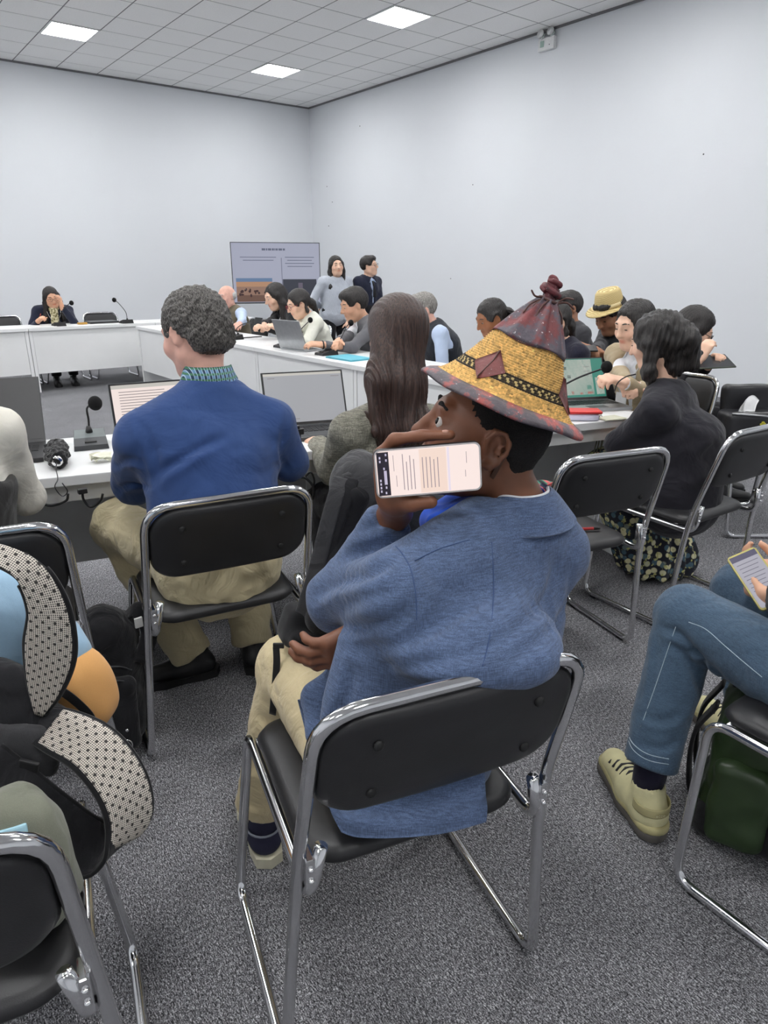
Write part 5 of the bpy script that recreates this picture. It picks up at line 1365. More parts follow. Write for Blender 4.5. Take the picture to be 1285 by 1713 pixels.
# leather tip, gathered under a knot
vt = []; n_ = 120; prof = [(.0635, .0995), (.0665, .098), (.064, .104), (.056, .116), (.046, .132), (.034, .150), (.024, .164), (.0175, .172), (.0150, .177)]
for i, (r_, z_) in enumerate(prof):
    for k in range(n_):
        a = 2 * math.pi * k / n_; g = (i / 8) ** 1.3; w = 1 + .16 * g * math.sin(a * 9 + .6 * math.sin(a * 2)) + .05 * g * math.sin(a * 17)
        zz = z_ + (.003 * math.sin(4 * a) if i < 2 else 0)
        vt.append((r_ * w * math.cos(a), r_ * w * math.sin(a), zz))
B().add(vt, [(i * n_ + k, i * n_ + (k + 1) % n_, (i + 1) * n_ + (k + 1) % n_, (i + 1) * n_ + k) for i in range(8) for k in range(n_)]).build('leather_tip', TIP, hat)
KNL = leather_mat('knot_leather', 40., .4, .46, srgb(96, 40, 46), srgb(58, 44, 48))
sdf('knot', [cap((0, 0, .172), (.002, 0, .192), .0125, .0105, .006), cap((.002, 0, .190), (.006, 0, .200), .0105, .009, .004)], .0022, KNL, hat, disp=lambda v, n: wob(v, 260, .001))
for pts, r_ in (([(-.012, .006, .186), (.0, .013, .188), (.014, .006, .192), (.014, -.008, .195), (.0, -.012, .194), (-.010, -.004, .192)], .0052), ([(.012, .008, .186), (.018, .0, .190), (.010, -.010, .194), (-.004, -.010, .199), (-.006, .004, .203), (.006, .008, .204), (.012, .0, .203)], .0048), ([(-.002, .004, .200), (.004, .004, .208), (.011, .0, .209), (.009, -.005, .203)], .0045)):
    B().tube(spline([V(*p) for p in pts], 6), r_, 10).build('knot_wrap', KNL, hat)
CORD = plain('leather_cord', srgb(88, 58, 52), rough=.6)
B().tube([(.0165 * math.cos(a), .0165 * math.sin(a), .1745 + .001 * math.sin(3 * a)) for a in np.linspace(0, 6.28, 25)[:-1]], .0022, 6, True).build('tie_cord', CORD, hat)
for pts in ([(-.014, .006, .175), (-.028, .010, .182), (-.043, .012, .177)], [(-.014, .004, .176), (-.024, .006, .188), (-.036, .010, .191)], [(-.014, .006, .173), (-.028, .012, .160), (-.034, .016, .148)], [(.014, .008, .175), (.026, .012, .172), (.036, .014, .178)], [(.010, .013, .173), (.022, .020, .160), (.026, .026, .138)], [(.013, .010, .172), (.028, .016, .158), (.034, .020, .140)], [(.004, .016, .173), (.012, .026, .158), (.016, .034, .136)]):
    B().tube(spline([V(*p) for p in pts], 6), [.0016] * 12 + [.0009], 6).build('tie_cord', CORD, hat)
# diamond patches of leather on the dark band
PATCH = leather_mat('patch_leather', 34., .36, .42, srgb(112, 58, 56), srgb(84, 56, 56))
for k, a0 in enumerate((math.radians(152), math.radians(50), math.radians(-35), math.radians(-125))):
    def sp(u, w, off):       # u along the rim (metres), w up the cone 0..1
        r_, z_ = hat_r(.47 + w); a = a0 + u / r_; r1, z1 = hat_r(.48 + w); nn = nrm(V(z1 - z_, 0, -(r1 - r_))); R2 = rotz(a)
        return R2 @ (V(r_, 0, z_) + nn * off)
    vs = []; fs = []; n = 7
    def dia(p, q2): return (p - q2) * .030, (p + q2 - 1) * .27       # unit square turned on its tip
    for L, off in ((0, .0030), (1, .0056)):
        for i in range(n):
            for j in range(n):
                u, w = dia(i / (n - 1), j / (n - 1)); e = min(i, j, n - 1 - i, n - 1 - j) / 3.
                vs.append(sp(u * 1.0, w, off if L == 0 else off - .002 * (1 - min(1, e * 1.5)) + (.0012 if abs(i - j) == 0 else 0)))
    o_ = n * n
    for i in range(n - 1):
        for j in range(n - 1): fs.append((o_ + i * n + j, o_ + i * n + j + 1, o_ + (i + 1) * n + j + 1, o_ + (i + 1) * n + j))
    ed = [(i, 0) for i in range(n)] + [(n - 1, j) for j in range(1, n)] + [(i, n - 1) for i in range(n - 2, -1, -1)] + [(0, j) for j in range(n - 2, 0, -1)]
    for (a1, b1), (a2, b2) in zip(ed, ed[1:] + ed[:1]): fs.append((a1 * n + b1, a2 * n + b2, o_ + a2 * n + b2, o_ + a1 * n + b1))
    pt = B().add(vs, fs).build('leather_patch', PATCH, hat)
    B().tube([sp(u, w, .0062) for u, w in ((0, -.25), (.0, -.08), (.002, .08), (0, .25))], .0011, 6).build('patch_fold', CORD, pt)

# ------------------------------------------------------------------ man in the blue sweater
BLUES = fabric('blue_knit', srgb(50, 74, 122), var=.10, weave=1200, wr=.5, wscale=8)
Xb = nrm(V(math.cos(math.radians(-13)), math.sin(math.radians(-13)), 0)); fb = np.cross(V(0, 0, 1), Xb)
Gb = V(.80, 1.915, 0)
pb = thing('person', 'grey haired man in a blue sweater seen from behind at the near table', 'person', Gb, 0, 'people in the meeting')
midb = at(350, 722, 2.06)
Rb = rotz(math.radians(18)) @ rotx(math.radians(-16)) @ np.eye(3)
Hb = at(327, 560, 2.16)
J = dict(P=V(.80, 1.86, .56), W=V(.815, 1.885, .72), C=V(.83, 1.935, .86), N=at(350, 640, 2.11), X=Xb, Xp=Xb, SL=midb - Xb * .195, SR=midb + Xb * .195, Hc=Hb, Hr=Rb)
J['EL'], J['WL'] = at(222, 810, 2.12), at(262, 738, 2.48) + V(0, 0, .015); J['ER'], J['WR'] = at(482, 770, 2.2), at(440, 730, 2.5) + V(0, 0, .015)
J['HL'], J['HR'] = V(.72, 1.92, .545), V(.90, 1.90, .545); J['KL'], J['KR'] = at(205, 930, 2.26), V(1.08, 2.28, .55)
J['KL'][2] = .555; J['AL'], J['AR'] = V(.78, 2.13, .10), V(1.00, 2.08, .10)
hd = {'L': dict(f=J['WL'] - J['EL'], pn=V(0, 0, -1), curl=25), 'R': dict(f=J['WR'] - J['ER'], pn=V(0, 0, -1), curl=25)}
sdf('body', body_prims(J, 1.09, .0, 1., hd, legs=False), .0075, SK_P, pb, col=skin_col(Hb, Rb, 1.09, LIPD), org=Gb)
face_parts(pb, Hb, Rb, 1.09, H_GRY, org=Gb, closed=True)
H_SP = hair('hair_salt_pepper', srgb(40, 37, 35), srgb(112, 108, 104), rough=.5, sc=(420, 130, 160), contrast=.45)
def hb(x, y, z): return Hb + Rb @ (V(x, y, z) * 1.09)
def rb(*a): return V(*a) * 1.09
hair_b = [ell(hb(0, -.018, .034), rb(.086, .103, .094), Rb, .02), ell(hb(0, -.06, -.02), rb(.070, .055, .06), Rb, .03), ell(hb(0, .095, -.03), rb(.08, .066, .10), Rb, .012, -1), rbx(hb(0, .05, -.085), rb(.12, .09, .075), Rb, .03, .02, -1), rbx(hb(0, 0, -.12), rb(.12, .16, .05), Rb, .01, .02, -1)] + [ell(hb(x * .095, .004, -.004), rb(.03, .028, .036), Rb, .01, -1) for x in (-1, 1)]
def curl_d(v, n):
    q = (v - Hb) @ Rb; return .0016 * np.sin(q[:, 0] * 420 + 6 * np.sin(q[:, 2] * 70 + q[:, 0] * 40)) + wob(q, 150, .0022) + wob(q, 60, .002, 4.)
sdf('hair', hair_b, .0042, H_SP, pb, disp=curl_d, org=Gb)
sp_ = []
g = .03
sp_ += [sec(J['P'] - V(0, 0, .07), (.185, .145), J['W'], (.19, .145), Xb, .05), sec(J['W'], (.19, .145), J['C'], (.20, .140), Xb, .05), sec(J['C'], (.20, .14), midb + V(0, 0, .01), (.185, .095), Xb, .05)]
for k in 'RL': sp_ += [cap(midb + (J['N'] - midb) * .75, J['S' + k], .066, .068, .07), cap(J['S' + k], J['E' + k], .072, .066, .04), cap(J['E' + k], J['W' + k], .060, .042, .03)]
for k in 'RL': clip_end(sp_, J['E' + k], J['W' + k], .93, .05)
db = nrm(Hb - J['N']); sp_.append(cap(J['N'] + db * .01, J['N'] + db * .12, .060, .085, .012, -1))
sp_.append(rbx(V(.82, 1.95, .42), (.5, .5, .185), None, .01, .01, -1))
sw = sdf('sweater', sp_, .0075, BLUES, pb, it=2, disp=lambda v, n: wob(v, 15, .004, 1.) + wob(v, 36, .0015), org=Gb)
folds(sw, [([(258, 800), (285, 778), (340, 745), (380, 730)], .012, .016), ([(262, 850), (290, 890), (340, 910)], .010, .016), ([(300, 935), (400, 915), (480, 890)], .010, .016), ([(180, 830), (215, 812), (250, 815)], .010, .012), ([(470, 860), (420, 850), (360, 870)], .008, .015), ([(230, 700), (260, 760), (262, 800)], .008, .014), ([(190, 780), (215, 770), (240, 775)], .008, .012), ([(480, 700), (470, 760), (490, 800)], .006, .014)], Gb)
# plaid collar
m, nt, b = _new('plaid_cloth'); v_ = _coord(nt, scale=(1, 1, 1))
def band(axis, sc, lo, hi):
    w = _n(nt, 'ShaderNodeTexWave', Scale=sc); w.bands_direction = axis; nt.links.new(v_, w.inputs['Vector']); return _ramp(nt, w.outputs['Fac'], [(lo, (0, 0, 0)), (hi, (1, 1, 1))])
c = _mix(nt, srgb(104, 140, 176), srgb(38, 60, 86), band('X', 22., .55, .7)); c = _mix(nt, c, srgb(70, 120, 90), band('Z', 20., .6, .75)); c = _mix(nt, c, srgb(176, 200, 214), band('X', 44., .9, .96))
nt.links.new(c, b.inputs['Base Color']); b.inputs['Roughness'].default_value = .9; PLAID = m
def eb(a): return RGT * math.cos(math.radians(a)) - FWD * math.sin(math.radians(a))
AB = (200, 170, 140, 110, 80, 50, 20, -10)
nb2 = J['N'] + V(0, 0, .012) + FWD * .006
ci = [nb2 + eb(a) * .066 + V(0, 0, .040) for a in AB]; co = [nb2 + eb(a) * .084 + V(0, 0, -.004) for a in AB]
sheet('shirt_collar', [ci, [(a + b_) / 2 - FWD * .006 for a, b_ in zip(ci, co)], co], .006, PLAID, pb, Gb, 5)
KH = fabric('khaki_cotton', srgb(196, 184, 150), var=.07, wr=.7, wscale=12)
tp = leg_prims(J, .018, .014, 1.03) + [sec(J['P'] - V(0, 0, .06), (.185, .14), J['P'] + V(0, 0, .02), (.178, .135), Xb, .04)]; sdf('trousers', tp, .009, KH, pb, disp=lambda v, n: wob(v, 24, .005, 2.) + wob(v, 60, .0015), org=Gb)
BSH = plain('black_shoe_leather', srgb(26, 26, 28), rough=.45, bump=.3, bscale=80)
for k, td in (('L', V(-.75, .2, 0)), ('R', V(.3, .6, 0))): shoe(pb, J['A' + k], td, BSH, RUB, .29, Gb, vox=.007)

# ------------------------------------------------------------------ long haired woman in tweed
TWEED = fabric('grey_tweed', srgb(132, 130, 118), var=.30, weave=420, cross=.3, wr=.5, wscale=10)
Gw = V(1.47, 1.76, 0)
pw = thing('person', 'woman with long straight brown hair in a grey tweed blazer using a laptop', 'person', Gw, 0, 'people in the meeting')
Xw = V(math.cos(math.radians(-6)), math.sin(math.radians(-6)), 0); fw_ = np.cross(V(0, 0, 1), Xw)
midw = at(652, 715, 2.42); Hw = at(662, 560, 2.47); Rw_ = rotz(math.radians(-6)) @ rotx(math.radians(-12))
J = dict(P=V(1.47, 1.76, .55), W=V(1.475, 1.80, .70), C=midw - V(0, 0, .13), N=at(660, 655, 2.45), X=Xw, Xp=Xw, SL=midw - Xw * .165, SR=midw + Xw * .165, Hc=Hw, Hr=Rw_)
J['C'] = midw + V(-.005, -.03, -.14)
J['EL'], J['WL'] = at(556, 785, 2.42), at(528, 742, 2.66); J['ER'], J['WR'] = at(740, 780, 2.6), V(1.62, 2.2, .80)
for k, sg in (('R', 1), ('L', -1)): J['H' + k] = V(1.47 + sg * .09, 1.79, .53); J['K' + k] = V(1.52 + sg * .1, 2.2, .53); J['A' + k] = V(1.5 + sg * .1, 2.15, .09)
hd = {'L': dict(f=nrm(at(512, 732, 2.78) - J['WL']), pn=V(0, 0, -1), curl=24), 'R': dict(f=V(-.2, 1, 0), pn=V(0, 0, -1), curl=24)}
sdf('body', body_prims(J, 1.03, -.01, .95, hd, 1., legs=False), .0085, SK_L, pw, col=skin_col(Hw, Rw_, 1.03, LIP), org=Gw)
face_parts(pw, Hw, Rw_, 1.03, H_BLK, org=Gw, closed=True)
sdf('blazer', top_prims(J, .016, -.012, .08, shoulder=.062, arm=.008), .0085, TWEED, pw, it=2, disp=lambda v, n: wob(v, 22, .004) + wob(v, 50, .0015), org=Gw)
sdf('trousers', leg_prims(J), .012, BLKT, pw, org=Gw)
for k in 'RL': shoe(pw, J['A' + k], fw_, BLK, RUB, vox=.01, org=Gw)
H_BRN = hair('hair_dark_brown', srgb(34, 24, 22), srgb(88, 66, 58), rough=.36, sc=(260, 260, 4), contrast=.7)
def hw(x, y, z): return Hw + Rw_ @ V(x, y, z)
B1, B2, B3 = at(662, 640, 2.36), at(672, 720, 2.33), at(690, 775, 2.34)
lh = [ell(hw(0, -.014, .034), V(.092, .108, .098), Rw_, .02), sec(hw(0, -.035, .03), (.092, .085), B1, (.108, .062), Xw, .05), sec(B1, (.108, .06), B2, (.105, .042), Xw, .04), sec(B2 , (.105, .042), at(668, 762, 2.33), (.085, .025), Xw, .03),
      cap(at(620, 700, 2.34), at(612, 742, 2.33), .026, .012, .03), cap(at(712, 700, 2.36), at(708, 752, 2.36), .03, .012, .03), ell(hw(0, .10, -.03), V(.066, .062, .10), Rw_, .01, -1)]
def st_w(v, n):
    q = (v - Hw) @ np.stack([Xw, fw_, V(0, 0, 1)], 1); lo = np.clip((.1 - q[:, 2]) / .3, 0, 1)
    return .0030 * np.sin(q[:, 0] * 330 + 5 * np.sin(q[:, 2] * 9 + q[:, 0] * 30)) * (.5 + lo) + .005 * lo * np.sin(q[:, 0] * 105 + 2 * np.sin(q[:, 2] * 12))
sdf('hair', lh, .0042, H_BRN, pw, disp=st_w, org=Gw)

# ------------------------------------------------------------------ woman in the black blazer
Gk = V(2.80, 1.46, 0)
pk = thing('person', 'woman in a black blazer and floral skirt seen from behind at the table end', 'person', Gk, 0, 'people in the meeting')
ang = math.radians(16); Xk = V(math.cos(ang), math.sin(ang), 0); fk = np.cross(V(0, 0, 1), Xk)
midk = at(1118, 682, 2.93); Hk = at(1098, 572, 3.02); Rk = rotz(math.radians(12)) @ rotx(math.radians(-16))
J = dict(P=V(2.75, 1.45, .55), W=V(2.77, 1.47, .70), C=midk + V(0, -.01, -.14), N=at(1112, 632, 2.99), X=Xk, Xp=V(1, 0, 0), SL=midk - Xk * .165, SR=midk + Xk * .165, Hc=Hk, Hr=Rk)
J['EL'], J['WL'] = at(1035, 745, 2.95), at(1012, 735, 3.08); J['EL'] = at(1030, 748, 2.93); J['ER'], J['WR'] = at(1180, 760, 3.1), V(2.78, 1.86, .80)
J['EL'] = at(1036, 742, 2.92); J['WL'] = V(2.66, 1.70, .64); J['WR'] = V(2.84, 1.72, .64)
for k, sg in (('R', 1), ('L', -1)): J['H' + k] = V(2.80 + sg * .09, 1.49, .53); J['K' + k] = V(2.83 + sg * .09, 1.86, .53); J['A' + k] = V(2.96 + sg * .08, 1.64, .09)
sdf('body', body_prims(J, 1.02, .0, .95, {'L': dict(curl=25), 'R': dict(curl=25)}, 1.), .0085, SK_L, pk, col=skin_col(Hk, Rk, 1.02, LIP), org=Gk)
face_parts(pk, Hk, Rk, 1.02, H_BLK, org=Gk, closed=True)
BZ = fabric('black_blazer_cloth', srgb(34, 33, 40), var=.12, wr=.5, wscale=9)
sdf('blazer', top_prims(J, .026, .012, .10, shoulder=.066, arm=.010, loose=.012), .0085, BZ, pk, it=2, disp=lambda v, n: wob(v, 18, .005, 2.) + wob(v, 40, .002), org=Gk)
fp = [sec(J['P'] - V(0, 0, .03), (.20, .13), V(2.84, 1.86, .50), (.18, .10), V(1, 0, 0), .05), sec(V(2.85, 1.80, .46), (.18, .13), V(2.95, 1.62, .08), (.20, .17), V(1, 0, 0), .05), rbx(V(2.8, 1.6, -.07), (.5, .5, .10), None, .01, .01, -1)]
m, nt, b = _new('floral_print'); v_ = _coord(nt, scale=(34, 34, 34)); n_ = _n(nt, 'ShaderNodeTexVoronoi', Scale=1.0); nt.links.new(v_, n_.inputs['Vector'])
n2 = _n(nt, 'ShaderNodeTexNoise', Scale=1.3, Detail=2.0); nt.links.new(v_, n2.inputs['Vector'])
c = _mix(nt, srgb(220, 214, 170), srgb(70, 96, 110), _ramp(nt, n_.outputs['Color'], [(.4, (0, 0, 0)), (.6, (1, 1, 1))])); c = _mix(nt, c, srgb(26, 28, 38), _ramp(nt, n_.outputs['Distance'], [(.42, (0, 0, 0)), (.54, (1, 1, 1))])); c = _mix(nt, c, srgb(176, 174, 110), _ramp(nt, n2.outputs['Fac'], [(.6, (0, 0, 0)), (.66, (1, 1, 1))]))
nt.links.new(c, b.inputs['Base Color']); b.inputs['Roughness'].default_value = .85; FLORAL = m
sdf('skirt', fp, .009, FLORAL, pk, disp=lambda v, n: .012 * np.sin(np.arctan2(v[:, 0] - 2.95, v[:, 1] - 1.62) * 13) * np.clip((.5 - v[:, 2]) / .4, 0, 1) + wob(v, 20, .004), org=Gk)
for k in 'RL': shoe(pk, J['A' + k], V(.6, .6, 0), BLK, RUB, vox=.01, org=Gk)
def hk(x, y, z): return Hk + Rk @ V(x, y, z)
kh = [ell(hk(0, -.018, .03), V(.095, .112, .102), Rk, .02), cap(hk(0, -.09, .02), hk(.0, -.125, -.02), .055, .05, .03), cap(hk(0, -.125, -.02), hk(.02, -.13, -.12), .05, .032, .03), cap(hk(-.07, -.0, -.01), hk(-.085, .015, -.13), .036, .026, .03), cap(hk(-.085, .015, -.12), hk(-.075, .03, -.21), .026, .012, .03), cap(hk(.07, -.0, -.01), hk(.085, .0, -.12), .036, .02, .03), cap(hk(0, -.06, -.03), hk(0, -.06, -.12), .06, .04, .03),
      cap(hk(.03, -.12, .0), hk(.075, -.14, -.08), .03, .015, .03), ell(hk(0, .10, -.03), V(.07, .066, .10), Rk, .01, -1)]
sdf('hair', kh, .005, H_BLK, pk, disp=lambda v, n: .0025 * np.sin((v[:, 0] - v[:, 1]) * 200 + 4 * np.sin(v[:, 2] * 14)) + wob(v, 45, .005), org=Gk)
sdf('hair_tie', [ell(hk(0, -.108, .005), V(.05, .024, .05), Rk, .01)], .006, BLK, pk, disp=lambda v, n: wob(v, 160, .003), org=Gk)
# ------------------------------------------------------------------ person in jeans at the right edge
DENIM = fabric('blue_denim', srgb(72, 92, 112), var=.22, weave=900, cross=.18, wr=.5, wscale=8)
Gj = V(1.60, .345, 0)
pj = thing('person', 'person in jeans and black jacket holding a phone, cropped at the right edge', 'person', Gj, 0, 'people in the meeting')
sk = skeleton(lean=4, lean2=8, head=(10, -20, 0))
J = {k: (v + Gj if k in ('P', 'W', 'C', 'N', 'SR', 'SL', 'Hc', 'HR', 'HL') else v) for k, v in sk.items()}
for k in ('P', 'W', 'C', 'N', 'SR', 'SL', 'Hc', 'HR', 'HL'): J[k] = J[k] + V(.02, -.06, 0)
J['KL'], J['KR'] = V(1.625, .785, .535), V(1.885, .765, .54); J['AL'], J['AR'] = V(1.452, .735, .12), V(1.93, .70, .12)
J['WL'] = at(1288, 1022, 1.56); J['EL'], J['WL'] = ik(J['SL'], J['WL'], .285, .255, V(-.6, -.3, -1)); J['WR'] = J['WL'] + V(.14, .03, .02); J['ER'], J['WR'] = ik(J['SR'], J['WR'], .285, .255, V(.6, -.3, -1))
hd = {'L': dict(f=nrm(at(1262, 992, 1.62) - J['WL']), pn=V(.5, .1, .8), curl=52, thumb=(.8, .3, .5)), 'R': dict(f=V(-.5, .8, .1), pn=V(-.3, 0, 1), curl=40)}
sdf('body', body_prims(J, 1., 0., 1., hd, legs=False), .0072, SK_M, pj, col=skin_col(J['Hc'], J['Hr'], 1., LIPD), org=Gj)
face_parts(pj, J['Hc'], J['Hr'], 1., H_BLK, org=Gj, closed=True)
sdf('hair', hair_prims('short', J['Hc'], J['Hr'], J, 1., .005), .007, H_BLK, pj, org=Gj, disp=strands(J, J['Hc'], J['Hr']))
BJ = fabric('black_jacket_cloth', srgb(34, 34, 36), wr=.5)
sdf('jacket', top_prims(J, .034, .01, .06, loose=.015, arm=.012, shoulder=.072), .009, BJ, pj, org=Gj, disp=lambda v, n: wob(v, 22, .005))
B().tube([p - Gj for p in spline([at(1283, 1048, 1.52), at(1265, 1052, 1.50), at(1250, 1050, 1.50), at(1238, 1056, 1.5)], 5)], [.006] * 10 + [.004] * 5 + [.002], 6).build('drawcord', BLK, pj)
lp = [cap(J['HL'], J['KL'], .100, .085, .05), cap(J['HR'], J['KR'], .100, .085, .05), ell(J['P'] - V(0, 0, .01), (.18, .14, .12), None, .04), cap(J['KL'], J['AL'] + V(.0, .0, .05), .078, .068, .02), cap(J['KR'], J['AR'] + V(0, 0, .05), .078, .068, .02)]
for k in 'RL': clip_end(lp, J['K' + k], J['A' + k] + V(0, 0, .05), .985, .085)
jn = sdf('jeans', lp, .0068, DENIM, pj, it=2, disp=lambda v, n: wob(v, 20, .003) + wob(v, 48, .0012), org=Gj)
folds(jn, [([(1150, 1085), (1170, 1100), (1180, 1120)], .012, .012), ([(1110, 1050), (1140, 1065), (1175, 1105)], .010, .012), ([(1130, 1080), (1155, 1110), (1170, 1150)], .008, .012), ([(1075, 1200), (1110, 1205), (1140, 1195)], .006, .012), ([(1070, 1245), (1105, 1252), (1135, 1240)], .007, .010), ([(1100, 1060), (1095, 1120), (1085, 1180)], .005, .012), ([(1185, 1110), (1215, 1140), (1250, 1165)], .008, .014)], Gj)
STITCH = plain('pale_stitch', srgb(172, 190, 200), rough=.9)
seam('side_seam', jn, pj, [(1150, 1040), (1180, 1052), (1210, 1078), (1245, 1108), (1278, 1135)], Gj, STITCH, .0011)
seam('leg_seam', jn, pj, [(1132, 1045), (1118, 1085), (1096, 1150), (1070, 1222)], Gj, STITCH, .0009)
seam('hem_stitch', jn, pj, [(1050, 1225), (1060, 1245), (1085, 1262), (1122, 1270)], Gj, STITCH, .0012)
seam('hem_stitch', jn, pj, [(1050, 1234), (1060, 1255), (1085, 1272), (1122, 1279)], Gj, STITCH, .0010)
SOCKB = fabric('navy_sock', srgb(32, 30, 48)); TREK = plain('sand_suede', srgb(202, 196, 154), rough=.85, noise=.08, bump=.5, bscale=500); TREKD = plain('sand_panel', srgb(176, 168, 124), rough=.7); SOLED = plain('grey_sole', srgb(92, 88, 84), rough=.8)
for k, td in (('L', V(.50, .85, 0)), ('R', V(.4, .9, 0))):
    a = J['A' + k]; tdn = nrm(td); Rr = frame(tdn, V(0, 0, 1)); c = V(a[0], a[1], 0) + tdn * .02
    sdf('sock', [cap(a + V(0, 0, -.04), a + (J['K' + k] - a) * .19, .038, .046, .01)], .006, SOCKB, pj, org=Gj)
    g = lambda x, y, z: c + Rr @ V(x, y, z)
    up_ = [cap(g(0, -.055, .055), g(0, .03, .055), .043, .046, .02), cap(g(0, .03, .055), g(0, .155, .048), .046, .038, .03), cap(g(0, -.045, .06), g(0, -.03, .115), .044, .043, .02), rbx(g(0, .05, -.03), V(.2, .3, .055), Rr, .005, .004, -1), cap(g(0, -.025, .118), g(0, -.025, .17), .036, .042, .004, -1)]
    sh = sdf('hiking_shoe', up_, .005, TREK, pj, org=Gj)
    sdf('sole', [cap(g(0, -.065, .018), g(0, .03, .016), .044, .045, .02), cap(g(0, .03, .016), g(0, .165, .018), .048, .042, .02), rbx(g(0, .05, .055), V(.2, .3, .022), Rr, .002, .003, -1), rbx(g(0, .05, -.06), V(.2, .3, .06), Rr, .002, .003, -1)], .005, SOLED, sh, org=Gj)
    sdf('midsole', [cap(g(0, -.065, .036), g(0, .03, .034), .045, .047, .02), cap(g(0, .03, .034), g(0, .165, .034), .049, .040, .02), rbx(g(0, .05, .077), V(.2, .3, .028), Rr, .002, .003, -1), rbx(g(0, .05, .0), V(.2, .3, .026), Rr, .002, .003, -1)], .005, TREKD, sh, org=Gj)
    hb_ = [g(.046 * math.cos(t), -.05 + .047 * math.sin(t), .087) - Gj for t in np.linspace(math.pi * .95, math.pi * 2.05, 14)]
    B().tube(hb_, .004, 8, flat=(.026, .004, V(0, 0, 1), [nrm(V(*(np.asarray(p) + Gj - g(0, -.05, .087)))) for p in hb_])).build('heel_strap', TREKD, sh)
    lc = B()
    for i in range(5): lc.tube([g(-.034, .035 + .022 * i, .090 - .0045 * i) - Gj, g(-.015, .045 + .022 * i, .105 - .006 * i) - Gj, g(.015, .045 + .022 * i, .105 - .006 * i) - Gj, g(.034, .035 + .022 * i, .090 - .0045 * i) - Gj], .004, 6)
    tag(lc.build('laces', BLK, sh), kind='stuff')
    if k == 'L':
        cu = bpy.data.curves.new('heel_text', 'FONT'); cu.body = 'ecco'; cu.size = .014; cu.extrude = .0006; cu.align_x = 'CENTER'
        to = bpy.data.objects.new('tmp_text', cu); COL.objects.link(to); dg = bpy.context.evaluated_depsgraph_get(); me = bpy.data.meshes.new_from_object(to.evaluated_get(dg)); bpy.data.objects.remove(to); bpy.data.curves.remove(cu)
        ne = nrm(-tdn - .35 * Rr[:, 0] * 0); zt = V(0, 0, 1); xr = np.cross(zt, ne); mt = np.stack([xr, zt, ne], 1)
        for v_ in me.vertices: v_.co = Vector(mt @ np.array(v_.co) + g(0, -.05, .082) - tdn * .0505 - Gj)
        link('heel_lettering', me, plain('pale_print', srgb(206, 200, 160), rough=.7), sh)
PHC = at(1268, 968, 1.58)
ph2 = thing('smartphone', 'phone with a pale lined screen in the hand of the person in jeans', 'phone', PHC); ph2.rotation_euler = euler_of(frame(nrm(FWD * .62 + RGT * .45 - V(0, 0, .75)), nrm(V(0, 0, 1) - RGT * .55)))
rrect(.075, .16, .009, -.0045, .009).build('case', plain('yellow_case', srgb(196, 186, 110), rough=.5), ph2)
s2 = rrect(.067, .15, .006, -.0052, .0006).build('screen', glow('phone2_screen', srgb(206, 204, 218), .62), ph2)
B().box((0, -.0056, .067), (.033, .0002, .008)).build('status_bar', glow('phone2_bar', srgb(120, 116, 150), .45), s2)
t2 = B()
for i in range(9): t2.box((-.002 * (i % 3), -.0056, .048 - i * .011), (.027 - .003 * (i % 3), .0002, .0008))
tag(t2.build('screen_text', glow('phone2_text', srgb(150, 148, 165), .5), s2), kind='stuff')
# --- green backpack between the shoe and the chair
GRN = plain('green_leatherette', srgb(48, 66, 38), rough=.38, noise=.2, nscale=9, bump=.15, bscale=60)
gb = atz(1190, 1385, 0.); gb = V(1.665, .585, 0)
gp = thing('backpack', 'dark green backpack standing on the carpet beside the jeans person\'s foot', 'backpack', gb, math.radians(20))
sdf('main_body', [rbx((0, 0, .20), (.135, .085, .19), rotx(.06), .06, .01), cap((-.07, 0, .37), (.07, 0, .38), .05, .05, .04)], .007, GRN, gp, disp=lambda v, n: wob(v, 22, .006) + wob(v, 50, .002))
sdf('front_pocket', [rbx((-.01, -.085, .135), (.115, .04, .11), None, .035, .01)], .006, GRN, gp, disp=lambda v, n: wob(v, 26, .004))
sdf('side_pocket', [rbx((-.135, .0, .14), (.03, .07, .12), None, .028, .01)], .006, GRN, gp, disp=lambda v, n: wob(v, 30, .004))
sdf('base_panel', [rbx((0, -.02, .05), (.142, .12, .05), None, .035, .01)], .007, fabric('black_nylon', srgb(28, 28, 30), wr=.6), gp)
B().tube(spline([V(-.08, -.11, .27), V(-.03, -.13, .275), V(.05, -.125, .272), V(.1, -.10, .27)], 5), .003, 6).build('zip', BLK, gp)
B().tube(spline([V(.10, -.10, .22), V(.115, -.135, .15), V(.10, -.145, .08)], 6), .01, 8, flat=(.05, .006, V(0, -1, 0))).build('pale_trim', plain('pale_pink_trim', srgb(196, 180, 172), rough=.7), gp)
for x in (-.06, .05):
    st = B().tube(spline([V(x, .09, .36), V(x, .13, .26), V(x, .125, .12), V(x, .095, .04)], 6), .01, 8, flat=(.045, .01, V(0, 1, 0))).build('shoulder_strap', MATS['black_nylon'], gp)
B().tube(spline([V(-.03, .06, .405), V(-.02, .06, .44), V(.02, .06, .44), V(.03, .06, .405)], 5), .006, 8).build('top_handle', MATS['black_nylon'], gp)
B().tube(spline([V(-.12, -.06, .33), V(-.05, -.1, .30), V(.04, -.12, .24)], 6), .004, 8, flat=(.03, .004, V(0, -1, .4))).build('flap_strap', BLK, gp)

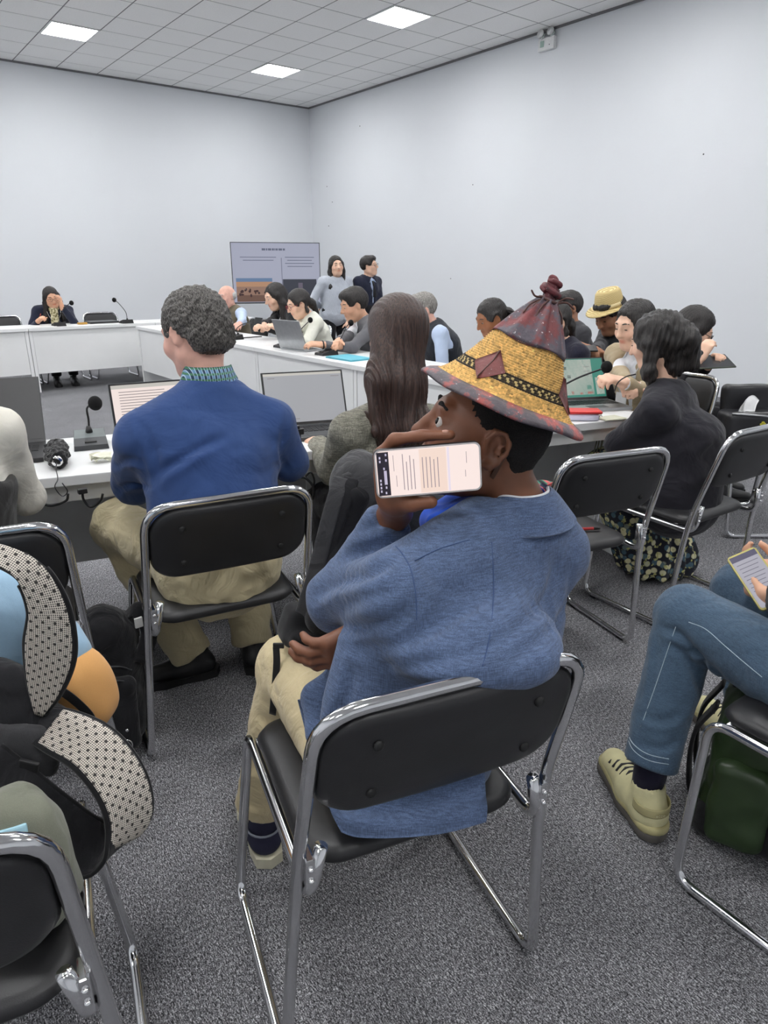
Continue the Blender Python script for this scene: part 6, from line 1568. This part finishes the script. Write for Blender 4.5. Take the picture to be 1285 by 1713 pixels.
# ------------------------------------------------------------------ person at the left edge
Gl = V(.155, 2.03, 0)
WSH = fabric('cream_shirt', srgb(226, 222, 210), var=.05, wr=.5); VEST = fabric('charcoal_vest', srgb(52, 51, 50), var=.25, weave=500)
J = pose(-168, 600, 1.74, -12, lean=8, lean2=14, head=(0, -10, 0), hands={'R': V(.30, 2.42, .80), 'L': V(-.05, 2.46, .80)}, poles={'R': V(1.2, -.6, -1.), 'L': V(-.6, -.2, -1)}, sw=.19)
J['ER'] = J['R'].T @ (at(44, 832, 1.86) - J['loc'])
pl = make_person('person in a cream shirt and charcoal vest cropped at the left edge', J, J['loc'], J['rz'], SK_P, LIPD, H_GRY, 'short', VEST, BLKT, BLK, s=1.05, fat=.03, shirt=WSH, sleeve=.5, toplab='vest', vox=.009, gvox=.009)
# ================================================================== BAGS AND SMALL THINGS
NYL = fabric('black_pack_cloth', srgb(30, 30, 33), wr=.7, wscale=12); NYLG = fabric('dark_grey_pack_cloth', srgb(62, 62, 64), wr=.6, wscale=14, var=.12); WEB = fabric('black_webbing', srgb(24, 24, 26), weave=1500, wr=.2)
GG = fabric('grey_green_canvas', srgb(118, 120, 106), wr=.6, wscale=9, var=.1)
def ribbon(name, path, w, t, normals, mat, par, org, n=8):
    P = spline(path, n); Nn = spline(normals, n); W = w if np.isscalar(w) else [x[0] for x in spline([V(a, 0, 0) for a in w], n)]
    return B().tube([p - org for p in P], .01, 12, flat=(W, t, V(0, 0, 1), Nn)).build(name, mat, par), P, Nn, (W if not np.isscalar(W) else [W] * len(P))
def piping(par, P, Nn, W, org, mat, r=.004, skip=0):
    for s in (-1, 1):
        pts = []
        for i in range(skip, len(P)):
            t = nrm(P[min(i + 1, len(P) - 1)] - P[max(i - 1, 0)]); sd = nrm(np.cross(t, Nn[i])); pts.append(P[i] + sd * s * W[i] / 2 - org)
        B().tube(pts, r, 6).build('piping', mat, par)
def mesh_cloth():
    """knitted air mesh: fine square net with staggered larger holes, laid out along the strap (attribute Strap)"""
    m, nt, b = _new('airmesh'); at_ = nt.nodes.new('ShaderNodeAttribute'); at_.attribute_name = 'Strap'
    def cell(scale, off, rad, soft):
        mp = nt.nodes.new('ShaderNodeMapping'); mp.inputs['Scale'].default_value = (scale, scale, 1); mp.inputs['Location'].default_value = (off, off, 0)
        nt.links.new(at_.outputs['Vector'], mp.inputs['Vector'])
        fr = nt.nodes.new('ShaderNodeVectorMath'); fr.operation = 'FRACTION'; nt.links.new(mp.outputs[0], fr.inputs[0])
        sb = nt.nodes.new('ShaderNodeVectorMath'); sb.operation = 'SUBTRACT'; sb.inputs[1].default_value = (.5, .5, 0); nt.links.new(fr.outputs[0], sb.inputs[0])
        ln = nt.nodes.new('ShaderNodeVectorMath'); ln.operation = 'LENGTH'; nt.links.new(sb.outputs[0], ln.inputs[0])
        return _ramp(nt, ln.outputs['Value'], [(rad, (0, 0, 0)), (rad + soft, (1, 1, 1))]), ln.outputs['Value']
    net, h = cell(300., 0., .26, .14)
    d1, _ = cell(52., 0., .11, .06); d2, _ = cell(52., .5, .11, .06)
    c = _mix(nt, srgb(66, 62, 60), srgb(222, 214, 202), net); dd = _mix(nt, d1, d2, 1.0, 'MULTIPLY')
    nt.links.new(_mix(nt, srgb(62, 58, 56), c, dd), b.inputs['Base Color']); b.inputs['Roughness'].default_value = .9
    _bump(nt, b, net, .5, .002); return m
def strap_uv(o, P, W, n=12):
    me = o.data; u = np.concatenate([[0], np.cumsum(np.linalg.norm(np.diff(np.array(P), axis=0), axis=1))]); a = me.attributes.new('Strap', 'FLOAT_VECTOR', 'POINT'); dat = np.zeros((len(me.vertices), 3), np.float32)
    for i in range(len(P)):
        for k in range(n):
            sa = math.sin(2 * math.pi * (k + .5) / n); dat[i * n + k] = (u[i], math.copysign(abs(sa) ** .35, sa) * W[i] / 2, 0)
    a.data.foreach_set('vector', dat.ravel())
AIR = mesh_cloth()
# --- black backpack with pale mesh straps on the nearest chair
o0 = V(-.02, 1.16, .478)
bk = thing('backpack', 'black backpack with pale mesh shoulder straps on the nearest chair at lower left', 'backpack', o0)
cb = at(-75, 1190, 1.02)
Rb_ = frame(nrm(FWD * .9 - RGT * .25 + V(0, 0, -.2)), V(0, 0, 1))
sdf('main_body', [rbx(cb + V(0, 0, -.05) - RGT * .03, (.13, .085, .13), Rb_, .05, .02), rbx(at(-5, 1215, .985), (.12, .05, .055), Rb_ @ roty(.42), .04, .04), ell(at(-20, 1165, 1.0), (.09, .06, .07), Rb_, .03)], .0075, NYL, bk, disp=lambda v, n: wob(v, 24, .005) + wob(v, 60, .0015), org=o0)
sdf('back_panel', [rbx(at(-5, 1248, .935), (.10, .014, .042), Rb_ @ roty(.30), .012, .02)], .006, NYLG, bk, org=o0)
up1 = [at(-70, 918, .95), at(-8, 928, .945), at(50, 958, .94), at(82, 1020, .94), at(84, 1085, .95), at(76, 1145, .965), at(68, 1192, .98)]
nv = -FWD * .7 + V(0, 0, .5)
n1 = [nrm(V(0, 0, 1) - FWD * .5), nrm(V(0, 0, 1) - FWD * .6), nrm(V(0, 0, .8) - FWD * .8 + RGT * .1), nrm(V(0, 0, .3) - FWD * .9 + RGT * .1), nrm(-FWD + RGT * .05), nrm(-FWD), nrm(-FWD)]
w1 = [.032, .034, .042, .060, .078, .058, .016]
st, P_, N_, W_ = ribbon('shoulder_strap', up1, w1, .012, n1, NYL, bk, o0)
strap_uv(B().tube([p + n * .0066 - o0 for p, n in zip(P_, N_)], .01, 12, flat=([x * .93 for x in W_], .0025, V(0, 0, 1), N_)).build('mesh_face', AIR, st), P_, W_); piping(st, P_, N_, W_, o0, WEB, skip=17)
lo1 = [at(52, 1206, .98), at(100, 1222, .955), at(160, 1255, .925), at(205, 1315, .90), at(217, 1375, .885), at(190, 1418, .87), at(140, 1415, .865), at(85, 1375, .87), at(30, 1325, .885), at(-25, 1275, .90)]
up_ = V(0, 0, 1)
n2 = [nrm(up_ - FWD * .6), nrm(up_ - FWD * .6 + RGT * .2), nrm(up_ * .8 - FWD * .6 + RGT * .5), nrm(up_ * .35 - FWD * .7 + RGT * .8), nrm(-up_ * .1 - FWD * .7 + RGT * .8), nrm(-up_ * .7 - FWD * .3 + RGT * .4), nrm(-up_ * .75 + FWD * .7 - RGT * .1), nrm(-up_ * .6 + FWD * .8), nrm(-up_ * .5 + FWD * .9), nrm(-up_ * .5 + FWD * .9)]
w2 = [.05, .072, .080, .080, .078, .080, .085, .085, .08, .07]
st, P_, N_, W_ = ribbon('shoulder_strap', lo1, w2, .012, n2, NYL, bk, o0)
k0, k1 = 6, 38
strap_uv(B().tube([p + n * .0066 - o0 for p, n in zip(P_[k0:k1], N_[k0:k1])], .01, 12, flat=([x * .93 for x in W_[k0:k1]], .0025, V(0, 0, 1), N_[k0:k1])).build('mesh_face', AIR, st), P_[k0:k1], W_[k0:k1]); piping(st, P_, N_, W_, o0, WEB)
B().tube([p - o0 for p in (at(118, 1412, .865), at(124, 1440, .862), at(124, 1462, .86))], .004, 8, flat=(.02, .003, V(0, 0, 1), [-FWD] * 3)).build('webbing', WEB, bk)
bu = B(); WHTP = plain('white_buckle', srgb(216, 214, 210), rough=.4)
q0 = at(122, 1462, .86)
bu.box(q0 - o0, (.013, .004, .005), frame(FWD, V(0, 0, 1)), bev=.002)
for s in (-1, 1):
    bu.tube([q0 + RGT * s * .009 - o0, q0 + RGT * s * .013 - V(0, 0, .012) - o0, q0 + RGT * s * .010 - V(0, 0, .026) - o0], .0035, 8)
bu.tube([q0 - o0, q0 - V(0, 0, .018) - o0], .003, 8); bu.build('buckle', WHTP, bk)
ad = B(); q1 = at(48, 1283, .90); ad.box(q1 - o0, (.016, .004, .012), frame(FWD, nrm(V(0, 0, 1) + RGT * .3)), bev=.003); ad.tube([q1 + RGT * .01 - V(0, 0, .01) - o0, q1 + RGT * .02 - V(0, 0, .022) - o0, q1 + RGT * .004 - V(0, 0, .02) - o0], .002, 6); ad.build('adjuster', BLK, bk)
# --- grey-green backpack behind the nearest backrest
o1 = V(.0, .92, .478)
g2 = thing('backpack', 'grey green canvas backpack with orange tabs behind the nearest chair back', 'backpack', o1)
Rg = frame(nrm(FWD + V(0, 0, -.1)), nrm(V(0, 0, 1) - RGT * .25))
sdf('main_body', [rbx(at(8, 1448, .775), (.085, .055, .11), Rg, .045, .02), ell(at(45, 1438, .760), (.065, .045, .095), Rg, .03)], .006, GG, g2, disp=lambda v, n: wob(v, 26, .005, 3.) + wob(v, 60, .0015), org=o1)
ORG = plain('orange_tab', srgb(226, 140, 70), rough=.6)
bvo = [c for c in bpy.data.objects if c.parent == g2][0]
def stick(x, y): h = hit(bvh_of(bvo), x, y, o1); return None if h is None else h
for (x, y, w_, h_) in ((58, 1446, .009, .006), (66, 1480, .005, .012)):
    h = stick(x, y)
    if h is not None: B().box(h[0] + h[1] * .002, (w_, .002, h_), frame(-h[1], V(0, 0, 1)), bev=.001).build('orange_tab', ORG, g2)
pts = [stick(x, y) for x, y in ((52, 1440), (48, 1452), (56, 1470), (62, 1492), (50, 1515), (36, 1530))]; pts = [p[0] + p[1] * .003 for p in pts if p is not None]
if len(pts) > 2: B().tube(spline(pts, 5), .004, 8).build('pocket_edge', plain('dark_red_lining', srgb(110, 40, 44), rough=.8), g2)
h = stick(20, 1402)
if h is not None: B().box(h[0], (.02, .006, .014), frame(-h[1], V(0, 0, 1)), bev=.003).build('blue_patch', plain('pale_blue_patch', srgb(160, 200, 214), rough=.6), g2)
B().tube([p - o1 for p in spline([at(70, 1400, .80), at(88, 1440, .79), at(93, 1490, .77), at(90, 1530, .76)], 6)], .004, 8, flat=(.016, .003, V(0, 0, 1))).build('compression_strap', WEB, g2)
# --- light blue and orange bag
o2 = V(.17, 1.25, .478)
ob = thing('soft_bag', 'light blue and orange two tone soft bag with a black carry strap at left', 'bag', o2)
ORC = fabric('orange_cloth', srgb(224, 168, 104), var=.04, wr=.25, wscale=5); LBC = fabric('sky_blue_cloth', srgb(158, 190, 214), var=.04, wr=.6, wscale=8)
Ro = frame(nrm(FWD), nrm(V(0, 0, 1) - RGT * .42))
od = lambda v, n: wob(v, 14, .003)
sdf('orange_half', [ell(at(120, 1146, 1.13), (.072, .06, .086), Ro, .01), rbx(at(135, 1158, 1.12), (.044, .048, .072), Ro, .035, .03)], .006, ORC, ob, disp=od, org=o2)
sdf('blue_half', [ell(at(62, 1085, 1.14), (.075, .062, .075), Ro, .01), ell(at(105, 1092, 1.14), (.042, .05, .045), Ro, .04), ell(at(5, 1030, 1.11), (.10, .07, .10), Ro, .05), ell(at(-40, 1100, 1.11), (.10, .07, .14), Ro, .05)], .0065, LBC, ob, disp=lambda v, n: wob(v, 26, .005), org=o2)
ribbon('carry_strap', [at(74, 1147, 1.075), at(95, 1152, 1.06), at(125, 1172, 1.05), at(152, 1200, 1.055), at(140, 1207, 1.06), at(112, 1206, 1.07)], .016, .003, [-FWD + V(0, 0, .3)] * 6, WEB, ob, o2)
# --- black backpack on the floor between the chairs
o3 = V(.462, 1.97, 0)
fb_ = thing('backpack', 'black backpack standing on the floor left of the blue sweater man\'s chair', 'backpack', o3, math.radians(-24))
sdf('main_body', [rbx((-.01, 0, .205), (.10, .10, .20), rotx(-.1), .06, .02), ell((-.01, -.02, .37), (.085, .085, .085), None, .04)], .007, NYL, fb_, disp=lambda v, n: wob(v, 22, .005) + wob(v, 60, .0015))
sdf('front_pocket', [rbx((.005, -.115, .15), (.08, .03, .12), rotx(-.1), .03, .01)], .006, NYL, fb_, disp=lambda v, n: wob(v, 30, .003))
for z, y in ((.30, -.10), (.27, -.128)): B().tube(spline([V(-.07, y + .02, z - .03), V(-.04, y, z), V(.04, y, z), V(.075, y + .02, z - .03)], 6), .0025, 6).build('zip', DGREY, fb_)
B().box((-.045, -.135, .235), (.003, .003, .016), bev=.001).build('zip_pull', SILV, fb_)
B().tube(spline([V(.05, .02, .38), V(.10, .0, .43), V(.13, -.02, .36), V(.10, -.06, .28)], 6), .01, 8, flat=(.05, .012, V(1, 0, 0))).build('shoulder_strap', NYL, fb_)
B().box((.105, -.03, .40), (.012, .004, .016), rotz(.5), bev=.002).build('strap_tag', WHT, fb_)
hw_ = B(); hw_.tube([V(.045 + .014 * math.cos(a), -.15, .06 + .018 * math.sin(a)) for a in np.linspace(0, 6.28, 15)[:-1]], .0028, 6, True); hw_.build('d_ring', CHROME, fb_)
hw_ = B(); hw_.tube([V(.03 + .010 * math.cos(a), -.155, .03 + .018 * math.sin(a)) for a in np.linspace(.3, 6.0, 14)], .0025, 6); hw_.tube([V(.04, -.15, .045), V(.036, -.153, .04)], .004, 6); hw_.build('snap_hook', CHROME, fb_)
hw_ = B(); hw_.tube([V(-.01 + .012 * math.cos(a), -.155, .012 + .010 * math.sin(a)) for a in np.linspace(0, 6.28, 13)[:-1]], .0024, 6, True); hw_.build('clip_ring', CHROME, fb_)
B().ball((.05, -.148, .11), (.006, .004, .006), 10, 7).build('rivet', CHROME, fb_)
# --- black backpack on the hatted man's lap
o4 = V(.80, 1.22, .60)
lb = thing('backpack', 'charcoal backpack with a padded strap on the hatted man\'s lap', 'backpack', o4)
Rl_ = frame(nrm(FWD * .8 - RGT * .35), nrm(V(0, 0, 1) + RGT * .36))
sdf('main_body', [rbx(at(625, 930, 1.42), (.115, .07, .20), Rl_, .05, .02), rbx(at(640, 815, 1.44), (.10, .06, .06), Rl_, .045, .05)], .0065, NYLG, lb, disp=lambda v, n: wob(v, 20, .005) + wob(v, 55, .0015), org=o4)
sdf('side_panel', [rbx(at(560, 930, 1.36), (.03, .05, .17), Rl_, .025, .02)], .006, NYL, lb, org=o4, disp=lambda v, n: wob(v, 30, .003))
for dx, nm in ((0, 'shoulder_strap'), (16, 'shoulder_strap')):
    ribbon(nm, [at(572 + dx, 800, 1.36), at(562 + dx, 830, 1.335), at(548 + dx * .8, 880, 1.325), at(530 + dx * .8, 950, 1.32), at(512 + dx * .8, 1010, 1.325), at(497 + dx, 1055, 1.33)], .034, .010, [-FWD + RGT * -.2] * 6, NYLG if dx == 0 else NYL, lb, o4)
B().tube([p - o4 for p in spline([at(575, 800, 1.37), at(590, 796, 1.37), at(600, 812, 1.37)], 6)], .009, 8).build('strap_loop', NYLG, lb)
B().tube([p - o4 for p in spline([at(592, 790, 1.40), at(640, 780, 1.41), at(690, 800, 1.43)], 6)], .003, 6).build('top_zip', BLK, lb)
sdf('bottom_panel', [rbx(at(510, 1062, 1.33), (.045, .05, .02), Rl_, .018, .02), rbx(at(495, 1045, 1.35), (.03, .04, .045), Rl_, .02, .02)], .006, WEB, lb, org=o4)
ribbon('hanging_strap', [at(462, 1082, 1.30), at(463, 1110, 1.285), at(460, 1150, 1.28), at(456, 1195, 1.285)], .016, .003, [-FWD - RGT * .3] * 4, WEB, lb, o4)
B().box(at(466, 1080, 1.30) - o4, (.012, .003, .006), frame(FWD, V(0, 0, 1)), bev=.002).build('ladder_lock', BLK, lb)
# --- leather bag on the right hand chair
o5 = V(3.97, 1.72, .478)
lg = thing('leather_bag', 'black leather bag with papers sticking out on the right hand chair', 'bag', o5)
Rq = frame(FWD, V(0, 0, 1)); LEA = plain('black_bag_leather', srgb(40, 40, 43), rough=.35, noise=.15, nscale=9, bump=.2, bscale=120)
q = at(1262, 715, 3.70); q[2] = .478 + .104
sdf('body', [rbx(q, (.19, .075, .10), Rq @ roty(-.03), .035, .02)], .007, LEA, lg, disp=lambda v, n: wob(v, 16, .005), org=o5)
sdf('back_flap', [rbx(q + FWD * .075 + V(0, 0, .06) + RGT * .02, (.19, .03, .165), Rq, .028, .02)], .007, LEA, lg, disp=lambda v, n: wob(v, 14, .004), org=o5)
B().tube([p - o5 for p in spline([q - RGT * .17 - FWD * .07 + V(0, 0, .09), q - FWD * .085 + V(0, 0, .08), q + RGT * .18 - FWD * .075 + V(0, 0, .055)], 6)], .005, 6).build('zip', SILV, lg)
em_ = B()
for dx, dz in ((-.008, 0), (.008, .002), (0, .010)): em_.ball(q - FWD * .078 + RGT * (.0 + dx) + V(0, 0, .035 + dz) - o5, (.009, .003, .006), 10, 6, Rq)
em_.build('emblem', plain('gold_emblem', srgb(206, 196, 60), rough=.4), lg)
pa = thing('papers', 'crumpled white printed papers tucked in the top of the leather bag', 'paper', q + V(0, 0, .12) - RGT * .05)
for i in range(3): sheet('sheet', [[V(-.07, 0, -.03), V(-.03, .01, -.015), V(.02, 0, -.03)], [V(-.05, .01 * i, .01), V(-.02, .02, .02), V(.04, .0, .0)], [V(-.02, .01, .035 + .012 * i), V(.01, .02, .06), V(.05, .01, .04)]] if False else [[Rq @ V(-.07 + .01 * i, -.03 - .01 * i, -.03), Rq @ V(-.03, -.02 - .01 * i, -.022), Rq @ V(.02, -.03, -.03)], [Rq @ V(-.045, -.01 - .01 * i, .005 + .01 * i), Rq @ V(-.01, .0 - .01 * i, .02), Rq @ V(.035, -.01, .005)], [Rq @ V(-.01, .0, .03 + .01 * i), Rq @ V(.02, .01, .055), Rq @ V(.05, .0, .03)]], .0012, WHT, pa, V(0, 0, 0), 4)

# --- folded umbrella on the near table
u0 = atz(98, 785, .75) + V(0, 0, .002); uz = .033
um = thing('umbrella', 'small black folded umbrella with a chrome handle on the near table', 'umbrella', u0)
a_ = nrm(V(*(atz(96, 735, .75) - atz(98, 790, .75)))); a_[2] = 0; a_ = nrm(a_); Ru = frame(a_, V(0, 0, 1)); UB = fabric('umbrella_cloth', srgb(20, 20, 22), wr=.8, wscale=30, rough=.5)
def up3(x, y, z): return Ru @ V(x, y, z + uz)
sdf('canopy', [cap(up3(0, .0, 0), up3(0, .15, .004), .030, .034, .01), cap(up3(.01, .03, .005), up3(.012, .14, .012), .024, .024, .02), cap(up3(-.018, .05, 0), up3(-.018, .16, .0), .018, .022, .01)], .0045, UB, um, disp=lambda v, n: wob(v, 95, .005) + wob(v, 170, .0025))
B().lathe([(.014, 0), (.018, .004), (.019, .016), (.016, .03), (.012, .034)], 18, up3(0, -.032, 0), frame(V(0, 0, 1), a_) @ np.eye(3) if False else np.stack([Ru[:, 0], Ru[:, 2], Ru[:, 1]], 1)).build('handle', CHROME, um)
for k in range(6):
    a = 2 * math.pi * k / 6; B().ball(up3(.026 * math.cos(a), .0, .024 * math.sin(a)), .0028, 8, 6).build('rib_tip', SILV, um)
B().tube(spline([up3(0, -.032, .0), up3(-.006, -.06, -.018), V(*(atz(97, 803, .75) - u0)) + V(0, 0, .004), at(92, 815, atz(97, 806, .75) @ FWD - .008) - u0, at(104, 830, atz(97, 806, .75) @ FWD - .012) - u0, at(113, 822, atz(97, 806, .75) @ FWD - .012) - u0, at(104, 808, atz(97, 806, .75) @ FWD - .01) - u0], 6), .0018, 6).build('wrist_loop', BLK, um)
# --- crumpled tissue
t0 = atz(172, 772, .75); ts = thing('tissue', 'crumpled pale tissue beside the microphone on the near table', 'tissue', t0)
rr = random.Random(11)
for i in range(3): sheet('fold', [[V((a - 1.5) * .022 + rr.uniform(-.006, .006), (b - 1.5) * .018 + rr.uniform(-.006, .006), .006 + rr.uniform(0, .026)) for a in range(4)] for b in range(4)], .0015, plain('tissue_paper', srgb(232, 232, 212), rough=.9), ts, V(0, 0, 0), 4)
# --- red lidded box, key ring and hanging lanyard
r0 = atz(972, 702, .75); rb_ = thing('lunch_box', 'white plastic box with a red lid beside the green laptop', 'box', r0 + V(0, 0, .001), math.radians(-40))
sdf('tub', [rbx((0, 0, .016), (.075, .04, .016), None, .012, .005)], .004, plain('white_tub', srgb(226, 222, 240), rough=.4), rb_)
sdf('lid', [rbx((0, 0, .039), (.085, .045, .007), None, .006, .003)], .0035, plain('red_lid', srgb(216, 52, 50), rough=.35), rb_)
k0 = atz(1003, 698, .75); kr = thing('key_lanyard', 'dark braided lanyard hanging over the table edge beside the black blazer woman', 'lanyard', k0 + V(0, 0, .004))
B().tube([V(.014 * math.cos(a), .010 * math.sin(a), 0) for a in np.linspace(0, 6.28, 15)[:-1]], .002, 6, True).build('key_ring', CHROME, kr)
Fk = k0 @ FWD - .03
for dx in (-4, 0, 5): B().tube([p - k0 - V(0, 0, .004) for p in spline([k0 + V(0, 0, .004), at(1004 + dx * .3, 708, Fk), at(1003 + dx, 735, Fk - .01), at(996 + dx, 768, Fk - .01), at(999 + dx * .3, 780, Fk - .01)], 6)], .003, 6).build('cord', plain('olive_cord', srgb(66, 64, 44), rough=.8), kr)
B().box(V(.03, .03, .0), (.025, .012, .003), rotz(.4), bev=.001).build('tag', plain('pale_card', srgb(206, 206, 186)), kr)
pc = thing('paper_sheet', 'pale paper notes in front of the green laptop', 'paper', atz(1022, 700, .752), -.3)
for i in range(2): B().box((.004 * i, .006 * i, .001 + .0014 * i), (.06, .04, .0006), rotz(.1 * i)).build('sheet', plain('pale_card', srgb(206, 206, 186)), pc)
# --- striped pouch and red pen on the empty chair
sp0 = V(1.93, 1.55, .478); so = thing('striped_pouch', 'green and red striped pouch on the empty chair', 'pouch', sp0)
m, nt, b = _new('stripe_cloth'); v_ = _coord(nt, rot=(0, .6, .3)); w_ = _n(nt, 'ShaderNodeTexWave', Scale=9.0, Distortion=1.0); nt.links.new(v_, w_.inputs['Vector'])
nt.links.new(_ramp(nt, w_.outputs['Fac'], [(.25, srgb(36, 46, 44)), (.4, srgb(70, 140, 120)), (.7, srgb(70, 140, 120)), (.8, srgb(190, 90, 90))]), b.inputs['Base Color']); b.inputs['Roughness'].default_value = .9
sdf('pouch', [ell((0, 0, .085), (.085, .06, .09), None, .01), ell((.02, 0, .14), (.05, .05, .05), None, .03)], .006, m, so, disp=lambda v, n: wob(v, 34, .006))
B().tube(spline([V(-.05, -.03, .15), V(-.02, -.05, .19), V(.04, -.05, .19), V(.06, -.03, .14)], 6), .004, 8).build('handle', plain('red_cord', srgb(180, 70, 72)), so)
rp = atz(984, 887, .478); rpt = thing('red_pen', 'short red and black pen on the seat of the empty chair', 'pen', rp + V(0, 0, .006), math.radians(-30))
B().tube([V(-.035, 0, 0), V(.02, 0, 0)], .006, 8).build('barrel', plain('pen_bright_red', srgb(190, 50, 50)), rpt); B().tube([V(.02, 0, 0), V(.045, 0, 0)], .0055, 8).build('cap', BLK, rpt)
# --- cables hanging under the near table
for i, pts in enumerate((((498, 790), (512, 800), (524, 815), (522, 835), (508, 838)), ((505, 795), (520, 790), (526, 808), (514, 822), (502, 826)))):
    c0 = at(*pts[0], 2.38); cbx = thing('cable', ('black cable looping below the near table beside the grey tweed sleeve', 'second thinner black cable loop below the near table')[i], 'cable', c0, 0)
    B().tube([p - c0 for p in spline([c0 + V(0, 0, .16)] + [at(x, y, 2.38 + .01 * i) for x, y in pts], 6)], .005 - .0015 * i, 6).build('wire', BLK, cbx); B().box(V(0, 0, .16), (.012, .008, .01), bev=.002).build('plug', BLK, cbx)
for i, pts in enumerate((((65, 838), (85, 846), (110, 838)), ((140, 836), (152, 848), (168, 838)))):
    c0 = at(*pts[0], 2.16); cbx = thing('cable', ('black cable bundle under the left end of the near table', 'short black cable hook under the table by the sweater sleeve')[i], 'cable', c0, 0)
    B().tube([p - c0 for p in spline([c0 + V(0, 0, .03)] + [at(x, y, 2.16) for x, y in pts] + [at(pts[-1][0] + 4, pts[-1][1] - 12, 2.16)], 6)], .004, 6).build('wire', BLK, cbx); B().box(V(0, 0, .03), (.014, .01, .008), bev=.002).build('clip', BLK, cbx)
# --- chairs under the people along the side table
for o in [x for x in bpy.data.objects if x.name.startswith('person') and x.parent is None]:
    x, y = o.location.x, o.location.y
    if 'standing' not in o['label'] and x > 3.3 and y < 8.9 and abs(o.rotation_euler.z) > .5 and o.rotation_euler.z > 0:
        chair('black chrome chair under the ' + ' '.join(o['label'].split()[:8]), x, y, math.degrees(o.rotation_euler.z))
    elif x < .2: pass
